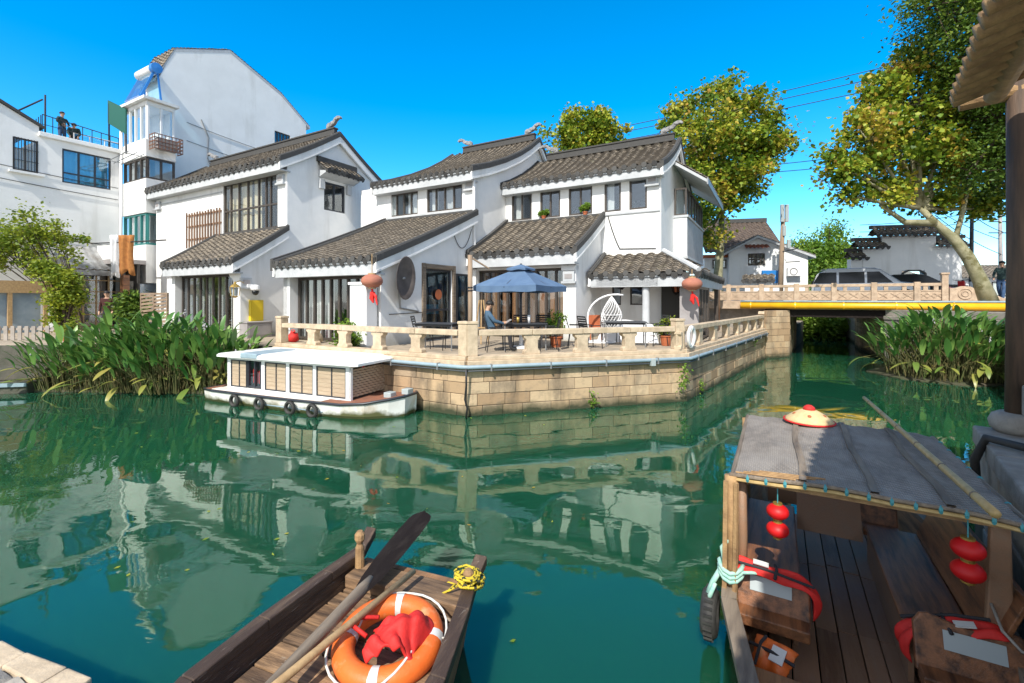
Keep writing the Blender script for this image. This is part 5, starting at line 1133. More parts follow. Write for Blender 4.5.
reeds('water_plant', 'dense dark clump of water plants under the yellow pipe on the right bank', 14.2, 15.3, 1.4, 1.4, 520, 1.3, 2.8, 45, GR)
reeds('water_plant', 'right hand clump of water plants against the grey bank wall', 15.0, 14.8, 1.0, 1.1, 320, 1.1, 2.4, 46, GR)
for i, (px, py, lab) in enumerate(((683, 371, 'green weed tuft in the upper quay corner near the life ring'), (681, 383, 'small green weed lower down the quay corner'), (592, 399, 'tiny green weed near the waterline in the middle of the long quay'), (752, 341, 'small weed growing at the far end of the quay'), (698, 386, 'green weed on the right quay face beside the corner'))):
    F, L = frame(A_, B_) if i == 2 else frame(B_, C_); r_ = ray(px, py); nrm = F[3]; t_ = (F[0]-V(0, 0, EYE)).dot(nrm)/r_.dot(nrm); p = V(0, 0, EYE)+r_*t_+nrm*.06
    t = thing('wall_weed', lab, 'weed', p, 0, 'weeds growing from the quay'); leaf_mesh('foliage', [tuple(p+V(R.gauss(0, .06), R.gauss(0, .05), R.gauss(0, .1))) for _ in range(60)], .08, M['leaf_light'], t, tuple(p), wd=.5, droop=.6)

# ------------------------------------------------------------------ white tour boat
tbo = V(-3.6, 10.27, 0); trot = math.atan2(-.4, .917); tE, tN = V(.9166, -.3998, 0), V(.3998, .9166, 0)
def tpx(px, y=0):
    r = ray(px, 300); o = V(0, 0, EYE); q = tbo+tN*y; t_ = (q-o).dot(tN)/r.dot(tN); return (o+r*t_-q).dot(tE)
t = thing('tour_boat', 'white flat roofed canal tour boat with bamboo blinds moored at the quay', 'boat', tbo, trot)
st = [(-4.6, .9, .30), (-4.2, .97, .30), (-2, .98, .30), (0, .96, .32), (.55, .82, .36), (.95, .5, .42), (1.18, .22, .46)]
b = MB(); yc = .62; vs = []
for x, hb, zd in st: vs += [(x, yc-hb, zd), (x-.02, yc-hb*.97, .06), (x-.12, yc-hb*.8, -.2), (x-.12, yc+hb*.8, -.2), (x-.02, yc+hb*.97, .06), (x, yc+hb, zd)]
n = len(st); b.add(vs, [(i*6+j, i*6+j+1, (i+1)*6+j+1, (i+1)*6+j) for i in range(n-1) for j in range(5)]+[tuple(range(6)), tuple((n-1)*6+j for j in range(6))])
b.build('hull', M['white_paint'], t)
b = MB(); b.tube([(x, yc-hb-.01, zd-.01) for x, hb, zd in st]+[(x, yc+hb+.01, zd-.01) for x, hb, zd in st[::-1]], .03, 6, closed=True); b.build('gunwale', M['frame_dark'], t, smooth=True)
b = MB(); b.tube([(x, yc-hb*.975-.004, .1) for x, hb, zd in ((-2.6, .978, 0), (-.5, .965, 0))], .014, 6); b.build('blue_stripe', M['pipe_blue'], t)
b = MB(); vs = [(x, y, zd+.004) for x, hb, zd in st for y in (yc-hb+.02, yc+hb-.02)]; b.add(vs, [(2*i, 2*i+1, 2*i+3, 2*i+2) for i in range(n-1)]); b.build('deck', M['deck_red'], t)
b = MB(); b.box((-4.3, -.29, .295), (.12, 1.53, .318)); b.build('cabin_sill', M['white_paint'], t, bevel=.01)
cl = -4.12; zc0, zc1 = .32, 1.11
Fn = (V(0, 0, 0), V(1, 0, 0), V(0, 0, 1), V(0, -1, 0)); Fb = (V(0, 1.28, 0), V(-1, 0, 0), V(0, 0, 1), V(0, 1, 0)); Fx_ = (V(0, 0, 0), V(0, 1, 0), V(0, 0, 1), V(1, 0, 0)); Fs_ = (V(cl, 0, 0), V(0, -1, 0), V(0, 0, 1), V(-1, 0, 0))
cut = [tpx(200+c*.2148) for c in (128, 142, 215, 222, 285, 300, 400, 415, 525, 540, 678, 700)]
cut[0] = cl; cut[-1] = 0
b = MB()
for a, c in ((cut[0], cut[1]), (cut[4], cut[5]), (cut[6], cut[7]), (cut[8], cut[9]), (cut[10], cut[11])): b.fbox(Fn, a, c, zc0, zc1, -.06, 0); b.fbox(Fb, -c, -a, zc0, zc1, -.06, 0)
for F_ in (Fn,): b.fbox(F_, cl+.002, -.002, zc1-.06, zc1+.002, -.05, .006); b.fbox(F_, cl+.002, -.002, zc0-.001, zc0+.03, -.05, .006)
b.fbox(Fb, .002, -cl-.002, zc1-.06, zc1+.002, -.05, .006); b.fbox(Fb, .002, -cl-.002, zc0, zc0+.05, -.05, .006)
b.fbox(Fx_, .0, .06, zc0, zc1, -.06, .004); b.fbox(Fx_, 1.22, 1.28, zc0, zc1, -.06, .004); b.fbox(Fx_, .06, 1.22, zc1-.06, zc1, -.05, .002)
b.fbox(Fs_, -1.28, 0, zc0, zc1, -.05, 0)
b.build('cabin_frame', M['clean_white'], t)
for a, c in ((cut[1], cut[2]), (cut[5], cut[6]), (cut[7], cut[8]), (cut[9], cut[10])):
    wnd = MB(); wnd.fbox(Fn, a, c, zc0+.031, zc0+.06, -.04, -.01); wnd.fbox(Fn, a, c, zc1-.095, zc1-.06, -.04, -.01)
    for x in (a, (a+c)/2-.0, c-.03): wnd.fbox(Fn, x, x+.03, zc0+.061, zc1-.096, -.04, -.012)
    w_ = wnd.build('window', M['frame_dark'], t)
    k = MB(); k.fbox(Fn, a+.03, c-.03, zc0+.06, zc1-.095, -.035, -.026)
    for i in range(1, 6): k.fbox(Fn, a+.03, c-.03, zc0+.05+i*.1, zc0+.06+i*.1, -.026, -.018)
    k.build('blind', M['blind'], w_)
    k = MB(); k.fbox(Fn, a+.002, c-.002, zc0+.061, zc1-.096, -.045, -.04); k.build('pane', M['glass_clear'], w_)
k = MB(); a, c = cut[3], cut[4]
for x in (a, (a+c)/2, c-.04): k.fbox(Fn, x, x+.04, zc0+.05, zc1-.06, -.05, .01)
k.fbox(Fn, a+.04, c-.04, zc0+.05, zc0+.1, -.045, .0); dd = k.build('door', M['frame_dark'], t)
k = MB(); k.fbox(Fn, a+.04, c-.04, zc0+.1, zc1-.06, -.03, -.022); k.build('pane', M['glass_clear'], dd)
k = MB(); k.box((cl+.1, .25, zc0), (-.1, .9, zc0+.3)); k.box((cl+.5, .95, zc0), (-.3, 1.2, zc0+.5)); k.build('bench', M['room'], t)
k = MB()
for i, x in enumerate((cut[3]+.05, cut[3]+.22, cut[3]+.36)): k.hexa([(x, .1, zc0+.15), (x+.12, .1, zc0+.12), (x+.12, .16, zc0+.12), (x, .16, zc0+.15), (x, .1, zc0+.5-.06*i), (x+.12, .1, zc0+.52-.06*i), (x+.12, .16, zc0+.5), (x, .16, zc0+.5)])
k.build('hanging_vests', M['red'], t, bevel=.02)
k = MB(); 
for i in range(11):
    z_ = zc0+.06+i*.058; vs = [(-.03+.012*math.sin(j*1.6+i*PI), .08+1.12*j/30, z_+dz) for dz in (0, .05) for j in range(31)]; k.add(vs, [(j, j+1, 32+j, 31+j) for j in range(30)], 0, R.random())
k.build('woven_screen', M['blind'], t)
b = MB(); ro = [(-4.3, -.16), (.22, -.16), (.3, -.1), (.3, 1.4), (.22, 1.46), (-4.3, 1.46), (-4.36, 1.38), (-4.36, -.08)]
m_ = len(ro); vs = []
for sc_, z_ in ((1, 1.12), (1.0, 1.17), (.97, 1.205), (.8, 1.235)):
    vs += [((x+2)*sc_-2, (y-.65)*sc_+.65, z_) for x, y in ro]
b.add(vs, [(r_*m_+i, r_*m_+(i+1) % m_, (r_+1)*m_+(i+1) % m_, (r_+1)*m_+i) for r_ in range(3) for i in range(m_)]+[tuple(range(m_))[::-1], tuple(3*m_+i for i in range(m_))]); b.build('roof', M['clean_white'], t)
b = MB(); b.box((cut[3]-.05, -.175, 1.13), (cut[4]+.05, 1.0, 1.255)); b.build('roof_hatch', M['pipe_blue'], t, bevel=.02)
b = MB(); b.box((.62, .35, .38), (.82, .56, .5)); b.build('mooring_block', M['sticker'], t, bevel=.015)
b = MB(); b.box((1.0, .5, .46), (1.18, .7, .58)); b.build('bow_fitting', M['sticker'], t, bevel=.01)
for x in (-.05, .02): b = MB(); b.lathe([(.0, -.02), (.035, 0), (0, .03)], 8, Matrix.Translation((.25, .12 if x < 0 else 1.2, 1.08))); b.build('navigation_lamp', M['red_light'], t)
def tyre(name, label, loc, rot, R0, r0, group, tilt=0):
    o = thing(name, label, 'tyre', loc, rot, group); b = MB(); n, m = 24, 10; vs = []
    for i in range(n):
        a = 2*PI*i/n
        for j in range(m):
            q = 2*PI*j/m; rr_ = R0+r0*math.cos(q)*(.8 if math.cos(q) > 0 else 1); vs.append((rr_*math.cos(a), r0*1.15*math.sin(q), rr_*math.sin(a)))
    b.add(vs, [(i*m+j, i*m+(j+1) % m, ((i+1) % n)*m+(j+1) % m, ((i+1) % n)*m+j) for i in range(n) for j in range(m)])
    b.build('casing', M['rubber'], o, smooth=True); b = MB()
    for i in range(n): a = 2*PI*(i+.5)/n; b.bar((R0*math.cos(a)+r0*.8*math.cos(a), -r0*.6, R0*math.sin(a)+r0*.8*math.sin(a)), (R0*math.cos(a)+r0*.8*math.cos(a), r0*.6, R0*math.sin(a)+r0*.8*math.sin(a)), .02, .015)
    tr_ = b.build('tread', M['rubber'], o); tr_['kind'] = 'stuff'; return o
for c, lab in ((160, 'leftmost tyre fender hung under the blind by the tour boat stern'), (275, 'tyre fender hung below the dark door of the tour boat'), (418, 'tyre fender hung below the middle window of the tour boat'), (522, 'tyre fender hung nearest the bow of the tour boat')):
    x = tpx(200+c*.2148, -.43); p = tbo+tE*x+tN*-.43; tyre('tyre_fender', lab, V(p.x, p.y, .13), trot, .125, .04, 'tyre fenders along the tour boat')

# ------------------------------------------------------------------ near left wooden boat
LX, LY = V(.93, -.36, 0).normalized(), V(.36, .93, 0).normalized(); lrot = math.atan2(LX.y, LX.x)
LO = V(-2.0, 2.2, 0); lwo = LX*LO.x+LY*LO.y
t = thing('wooden_boat', 'weathered open wooden boat with plank floor carrying the orange life ring', 'boat', lwo, lrot)
edge = [(-1.9, -1.62, .2), (-2.32, -1.35, .9), (-2.58, -1.24, 1.7), (-2.6, -1.27, 2.2), (-2.59, -1.4, 2.75), (-2.57, -1.5, 3.1)]
for k, nm in ((0, 'left'), (1, 'right')):
    b = MB(LO); sg = 1 if k == 0 else -1
    for i in range(len(edge)-1):
        x0, y0, x1, y1 = edge[i][k], edge[i][2], edge[i+1][k], edge[i+1][2]
        b.hexa([(x0+sg*.12, y0, -.15), (x0+sg*.17, y0, -.15), (x1+sg*.17, y1, -.15), (x1+sg*.12, y1, -.15), (x0, y0, .46), (x0+sg*.05, y0, .46), (x1+sg*.05, y1, .46), (x1, y1, .46)])
    b.build('hull_side', M['wet_wood'] if k == 0 else M['hull_wood'], t)
    b = MB(LO); n_ = len(edge)-1; ext = [(edge[-1][k]+sg*.0, 3.27 if k == 0 else 3.22)]
    pts = [(e[k]+sg*.02, e[2]) for e in edge]+ext
    for i in range(len(pts)-1):
        (x0, y0), (x1, y1) = pts[i], pts[i+1]; zz = .465; z1_ = .465 if i < len(pts)-2 else .56
        b.hexa([(x0-.05, y0, zz), (x0+.05, y0, zz), (x1+.05, y1, z1_-.0), (x1-.05, y1, z1_), (x0-.05, y0, zz+.07), (x0+.05, y0, zz+.07), (x1+.05, y1, z1_+.07), (x1-.05, y1, z1_+.07)])
    b.build('gunwale', M['wet_wood'], t, bevel=.008)
b = MB(LO); y = .35
while y < 2.8:
    h = R.uniform(.17, .24); y1 = min(2.82, y+h)
    def xe(k, yy):
        for (a, c_) in zip(edge[:-1], edge[1:]):
            if a[2] <= yy <= c_[2]: f_ = (yy-a[2])/(c_[2]-a[2]); return a[k]+(c_[k]-a[k])*f_
        return edge[-1][k]
    x0, x1 = xe(0, y)+.09, xe(1, y)-.09; z_ = .355+R.uniform(-.006, .006)
    b.box((x0, y+.006, z_-.03), (x1, y1-.006, z_), 0, R.random()); y = y1
b.build('floor_planks', M['deck_wood'], t, bevel=.006)
b = MB(LO); b.box((-2.5, 2.86, .36), (-1.52, 3.08, .455)); b.box((-2.5, 2.84, .16), (-1.55, 2.9, .357)); b.build('thwart', M['deck_wood'], t, bevel=.01)
b = MB(LO); b.hexa([(-2.45, 3.0, -.15), (-1.6, 3.0, -.15), (-1.6, 3.05, -.15), (-2.45, 3.05, -.15), (-2.52, 3.1, .44), (-1.52, 3.1, .44), (-1.52, 3.15, .44), (-2.52, 3.15, .44)]); b.build('transom', M['hull_wood'], t)
b = MB(LO); b.box((-2.5, .4, -.16), (-1.35, 3.0, -.12)); b.build('bottom', M['dark_wood'], t)
for x, y, h in ((-2.47, 3.0, .74), (-1.5, 3.0, .64)):
    b = MB(LO); b.lathe([(.038, .4), (.034, h-.13), (.022, h-.1), (.04, h-.065), (.04, h-.025), (.022, h)], 10, Matrix.Translation((x, y, 0))); b.build('mooring_peg', M['log'], t)
def lw(x, y, z): p = LX*x+LY*y; return V(p.x, p.y, z)
# oar
t = thing('oar', 'long oar with a black blade reaching over the water from the wooden boat', 'oar', lw(-2.19, 2.68, .47), lrot); o_ = V(-2.19, 2.68, .47); b = MB(o_)
P0, P1, P2 = V(-2.02, .9, .5), V(-2.19, 2.68, .52), V(-2.28, 3.66, .63); d = (P2-P1).normalized(); sd = V(1, .08, .0)
sec = [(0, .055), (.12, .08), (.35, .1), (.7, .108), (.9, .102), (.96, .085), (.99, .055), (1, .02)]; vs = []
for f_, w_ in sec:
    q = P1.lerp(P2, f_); vs += [q-sd*w_, q+V(0, 0, .022), q+sd*w_, q-V(0, 0, .012)]
m_ = len(sec); b.add(vs, [(i*4+j, i*4+(j+1) % 4, (i+1)*4+(j+1) % 4, (i+1)*4+j) for i in range(m_-1) for j in range(4)]+[(0, 1, 2, 3), tuple((m_-1)*4+j for j in range(4))]); b.build('blade', M['black_wood'], t, smooth=False)
b = MB(o_); b.tube([P0, P0.lerp(P1, .5), P1, P1.lerp(P2, .12)], [.026, .036, .044, .026], 10); b.build('shaft', M['worn_wood'], t, smooth=True)
b = MB(lw(-2.0, 2, .5)); b.tube([lw(-2.12, 1.3, .53), lw(-2.03, 2.1, .545), lw(-1.93, 2.95, .56)], [.026, .024, .021], 9); tag(b.build('wooden_pole', M['pale_wood'], None, lw(-2.0, 2, .5), smooth=True), 'slim pale wooden pole lying across the orange life ring', 'pole')
# life ring
rc = lw(-1.79, 2.45, .43)
def life_ring(name, label, loc, eul, R0, r0, mk, flat=1.0):
    o = thing(name, label, 'life ring', loc); o.rotation_euler = eul; n, m = 40, 14; b = MB(); vs = []
    for i in range(n):
        a = 2*PI*i/n
        for j in range(m): q = 2*PI*j/m; rr_ = R0+r0*math.cos(q); vs.append((rr_*math.cos(a), rr_*math.sin(a), r0*flat*math.sin(q)))
    b.add(vs, [(i*m+j, ((i+1) % n)*m+j, ((i+1) % n)*m+(j+1) % m, i*m+(j+1) % m) for i in range(n) for j in range(m)]); b.build('ring', M[mk], o, smooth=True)
    for k in range(4):
        b = MB(); vs = []; a0 = PI/4+k*PI/2+.25
        for i in range(6):
            a = a0-.09+.18*i/5
            for j in range(m+1): q = 2*PI*j/m; rr_ = R0+(r0+.003)*math.cos(q); vs.append((rr_*math.cos(a), rr_*math.sin(a), (r0*flat+.003)*math.sin(q)))
        b.add(vs, [(i*(m+1)+j, (i+1)*(m+1)+j, (i+1)*(m+1)+j+1, i*(m+1)+j+1) for i in range(5) for j in range(m)]); b.build('reflective_band', M['silver'], o, smooth=True)
    b = MB(); pts = []
    for k in range(4):
        a0 = PI/4+k*PI/2+.25
        for i in range(8): f_ = i/8; a = a0+f_*PI/2; rr_ = R0+(r0+.012)*(1 if k % 2 else math.cos(PI*f_*.8))-(.05*math.sin(PI*f_) if k % 2 == 0 else -.02*math.sin(PI*f_)); pts.append((rr_*math.cos(a), rr_*math.sin(a), r0*flat*(.35+.75*math.sin(PI*f_)) if k % 2 == 0 else .02))
    b.tube(pts, .008, 6, closed=True); b.build('grab_rope', M['rope_white'], o, smooth=True); return o
life_ring('life_ring', 'bright orange life ring with silver bands lying in the wooden boat', rc, (rad(7), rad(-4), .5), .275, .07, 'orange')
F, L = frame(A_, B_); p = B_+V(.02, -.04, 1.72)+F[3]*.06
F2_, _ = frame(B_, C_); nrm = (F[3]+F2_[3]).normalized(); p = pt_off(B_, C_, .3, 1.62, .06)
life_ring('life_ring', 'white life ring hung on the balustrade corner above the quay', p, (PI/2, 0, math.atan2(F2_[1].y, F2_[1].x)), .24, .055, 'clean_white', .7)
# red bag on the ring: crumpled cloth
p = lw(-1.68, 2.4, .47); b = MB(); n = 22; vs = []; rr = random.Random(3)
for j in range(n+1):
    for i in range(n+1):
        x, y = (i/n-.5), (j/n-.5); z_ = .085*max(0, 1-(2*x)**2)*max(0, 1-(2*y)**2)+.03*math.sin(7*x+3*y)*math.cos(5*y-2*x)+.035*(1-abs(math.sin(8*x+4*y+.4)))**2+.03*(1-abs(math.sin(9*y-5*x+1)))**3*(1-abs(x))+.012*math.sin(23*x+17*y)
        vs.append((x*.34*(1+.35*y)+.05*math.sin(5*y), y*.25*(1+.3*x), z_+.03-.05*abs(2*x)**3))
b.add(vs, [(j*(n+1)+i, j*(n+1)+i+1, (j+1)*(n+1)+i+1, (j+1)*(n+1)+i) for j in range(n) for i in range(n)]); t = thing('red_bag', 'crumpled bright red cloth bag lying on the orange life ring', 'bag', p, .15)
o = b.build('bag', M['red'], t, smooth=True); m_ = o.modifiers.new('thick', 'SOLIDIFY'); m_.thickness = .02; o.modifiers.new('sub', 'SUBSURF').render_levels = 1
b = MB(); b.tube([(-.2, .05, .03), (-.3, .12, .06), (-.26, .2, .05), (-.14, .17, .06)], .014, 7); b.build('strap', M['red'], t, smooth=True)
# yellow and black rope heaped on the corner
b = MB(); rr = random.Random(11); pts = []
for i in range(150):
    a = i*.62; r_ = .09+.03*math.sin(i*.37); pts.append(V(r_*math.cos(a)+.03*math.sin(i*.19), .75*r_*math.sin(a)+.04*math.cos(i*.13), .02+.1*abs(math.sin(i*.083))+rr.uniform(0, .02)))
pts = [V(-.3, .02, -.09), V(-.26, .1, -.06), V(-.18, .08, -.05), V(-.2, -.02, -.06), V(-.26, -.06, -.08), V(-.16, -.06, -.02), V(-.08, 0, .02)]+pts
b.tube([q*.8 for q in pts], .0085, 6); tag(b.build('mooring_rope', M['rope_yellow'], None, lw(-1.5, 3.0, .5), lrot, smooth=True), 'yellow and black mooring rope heaped on the wooden boat corner peg', 'rope')

# ------------------------------------------------------------------ canopy boat on the right
QX, QY = V(.866, -.5, 0), V(.5, .866, 0); qrot = rad(-30); QO = V(.47, 4.5, 0)
def qw(x, y, z): p = QX*x+QY*y; return V(p.x, p.y, z)
cb = thing('canopy_boat', 'old dark wooden passenger boat with woven mat canopy and bench seats', 'boat', qw(QO.x, QO.y, 0), qrot)
ed = [(.15, .8, 2.15), (-.12, 1.08, 2.8), (-.3, 1.24, 3.6), (-.36, 1.3, 4.5), (-.36, 1.3, 5.6), (-.22, 1.16, 6.5), (.05, .9, 7.2)]
for k in (0, 1):
    sg = 1 if k == 0 else -1; b = MB(QO)
    for e0, e1_ in zip(ed[:-1], ed[1:]):
        x0, y0, x1, y1 = e0[k], e0[2], e1_[k], e1_[2]
        b.hexa([(x0+sg*.14, y0, -.2), (x0+sg*.19, y0, -.2), (x1+sg*.19, y1, -.2), (x1+sg*.14, y1, -.2), (x0, y0, .42), (x0+sg*.05, y0, .42), (x1+sg*.05, y1, .42), (x1, y1, .42)])
    b.build('hull_side', M['hull_wood'], cb)
    b = MB(QO)
    for e0, e1_ in zip(ed[:-1], ed[1:]): b.bar((e0[k], e0[2], .45), (e1_[k], e1_[2], .45), .1, .055)
    b.build('gunwale', M['worn_wood'], cb)
b = MB(QO); x = -.2; xs = []
while x < 1.14: w_ = R.uniform(.12, .17); xs.append((x, min(1.16, x+w_))); x += w_
for (x0, x1) in xs:
    y = 3.3
    for yb in (4.25+R.uniform(-.05, .05), 5.2+R.uniform(-.05, .05), 6.3): b.box((x0+.004, y, .06), (x1-.004, yb-.006, .1+R.uniform(-.003, .003)), 0, R.random()); y = yb
b.build('floor_planks', M['dark_wood'], cb, bevel=.004)
b = MB(QO)
for i in range(5): y0 = 2.35+i*.19; b.box((.02 if i < 2 else -.18, y0, .24), (.9 if i < 2 else 1.12, y0+.183, .28+R.uniform(-.004, .004)), 0, R.random())
b.build('foredeck', M['hull_wood'], cb, bevel=.006)
b = MB(QO); b.box((-.2, 2.3, -.2), (1.12, 6.9, -.16)); b.box((-.1, 6.3, .2), (1.05, 6.34, .42)); b.build('bottom', M['dark_wood'], cb)
b = MB(QO); b.box((-.3, 3.86, .41), (.15, 5.6, .45)); b.build('bench_seat', M['seat_wood'], cb, bevel=.01)
b = MB(QO); b.box((.72, 3.86, .41), (1.1, 5.5, .45)); b.build('bench_seat', M['seat_wood'], cb, bevel=.01)
b = MB(QO); b.box((.1, 3.9, .1), (.13, 5.6, .405)); b.build('bench_front', M['dark_wood'], cb); b = MB(QO); b.box((.74, 3.9, .1), (.77, 5.5, .405)); b.build('bench_front', M['dark_wood'], cb)
b = MB(QO); b.hexa([(1.1, 3.8, .452), (1.13, 3.8, .452), (1.13, 5.5, .452), (1.1, 5.5, .452), (1.25, 3.8, .85), (1.28, 3.8, .85), (1.28, 5.5, .85), (1.25, 5.5, .85)]); b.build('bench_back', M['seat_wood'], cb, bevel=.006)
b = MB(QO); b.hexa([(-.3, 4.0, .452), (-.27, 4.0, .452), (-.27, 5.6, .452), (-.3, 5.6, .452), (-.37, 4.0, .8), (-.34, 4.0, .8), (-.34, 5.6, .8), (-.37, 5.6, .8)]); b.build('bench_back', M['dark_wood'], cb, bevel=.006)
def armrest(x0, x1, y, z0, z1, nm='armrest', sticker=True):
    w_ = x1-x0; F_ = (V(x0, y, 0), V(1, 0, 0), V(0, .35, .937), V(0, -.937, .35)); b = MB(QO); n = 14; hh = z1-z0
    top = [(w_*(1-i/n), z0+hh*(1-.13*(1-math.cos(2*PI*i/n*1.0))*.5-(.22 if i in (0, n) else .05 if i in (1, n-1) else 0))) for i in range(n+1)]
    b.prism(F_, [(0, z0), (w_, z0)]+top, -.045, 0); o = b.build(nm, M['seat_wood'], cb, bevel=.012)
    if sticker: b = MB(QO); b.fbox(F_, w_*.26, w_*.78, z0+hh*.45, z0+hh*.76, .002, .006); b.build('notice_plate', M['sticker'], o)
    b = MB(QO); b.box((x0+.01, y+.0, z0-.06), (x1-.01, y+.13, z0+.02)); b.build('armrest_shelf', M['seat_wood'], o, bevel=.01); return o
armrest(-.31, .2, 3.66, .34, .66); armrest(.74, 1.28, 3.58, .34, .68); armrest(.7, 1.0, 5.5, .4, .72, sticker=False)
b = MB(QO); b.hexa([(.17, 5.42, .3), (.7, 5.42, .3), (.7, 5.46, .3), (.17, 5.46, .3), (.17, 5.75, .8), (.7, 5.75, .8), (.7, 5.79, .8), (.17, 5.79, .8)]); b.build('end_board', M['dark_wood'], cb)
for x, y, mk, r_ in ((-.3, 3.78, 'log', .045), (1.25, 3.74, 'bamboo', .022), (-.3, 5.68, 'log', .04), (1.25, 5.68, 'log', .04), (-.24, 3.9, 'dark_wood', .035)):
    b = MB(QO); b.tube([(x, y, .3), (x+.01, y, .8), (x, y, 1.29)], r_, 8); b.build('post', M[mk], cb, smooth=True)
b = MB(QO); b.hexa([(1.1, 3.9, .3), (1.24, 3.9, .3), (1.24, 3.95, .3), (1.1, 3.95, .3), (1.13, 3.9, 1.26), (1.22, 3.9, 1.26), (1.22, 3.95, 1.26), (1.13, 3.95, 1.26)]); b.build('side_board', M['dark_wood'], cb, bevel=.01)
b = MB(QO); b.bar((-.28, 3.8, .02), (-.28, 3.8, 1.25), .05, .12); b.bar((-.34, 3.72, .42), (-.33, 3.72, 1.26), .03, .03); b.bar((-.27, 3.7, .42), (-.26, 3.72, 1.26), .025, .025); b.build('side_slats', M['log'], cb)
# canopy sheet, rims, battens
ca0, ca1, cx0, cx1 = 3.78, 5.76, -.29, 1.27; nx, ny = 26, 20
def cz(x, y): return 1.3+.03*(1-((x-.465)/.8)**2)+.006*math.sin(9*x+3*y)+.004*math.sin(14*y)
b = MB(QO); vs = []
for dz in (0, -.02):
    vs += [(cx0+(cx1-cx0)*i/nx, ca0+(ca1-ca0)*j/ny+(.03*math.sin(i*1.9) if j == ny else 0), cz(cx0+(cx1-cx0)*i/nx, ca0+(ca1-ca0)*j/ny)+dz) for j in range(ny+1) for i in range(nx+1)]
k = (nx+1)*(ny+1); fs = [(j*(nx+1)+i, j*(nx+1)+i+1, (j+1)*(nx+1)+i+1, (j+1)*(nx+1)+i) for j in range(ny) for i in range(nx)]
b.add(vs, fs+[tuple(q+k for q in f)[::-1] for f in fs]); cn = b.build('canopy', M['mat_weave'], cb, smooth=True, recalc=False)
for x in (.15, .55, .92):
    b = MB(QO); vs = [(x+dx+.012*math.sin(j*.7), ca0+(ca1-ca0)*j/12, cz(x, ca0+(ca1-ca0)*j/12)+.003+dz) for j in range(13) for dx, dz in ((-.022, 0), (.022, 0), (.022, .012), (-.022, .012))]
    b.add(vs, [(j*4+q, j*4+(q+1) % 4, (j+1)*4+(q+1) % 4, (j+1)*4+q) for j in range(12) for q in range(4)]); b.build('batten', M['worn_wood'], cn)
b = MB(QO); b.tube([(x, ca0-.01, cz(x, ca0)-.01) for x in [cx0-.02+(cx1-cx0+.04)*i/10 for i in range(11)]], .014, 7); b.build('rim_pole', M['worn_wood'], cn)
b = MB(QO); b.tube([(x, ca0-.012, cz(x, ca0)-.04) for x in [cx0-.02+(cx1-cx0+.04)*i/10 for i in range(11)]], .013, 7); b.build('rim_pole', M['bamboo'], cn)
for xx in (cx0, cx1): b = MB(QO); b.tube([(xx, ca0+(ca1-ca0)*j/8, cz(xx, ca0)-.008) for j in range(9)], .016, 7); b.build('rim_pole', M['worn_wood'], cn)
b = MB(QO)
for i in range(4): b.tube([(cx0+.02+.05*i, ca0+.02+.018*i, 1.312+.006*i), (cx0+.4+.06*i, ca0+.015+.03*i, 1.33+.003*i)], .0065, 6)
b.build('loose_reeds', M['log'], cn)['kind'] = 'stuff'
b = MB(QO)
for i in range(13): x = cx0+.1+(cx1-cx0-.15)*i/12; b.lathe([(.019, -.014), (.024, 0), (.019, .014)], 8, Matrix.Translation((x, ca0-.011, cz(x, ca0)-.024)) @ Matrix.Diagonal((.7, .9, 1.25, 1)) @ Matrix.Rotation(PI/2, 4, 'Y'))
for i in range(9): y = ca0+.1+(ca1-ca0-.1)*i/8; b.lathe([(.016, -.012), (.02, 0), (.016, .012)], 8, Matrix.Translation((cx1, y, cz(cx1, y)-.008)) @ Matrix.Rotation(PI/2, 4, 'X'))
ti = b.build('canopy_ties', M['teal_tie'], cn); ti['kind'] = 'stuff'
for y in (ca0+.07, ca1-.07): b = MB(QO); b.bar((cx0, y, 1.26), (cx1, y, 1.26), .05, .05); b.build('canopy_beam', M['log'], cn)
o = qw(1.0, 5, 1.37); b = MB(); q0, q1 = qw(1.08, 3.66, 1.37), qw(.88, 6.75, 1.44); pts = [q0.lerp(q1, i/12)-o for i in range(13)]; b.tube(pts, [.026-.0006*i for i in range(13)], 10)
t = thing('bamboo_pole', 'long pale bamboo pole lying lengthwise on the woven canopy', 'pole', o); b.build('pole', M['bamboo'], t, smooth=True); b = MB()
for i in range(1, 12, 2): b.tube([pts[i]-(q1-q0).normalized()*.006, pts[i]+(q1-q0).normalized()*.006], .0285-.0006*i, 10)
b.build('node_rings', M['worn_wood'], t)['kind'] = 'stuff'
p = qw(.28, 5.62, 1.345); t = thing('straw_hat', 'round straw hat with a red trimmed brim and red top on the canopy', 'hat', p); b = MB(); b.lathe([(.2, 0), (.225, .004), (.2, .03), (.14, .075), (.09, .105), (.06, .12), (.0, .125)], 24); b.build('crown', M['straw'], t, smooth=True)
b = MB(); b.tube([(.225*math.cos(a), .225*math.sin(a), .006) for a in [2*PI*i/28 for i in range(28)]], .009, 6, closed=True); b.build('brim_edge', M['red'], t, smooth=True)
b = MB(); b.lathe([(.06, .115), (.05, .145), (.025, .165), (0, .17)], 14); b.build('top_button', M['red'], t, smooth=True)
b = MB()
for a in range(5): q = 2*PI*a/5+.4; b.lathe([(.0, -.005), (.018, 0), (0, .008)], 8, Matrix.Translation((.14*math.cos(q), .14*math.sin(q), .08)) @ Matrix.Rotation(.6, 4, V(-math.sin(q), math.cos(q), 0)))
b.build('painted_flowers', M['terracotta'], t)
o = MB(); 
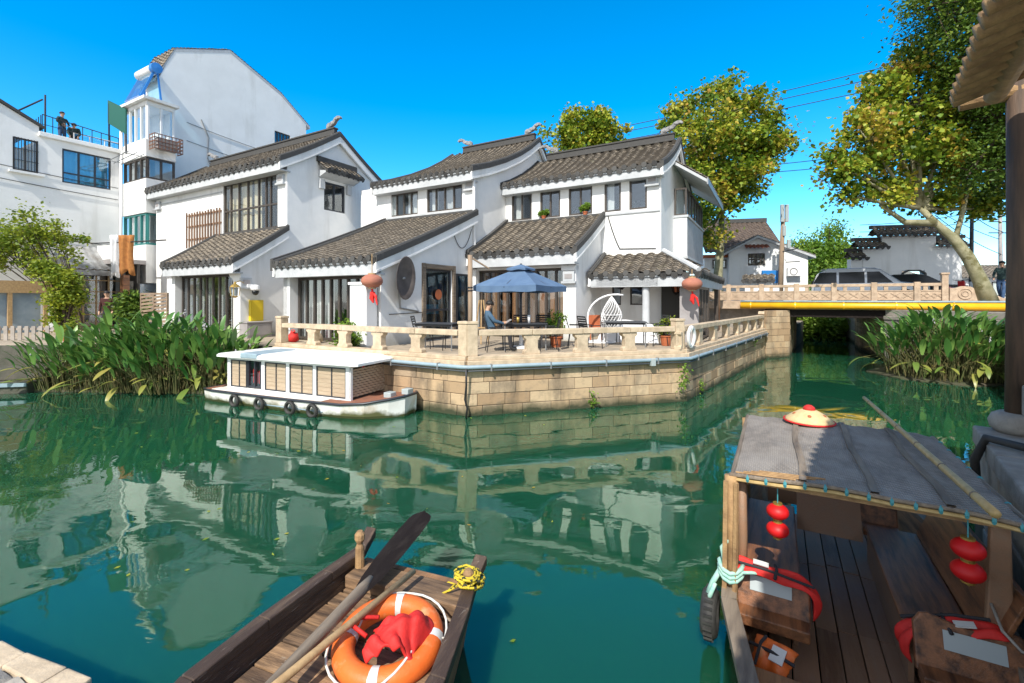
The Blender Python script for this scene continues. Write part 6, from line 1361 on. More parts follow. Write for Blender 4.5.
for (x, y, zs, r_, lab) in ((0.0, 3.84, (1.065, .935), .073, 'pair of red lanterns hanging at the canopy corner above the sunlit bench'), (1.0, 3.8, (1.085, .95), .082, 'pair of red lanterns hanging at the shaded right canopy edge')):
    p = qw(x, y, zs[0]); t = thing('lantern_pair', lab, 'lanterns', p, 0, 'red lantern pairs on the canopy boat')
    for z_ in zs:
        b = MB(); n = 14; pf = [(r_*.4, -r_*.72)]+[(r_*math.sqrt(max(.16, 1-(-1+2*i/n)**2*.92)), r_*.72*(-1+2*i/n)) for i in range(n+1)]+[(r_*.4, r_*.72)]
        b.lathe(pf, 20, Matrix.Translation((0, 0, z_-zs[0]))); sh = b.build('lantern', M['lantern_red'], t, smooth=True)
        b = MB()
        for s_ in (-1, 1): b = MB(); b.lathe([(r_*.42, -.006), (r_*.42, .006)], 14, Matrix.Translation((0, 0, z_-zs[0]+s_*r_*.78))); b.build('cap', M['gold'], sh)
    b = MB(); b.tube([(0, 0, r_*.7), (0, 0, 1.26-zs[0])], .004, 5); b.build('cord', M['teal_tie'], t); b = MB(); b.tube([(0, 0, zs[1]-zs[0]-r_*.7), (0.004, 0, zs[1]-zs[0]-r_*1.1)], .006, 5); b.build('pendant', M['gold'], t)
# life vests
def vest(label, loc, eul, bend, sc=1.0, mk='red', hang=0):
    """padded life vest: a folded pad draped over an edge; bend = (flat length, hanging length)"""
    o = thing('life_vest', label, 'life vest', loc, 0, 'red life vests in the canopy boat'); o.rotation_euler = eul; b = MB(); n = 14; m = 8; fl, hg = bend; tot = fl+hg; vs = []; w_ = .3*sc
    rr = random.Random(int(abs(loc[0]*977))+5)
    for s_ in (0, 1):
        for i in range(n+1):
            d = tot*i/n
            if d < fl: y, z_, nx_, nz_ = d, 0, 0, 1
            else: y, z_, nx_, nz_ = fl+.06*math.sin(min(1, (d-fl)/.1)*PI/2), -(d-fl), 1, .2
            for j in range(m+1):
                x = (j/m-.5)*w_*(1-.18*math.sin(PI*i/n)+.08*math.sin(3*i)); pad = .042*abs(math.sin(PI*j/m*2))**.5*(1 if i not in (0, n) else .2)+.01*rr.random()
                vs.append((x, y+nx_*(pad if s_ else -.0), z_+nz_*(pad if s_ else 0)+.012*math.sin(i*.9+j*.6)))
    k = (n+1)*(m+1); fs = [(i*(m+1)+j, i*(m+1)+j+1, (i+1)*(m+1)+j+1, (i+1)*(m+1)+j) for i in range(n) for j in range(m)]
    bd = [i*(m+1) for i in range(n+1)]+[n*(m+1)+j for j in range(1, m+1)]+[i*(m+1)+m for i in range(n-1, -1, -1)]+[j for j in range(m-1, 0, -1)]
    b.add(vs, fs+[tuple(q+k for q in f)[::-1] for f in fs]+[(bd[i], bd[(i+1) % len(bd)], bd[(i+1) % len(bd)]+k, bd[i]+k) for i in range(len(bd))])
    ob = b.build('padding', M[mk], o, smooth=True); ob.modifiers.new('sub', 'SUBSURF').render_levels = 1
    b = MB(); b.box((-.09*sc, fl*.3, .05), (.0, fl*.3+.1, .058)); b.build('reflective_patch', M['silver'], o)
    b = MB(); b.tube([(-w_*.5, fl*.6, .03), (0, fl*.62, .058), (w_*.5, fl*.6, .03)], .011, 6); b.tube([(w_*.2, fl*.1, .05), (w_*.25, fl*.5, .06), (w_*.24, fl+.05, .03)], .01, 6); b.build('strap', M['trousers'], o); return o
vest('red life vest draped over the armrest with the sunlit notice plate', qw(-.3, 3.82, .62), (rad(-4), rad(14), qrot-rad(90)), (.47, .22), .46)
vest('orange life vest stuffed beneath the sunlit left armrest', qw(.0, 3.52, .32), (rad(-30), 0, qrot+rad(160)), (.16, .12), .9, 'orange')
vest('red life vest lying on the right bench beside its lower armrest', qw(1.18, 3.86, .6), (rad(-14), rad(-6), qrot+rad(92)), (.44, .2), .58)
vest('red life vest with black strap hung at the far end under the canopy', qw(.62, 5.35, .78), (rad(35), 0, qrot+rad(70)), (.3, .2), 1.1)
tyre('tyre_fender', 'tyre fender tied with pale green rope outside the canopy boat near its bow', qw(-.44, 3.75, .24), qrot+PI/2, .135, .05, 'tyre fenders on the canopy boat')
tyre('tyre_fender', 'tyre fender half hidden outside the canopy boat below the far corner of the canopy', qw(-.44, 5.5, .3), qrot+PI/2, .13, .045, 'tyre fenders on the canopy boat')
b = MB(); o = qw(-.36, 3.8, .5)
for k in range(3): b.tube([qw(-.30+.08*math.cos(a), 3.78+.09*math.sin(a), .56+.03*k+.02*math.cos(a*2))-o for a in [2*PI*i/12 for i in range(13)]], .016, 6)
b.tube([qw(-.36, 3.76, .6)-o, qw(-.42, 3.74, .48)-o, qw(-.45, 3.72, .4)-o], .02, 6); b.tube([qw(-.34, 3.75, .6)-o, qw(-.36, 3.74, .76)-o, qw(-.31, 3.76, .82)-o], .014, 6); b.tube([qw(-.28, 3.72, .6)-o, qw(-.16, 3.75, .62)-o, qw(-.1, 3.8, .6)-o], .012, 6); b.tube([qw(-.4, 3.7, .5)-o, qw(-.43, 3.66, .42)-o, qw(-.45, 3.72, .36)-o], .016, 6)
tag(b.build('tie_rope', M['rope_teal'], None, o, smooth=True), 'pale green rope knotted round the canopy post and tyre', 'rope')
b = MB(); o = qw(1.2, 3.75, .6); b.tube([qw(1.13, 3.9, .74)-o, qw(1.15, 3.8, .64)-o, qw(1.2, 3.7, .6)-o, qw(1.28, 3.66, .62)-o], .009, 6); tag(b.build('loose_rope', M['grey_stone'], None, o, smooth=True), 'short grey rope end beside the right canopy post of the boat', 'rope')

# ------------------------------------------------------------------ stone platform and pavilion on the right
DC, NC = V(.62, .78, 0).normalized(), V(.78, -.62, 0).normalized(); prot = math.atan2(NC.y, NC.x)
TP = V(4.19, 4.4, 4.43)
def pv(n, d, z): p = V(TP.x, TP.y, 0)+NC*n+DC*d; return V(p.x, p.y, z)
pz = V(4.985, 4.53, 1.06); pn, pd_ = (pz-V(TP.x, TP.y, 1.06)).dot(NC), (pz-V(TP.x, TP.y, 1.06)).dot(DC)
t = thing('stone_platform', 'grey stone platform block with worn edges carrying the pavilion post', 'platform', V(5.9, 4.6, 0)); b = MB(V(5.9, 4.6, 0)); b2 = MB(V(5.9, 4.6, 0))
en = V(4.85, 4.82, 0)-V(TP.x, TP.y, 0); e_n, e_d = en.dot(NC), en.dot(DC)
y = e_d
for i in range(2):
    L_b = R.uniform(1.0, 1.2); c_ = [pv(e_n-.02, y, 0), pv(e_n+.7, y, 0), pv(e_n+.7, y-L_b+.008, 0), pv(e_n-.02, y-L_b+.008, 0)]
    b.hexa([q+V(0, 0, z_) for z_ in (DK-.12, DK+.06) for q in c_]); 
    c_ = [pv(e_n+.708, y, 0), pv(e_n+3.5, y, 0), pv(e_n+3.5, y-L_b+.008, 0), pv(e_n+.708, y-L_b+.008, 0)]; b.hexa([q+V(0, 0, z_) for z_ in (DK-.12, DK+.05) for q in c_])
    for k in range(3):
        zz = DK-.13-.36*k; c_ = [pv(e_n+.02*R.random(), y-.2*k, 0), pv(e_n+.5, y-.2*k, 0), pv(e_n+.5, y-.2*k-L_b+.012, 0), pv(e_n+.02*R.random(), y-.2*k-L_b+.012, 0)]; b2.hexa([q+V(0, 0, z_) for z_ in (zz-.35, zz) for q in c_])
    y -= L_b
b.build('top_slab', M['grey_stone'], t, bevel=.02); b2.build('block_course', M['grey_stone'], t, bevel=.02)
pz.z = DK+.06
pa_ = thing('timber_pavilion', 'dark timber pavilion post and log rafter eave at the right edge', 'pavilion', pz)
b = MB(pz); b.lathe([(.16, 0), (.2, .04), (.215, .11), (.19, .17), (.14, .2)], 18, Matrix.Translation(pz)); b.build('base_stone', M['grey_stone'], pa_, smooth=True)
b = MB(pz); b.tube([pz+V(0, 0, .2), pz+V(.01, 0, 1.6), pz+V(0, 0, 3.5)], [.095, .09, .085], 16); b.build('post', M['log_dark'], pa_, smooth=True)
b = MB(pz); b.bar(pz+V(.1, 0, .34)-DC*.0, pz+V(.1, 0, .34)-DC*1.6, .14, .3); b.build('bench_beam', M['grey_stone'], pa_, bevel=.02)
b = MB(pz); b.tube([pz-NC*.42+V(0, 0, 3.36), pz+NC*2.2+V(0, 0, 3.46)], .085, 14); b.build('cantilever_log', M['log'], pa_, smooth=False)
b = MB(pz); b.tube([pv(pn-.2, .3, 4.56), pv(pn-.2, -7, 4.56)], .085, 12); b.build('purlin', M['log'], pa_, smooth=True)
slp = .32
for i in range(40):
    d_0 = -.06-.18*i; b = MB(pz); r_ = R.uniform(.055, .064); b.tube([pv(.0+R.uniform(-.01, .01), d_0, 4.46), pv(1.5, d_0+R.uniform(-.02, .02), 4.46+1.5*slp), pv(3.0, d_0, 4.46+3.0*slp)], [r_, r_*1.03, r_*1.05], 10); b.build('rafter', M['log'], pa_, smooth=True)
b = MB(pz); c_ = [pv(.1, .06, 4.55), pv(3.2, .06, 4.52+3.2*slp), pv(3.2, -7.6, 4.52+3.2*slp), pv(.1, -7.6, 4.55)]; b.hexa([q+V(0, 0, z_) for z_ in (0, .06) for q in c_]); rb = b.build('roof_board', M['board'], pa_)
b = MB(pz); Fp = (V(TP.x, TP.y, 0), -DC, NC); roof(b, Fp, -.1, 7.6, [(.1, 4.64), (3.2, 4.62+3.2*slp)], .2, .18, .05); rt_ = b.build('roof_tiles', M['tile'], rb)
b = MB(pz)
for i in range(40):
    c_0 = pv(.05, .03-.18*i, 4.63); b.add([c_0+DC*.06+V(0, 0, .02), c_0-DC*.06+V(0, 0, .02), c_0-DC*.04+V(0, 0, -.06), c_0+V(0, 0, -.1), c_0+DC*.04+V(0, 0, -.06)]+[q_+NC*.03 for q_ in (c_0+DC*.06+V(0, 0, .02), c_0-DC*.06+V(0, 0, .02), c_0-DC*.04+V(0, 0, -.06), c_0+V(0, 0, -.1), c_0+DC*.04+V(0, 0, -.06))], [(0, 1, 2, 3, 4), (5, 6, 7, 8, 9)]+[(i_, (i_+1) % 5, 5+(i_+1) % 5, 5+i_) for i_ in range(5)])
b.build('drip_tile', M['ornament'], rt_)
b = MB(); o = pv(e_n-.05, e_d-1.0, .9); b.tube([pv(e_n-.07, e_d-.75, .75)-o, pv(e_n-.09, e_d-.75, 1.1)-o, pv(e_n-.02, e_d-.8, 1.33)-o, pv(e_n+.2, e_d-1.0, 1.33)-o, pv(e_n+.6, e_d-1.5, 1.32)-o], .035, 8); tag(b.build('black_hose', M['rubber'], None, o, smooth=True), 'black hose bent over the edge of the stone platform', 'hose')
# near quay kerb at the lower left
KO = V(-2.35, 2.53, .48); kd = V(-.79, .28, 0).normalized(); kn = V(kd.y, -kd.x, 0); kn = kn if kn.y > 0 else -kn
t = thing('quay_kerb', 'sunlit tan kerb stones edging the near bank at lower left', 'kerb', KO)
x = -.02
for i in range(14):
    L_k = R.uniform(.2, .38); b = MB(KO); zz = .5+R.uniform(-.006, .008); e0, e1_ = R.uniform(-.008, .008), R.uniform(-.008, .008)
    c_ = [KO+kd*x+kn*(.02+e0), KO+kd*(x+L_k-.008)+kn*(.02+e1_), KO+kd*(x+L_k-.008)-kn*(.1+e1_), KO+kd*x-kn*(.1+e0)]
    b.hexa([V(q.x, q.y, z_) for z_ in (.3, zz) for q in c_]); b.build('kerb_stone', M['rail_stone'], t, bevel=.012); x += L_k
b = MB(KO); rr = random.Random(9); xs_ = 60; vs = []
for j in range(14):
    for i in range(xs_+1): q = KO+kd*(3.6*i/xs_)-kn*(.115+.07*j); vs.append((q.x, q.y, .486+.035*rr.random()**1.5))
b.add(vs, [(j*(xs_+1)+i, j*(xs_+1)+i+1, (j+1)*(xs_+1)+i+1, (j+1)*(xs_+1)+i) for j in range(13) for i in range(xs_)]); b.build('rough_paving', M['grey_stone'], t)
# fallen leaves on the water
fl_ = []
for i in range(90):
    y = R.uniform(3.2, 11); x = R.uniform(-.95, .8)*y
    if canal_free(x, y): fl_.append((x, y, .006))
o = leaf_mesh('floating_leaves', fl_, .07, M['leaf_plane'], None, (0, 0, 0), wd=.6, droop=.0); o.scale = (1, 1, .12); o.location.z = .006; tag(o, 'scattered fallen leaves floating on the canal', None, None, 'stuff')

# ------------------------------------------------------------------ people: one skinned body each, coloured by body zone
def person(label, loc, rot, J, zones, hair=True, scale=1.0):
    """J: joint -> (x, y, z, radius); zones: list of (joint a, joint b, zone)"""
    t = thing('person', label, 'person', loc, rot); names = list(J); idx = {k: i for i, k in enumerate(names)}
    me = bpy.data.meshes.new('body'); me.from_pydata([tuple(c*scale for c in J[k][:3]) for k in names], [(idx[a], idx[c]) for a, c, _ in zones], [])
    o = bpy.data.objects.new('body', me); COL.objects.link(o)
    o.modifiers.new('skin', 'SKIN'); ss = o.modifiers.new('sub', 'SUBSURF'); ss.levels = 2; ss.render_levels = 2
    for i, k in enumerate(names):
        sv = me.skin_vertices[0].data[i]; r_ = J[k][3]*scale; sv.radius = (r_*(J[k][4] if len(J[k]) > 4 else 1), r_); sv.use_root = (k == 'pelvis')
    dg = bpy.context.evaluated_depsgraph_get(); dg.update(); m2 = bpy.data.meshes.new_from_object(o.evaluated_get(dg)); bpy.data.objects.remove(o)
    zn = sorted(set(z for _, _, z in zones)); m2.materials.clear()
    for z in zn: m2.materials.append(M[z])
    segs = [(Vector(J[a][:3])*scale, Vector(J[c][:3])*scale, zn.index(z)) for a, c, z in zones]
    for p in m2.polygons:
        c = p.center; best = min(segs, key=lambda s_: (c-(s_[0]+(s_[1]-s_[0])*max(0, min(1, (c-s_[0]).dot(s_[1]-s_[0])/max(1e-9, (s_[1]-s_[0]).length_squared))))).length)
        p.material_index = best[2]; p.use_smooth = True
    m2.name = 'body'; ob = bpy.data.objects.new('body', m2); COL.objects.link(ob); ob.parent = t
    if hair:
        h0, h1 = Vector(J['head'][:3])*scale, Vector(J['crown'][:3])*scale; ax = (h1-h0).normalized(); r_ = J['head'][3]*scale*1.16
        b = MB(); Mh = Matrix.Translation(h0+ax*.035*scale-Vector((0, .018*scale, 0))) @ ax.to_track_quat('Z', 'Y').to_matrix().to_4x4()
        b.lathe([(r_*.98, -.02*scale), (r_*1.03, .015*scale), (r_*.95, .045*scale), (r_*.72, .072*scale), (r_*.38, .088*scale), (r_*.05, .093*scale)], 14, Mh); b.build('hair', M['hair'], t, smooth=True)
    b = MB(); h0 = Vector(J['head'][:3])*scale; r_ = J['head'][3]*scale
    b.lathe([(.013*scale, -.02*scale), (.018*scale, -.012*scale), (.006*scale, .03*scale)], 6, Matrix.Translation(h0+V(0, r_*.98, 0)))
    for sx in (-1, 1): b.lathe([(.004, -.03*scale), (.016*scale, 0), (.004, .03*scale)], 6, Matrix.Translation(h0+V(sx*r_*.98, -.01, 0)))
    b.build('face', M['skin'], t, smooth=True)['kind'] = 'stuff'
    for sx in (-1, 1): b = MB(); b.lathe([(.002, -.008), (.012*scale, 0), (.002, .008)], 6, Matrix.Translation(h0+V(sx*.034*scale, r_*.9, .022*scale))); b.build('eye', M['hair'], t)
    return t
def pose(top, leg, skin='skin', shoe='shoe', **k):
    J = dict(pelvis=(0, 0, .92, .135, 1.15), waist=(0, 0, 1.08, .12, 1.15), chest=(0, 0, 1.28, .135, 1.3), neck0=(0, 0, 1.44, .06), neck=(0, .01, 1.5, .052), head=(0, .03, 1.61, .088), crown=(0, .02, 1.7, .07))
    for sx, s in ((-1, 'l'), (1, 'r')):
        J.update({'sh'+s: (sx*.17, 0, 1.4, .065), 'el'+s: (sx*.23, -.02, 1.14, .045), 'wr'+s: (sx*.22, .08, .91, .032), 'ha'+s: (sx*.21, .11, .84, .036), 'fi'+s: (sx*.2, .13, .77, .02), 'hi'+s: (sx*.095, 0, .86, .095), 'kn'+s: (sx*.1, .02, .49, .066), 'an'+s: (sx*.1, -.01, .09, .046), 'to'+s: (sx*.11, .15, .04, .04)})
    J.update(k)
    Z = [('pelvis', 'waist', top), ('waist', 'chest', top), ('chest', 'neck0', top), ('neck0', 'neck', skin), ('neck', 'head', skin), ('head', 'crown', skin)]
    for s in 'lr': Z += [('chest', 'sh'+s, top), ('sh'+s, 'el'+s, top), ('el'+s, 'wr'+s, top), ('wr'+s, 'ha'+s, skin), ('ha'+s, 'fi'+s, skin), ('pelvis', 'hi'+s, leg), ('hi'+s, 'kn'+s, leg), ('kn'+s, 'an'+s, leg), ('an'+s, 'to'+s, shoe)]
    return J, Z

# ------------------------------------------------------------------ terrace furniture
def chair_at(): 
    t = thing('garden_chair', 'x', 'chair', (0, 0, 0), 0, 'black slatted chairs on the terrace'); r_ = .013; bk = M['black_metal']
    for sx in (-1, 1):
        b = MB(); b.tube([(sx*.23, .22, 0), (sx*.22, .2, .44), (sx*.22, .16, .46)], r_, 6); b.build('leg', bk, t)
        b = MB(); b.tube([(sx*.23, -.26, 0), (sx*.22, -.2, .42)], r_, 6); b.build('leg', bk, t)
        b = MB(); b.tube([(sx*.22, .16, .46), (sx*.22, -.19, .43), (sx*.22, -.27, .66), (sx*.21, -.33, .9)], r_, 6); b.build('side_frame', bk, t)
        b = MB(); b.tube([(sx*.23, .2, .45), (sx*.25, .16, .64), (sx*.25, -.22, .64)], r_, 6); b.build('armrest', bk, t)
    b = MB()
    for i in range(7): y = .17-.058*i; b.box((-.22, y-.02, .445-.004*i), (.22, y+.02, .458-.004*i))
    b.build('seat', bk, t)['kind'] = 'stuff'
    b = MB()
    for i in range(6): f_ = i/5; b.hexa([(sx, -.225-.1*f_+dy-.012*dz/.03, .53+.33*f_+dz) for dz in (0, .042) for sx, dy in ((-.215, 0), (.215, 0), (.215, .012), (-.215, .012))])
    b.build('backrest', bk, t)['kind'] = 'stuff'; return t
def gp(px, t_): p = Pt(px, 299, t_); p.z = DK+.004; return p
ch = chair_at(); spots = [
 (496, 12.1, -PI/2+.15, 'black slatted chair with the seated man in the blue shirt on it'), (521, 13.6, PI, 'black slatted chair behind the umbrella table, left one, its back to the doors'), (543, 13.5, PI-.1, 'black slatted chair behind the umbrella table, right one, its back to the doors'),
 (548, 12.3, PI/2, 'black slatted chair on the right side of the umbrella table'), (577, 13.2, -PI/2-.1, 'black slatted chair left of the porch table with its back to the umbrella'), (591, 12.9, -PI/2+.4, 'black slatted chair at the near left corner of the porch table'),
 (611, 14.4, PI, 'black slatted chair behind the porch table before the egg chair'), (656, 13.6, PI/2+.2, 'black slatted chair right of the porch table beside the round column'), (424, 12.9, -PI/2, 'black slatted chair left of the small table by the side door'), (452, 12.5, PI/2, 'black slatted chair right of the small table by the side door')]
for i, (px, tt, rz_, lab) in enumerate(spots):
    p = gp(px, tt)
    if i == 0: ch.location = p; ch.rotation_euler = (0, 0, rz_); ch['label'] = lab
    else: copy_tree(ch, p, rz_, lab)
def table_at():
    t = thing('garden_table', 'x', 'table', (0, 0, 0), 0, 'dark tables on the terrace'); b = MB(); b.box((-.6, -.36, .69), (.6, .36, .72)); b.build('tabletop', M['frame_dark'], t, bevel=.008)
    for sx in (-1, 1):
        for sy in (-1, 1): b = MB(); b.tube([(sx*.55, sy*.31, 0), (sx*.55, sy*.31, .69)], .018, 6); b.build('leg', M['grey_metal'], t)
    b = MB(); b.bar((-.55, -.31, .66), (.55, -.31, .66), .03, .04); b.bar((-.55, .31, .66), (.55, .31, .66), .03, .04); b.bar((-.55, -.295, .66), (-.55, .295, .66), .03, .04); b.bar((.55, -.295, .66), (.55, .295, .66), .03, .04); b.build('apron', M['black_metal'], t); return t
tb_ = table_at()
for i, (px, tt, rz_, lab) in enumerate(((524, 12.6, .1, 'dark table under the blue umbrella with cups on it'), (625, 13.5, -.2, 'dark table in front of the tiled porch'), (438, 12.7, -.3, 'small dark table beside the side door of the middle house'))):
    p = gp(px, tt)
    if i == 0: tb_.location = p; tb_.rotation_euler = (0, 0, rz_); tb_['label'] = lab
    else: copy_tree(tb_, p, rz_, lab)
for i, (px, tt, hh, r_, mk, lab) in enumerate(((518, 12.65, .16, .045, 'gold', 'small amber glass standing on the umbrella table'), (529, 12.5, .22, .04, 'clean_white', 'tall white cup standing on the umbrella table near the pole'))):
    p = gp(px, tt)+V(0, 0, .722); t = thing('cup', lab, 'cup', p); b = MB(); b.lathe([(r_*.8, 0), (r_, hh), (r_*.85, hh), (r_*.7, .01)], 12); b.build('cup_body', M[mk], t, smooth=True); b = MB(); b.lathe([(r_*.82, hh*.75), (.0, hh*.751)], 12); b.build('drink', M['terracotta'], t)
# seated man leaning back with a book
J, Z = pose('shirt_blue', 'trousers', pelvis=(0, -.1, .52, .14, 1.15), waist=(0, -.16, .68, .13, 1.15), chest=(0, -.22, .9, .15, 1.25), neck0=(0, -.24, 1.06, .06), neck=(0, -.21, 1.12, .052), head=(0, -.15, 1.21, .092), crown=(0, -.14, 1.3, .072),
 shl=(-.18, -.22, 1.02, .07), shr=(.18, -.22, 1.02, .07), ell=(-.24, -.06, .8, .055), elr=(.24, -.06, .8, .055), wrl=(-.12, .18, .74, .034), wrr=(.12, .18, .74, .034), hal=(-.09, .25, .75, .036), har=(.09, .25, .75, .036), fil=(-.06, .3, .77, .02), fir=(.06, .3, .77, .02),
 hil=(-.1, -.05, .5, .1), hir=(.1, -.05, .5, .1), knl=(-.12, .36, .52, .07), knr=(.12, .34, .5, .07), anl=(-.12, .42, .09, .046), anr=(.1, .38, .09, .046), tol=(-.13, .58, .04, .04), tor=(.11, .54, .04, .04))
p = gp(496, 12.1); t = person('seated man in a blue shirt leaning back in a terrace chair', p, -PI/2+.15, J, Z)
b = MB(); b.hexa([(-.13, .25, .74), (.13, .25, .74), (.13, .4, .83), (-.13, .4, .83), (-.13, .24, .755), (.13, .24, .755), (.13, .39, .845), (-.13, .39, .845)]); ob = b.build('book', [M['cabinet']], None, p, -PI/2+.15); tag(ob, 'open grey book held by the seated man', 'book')
# umbrella
uc = gp(521, 12.9); t = thing('patio_umbrella', 'square blue patio umbrella with a small top vent over the terrace table', 'umbrella', uc, rad(15)); b = MB()
zb_, zt_, hw = 2.96-DK, 3.43-DK, 1.36; cr = [(hw*math.cos(PI/2*k), hw*math.sin(PI/2*k)) for k in range(4)]
def canopy(b, hw_, z0, z1, val, top=.0, seg=8, sag=.06):
    n = 4*seg; rings = []
    for q in range(7):
        f_ = q/6; ring = []
        for k in range(4):
            for j in range(seg):
                a = j/seg; x = (cr[k][0]*(1-a)+cr[(k+1) % 4][0]*a)/hw*hw_; y = (cr[k][1]*(1-a)+cr[(k+1) % 4][1]*a)/hw*hw_; s_ = top+(1-top)*f_
                ring.append((x*s_*(1-.04*math.sin(PI*a)*f_), y*s_*(1-.04*math.sin(PI*a)*f_), z1+(z0-z1)*f_-sag*math.sin(PI*a)*math.sin(PI*f_*.9)))
        rings.append(ring)
    ring = [(x*1.0, y*1.0, z-val+.015*math.sin(i*1.3)) for i, (x, y, z) in enumerate(rings[-1])]; rings.append(ring)
    b.add([p_ for r_ in rings for p_ in r_], [(r_*n+i, r_*n+(i+1) % n, (r_+1)*n+(i+1) % n, (r_+1)*n+i) for r_ in range(7) for i in range(n)])
canopy(b, hw, zb_, zt_, .16, .12); o = b.build('canopy', M['blue_fabric'], t, smooth=False); o.modifiers.new('thick', 'SOLIDIFY').thickness = .008
b = MB(); canopy(b, .42, zt_+.02, zt_+.14, .05, .02, 6, .01); o = b.build('vent', M['blue_fabric'], t); o.modifiers.new('thick', 'SOLIDIFY').thickness = .008
b = MB(); b.tube([(0, 0, .05), (0, 0, zt_+.16)], .03, 10); b.build('pole', M['frame_dark'], t, smooth=True)
b = MB(); b.lathe([(.26, 0), (.26, .06), (.06, .09), (.05, .4), (.03, .42)], 16); b.build('base', M['clean_white'], t)
for k in range(8):
    a = PI/4*k; e = hw*(1 if k % 2 == 0 else .71)*.97; b = MB(); b.bar((0, 0, zt_-.03), (e*math.cos(a), e*math.sin(a), zb_-.05), .02, .02); b.build('rib', M['frame_dark'], t)
    b = MB(); b.bar((.03*math.cos(a), .03*math.sin(a), zb_-.2), (e*.5*math.cos(a), e*.5*math.sin(a), (zt_+zb_)/2-.06), .016, .016); b.build('strut', M['frame_dark'], t)
p = gp(470, 12.3); t = thing('timber_mast', 'weathered wooden mast with a diagonal arm beside the blue umbrella', 'post', p); b = MB(); b.tube([(0, 0, 0), (.01, 0, 1.2), (0, 0, 2.55)], .065, 9); b.build('mast', M['utility'], t, smooth=True); b = MB(); b.tube([(0, 0, 2.5), (.5, .2, 2.2)], .025, 7); b.build('arm', M['utility'], t); b = MB()
for z_ in (1.6, 1.68): b.lathe([(.07, -.02), (.085, 0), (.07, .02)], 10, Matrix.Translation((0, 0, z_)))
b.build('binding', M['black_metal'], t)
p = gp(481, 14.0); t = thing('folded_easel', 'folded wooden easel leaning beside the striped doors', 'easel', p); 
for dx in (-.15, 0, .17): b = MB(); b.bar((dx*1.4, .0, 0), (dx*.4, .12, 1.35), .035, .03); b.build('leg', M['pale_wood'], t)
b = MB(); b.bar((-.2, .03, .5), (.22, .03, .5), .04, .04); b.build('ledge', M['pale_wood'], t)
# egg chair hung on a curved stand, covered sofa, small wooden stool
p = gp(606, 14.6); t = thing('egg_chair', 'white woven hanging egg chair on a curved white stand', 'chair', p); b = MB(); b.tube([(-.55, 0, 0), (-.58, 0, .8)]+[(-.58+.9*(1-math.cos(a)), 0, .8+.72*math.sin(a)) for a in [PI*.58*i/10 for i in range(1, 11)]], .03, 8); b.build('stand', M['clean_white'], t, smooth=True); b = MB(); b.lathe([(.5, 0), (.52, .02), (.5, .05), (.3, .06)], 20, Matrix.Translation((-.2, 0, 0))); b.build('stand_base', M['clean_white'], t)
b = MB()
def eg(a, f_): r_ = .36*math.sin(PI*min(1, f_*.97+.02))**.8*(1.15-.55*f_); return V(.18+r_*math.cos(a), r_*math.sin(a)*.9, .3+1.15*f_)
for s_ in (1, -1):
    for k in range(12):
        pts = [eg(PI*.85+s_*f_*2.2+k*.36-1.9, f_) for f_ in [i/14 for i in range(15)]]; pts = [q for q in pts if q.y > -.26] 
        if len(pts) > 3: b.tube(pts, .011, 4)
for f_ in (.05, .3, .5): b.tube([eg(a, f_) for a in [2*PI*i/18 for i in range(18)]], .012, 5, closed=True)
b.build('shell', M['clean_white'], t)['kind'] = 'stuff'
p = gp(628, 15.0); t = thing('covered_sofa', 'low sofa under a rumpled white cover in the porch', 'sofa', p, -.3); b = MB(); n, m_ = 20, 12; vs = []
for j in range(m_+1):
    for i in range(n+1):
        x, y = (i/n-.5)*1.9, (j/m_-.5)*.9; e = max(0, 1-abs(2*(i/n-.5))**6)*max(0, 1-abs(2*(j/m_-.5))**6); vs.append((x, y, e**.35*(.5+.32*(j/m_)**1.5-.12*(i/n))+.03*math.sin(5*x+7*y)*e))
b.add(vs, [(j*(n+1)+i, j*(n+1)+i+1, (j+1)*(n+1)+i+1, (j+1)*(n+1)+i) for j in range(m_) for i in range(n)]); b.build('cover', M['white_cloth'], t, smooth=True); b = MB(); b.box((-.85, -.4, .02), (.85, .4, .25)); b.build('seat_base', M['cabinet'], t)
p = gp(595, 14.9); t = thing('wooden_stool', 'small orange brown wooden chair behind the curved white stand', 'chair', p); b = MB(); b.box((-.2, -.2, .42), (.2, .2, .46)); b.build('seat', M['terracotta'], t); b = MB(); b.box((-.2, .17, .46), (.2, .2, .85)); b.build('backrest', M['terracotta'], t)
for sx in (-1, 1):
    for sy in (-1, 1): b = MB(); b.box((sx*.18-.02, sy*.18-.02, 0), (sx*.18+.02, sy*.18+.02, .42)); b.build('leg', M['terracotta'], t)
def potted(label, p, ph, pr_, fh, fr, mk, seed, pm='terracotta'):
    t = thing('potted_plant', label, 'potted plant', p, 0, 'potted plants about the terrace'); b = MB(); b.lathe([(pr_*.7, 0), (pr_, ph), (pr_*1.08, ph), (pr_*1.08, ph-.03), (pr_*.9, ph-.035)], 14); b.build('pot', M[pm], t, smooth=False)
    rr = np.random.RandomState(seed); cs, bi, cen = clumps([((p.x, p.y, p.z+ph+fh*.55), fr), ((p.x+.1, p.y, p.z+ph+fh*.8), fr*.7), ((p.x-.12, p.y+.05, p.z+ph+fh*.4), fr*.7)], 34, 22, fr*.5, rr, .9, (.2, 1)); leaf_mesh('foliage', cs, .09, M[mk], t, tuple(p), bias=bi, wd=.45)
    b = MB(p)
    for q in cen[::3]: b.tube([p+V(0, 0, ph-.03), Vector(q)], [.012, .006], 5, cap=False)
    b.build('stem', M['bark'], t)
potted('leafy yellow green potted plant behind the umbrella table', gp(556, 13.2), .3, .18, .75, .26, 'leaf_light', 61)
potted('low yellow green potted plant by the balustrade corner post', gp(666, 13.6), .3, .18, .5, .22, 'leaf_vine', 62)
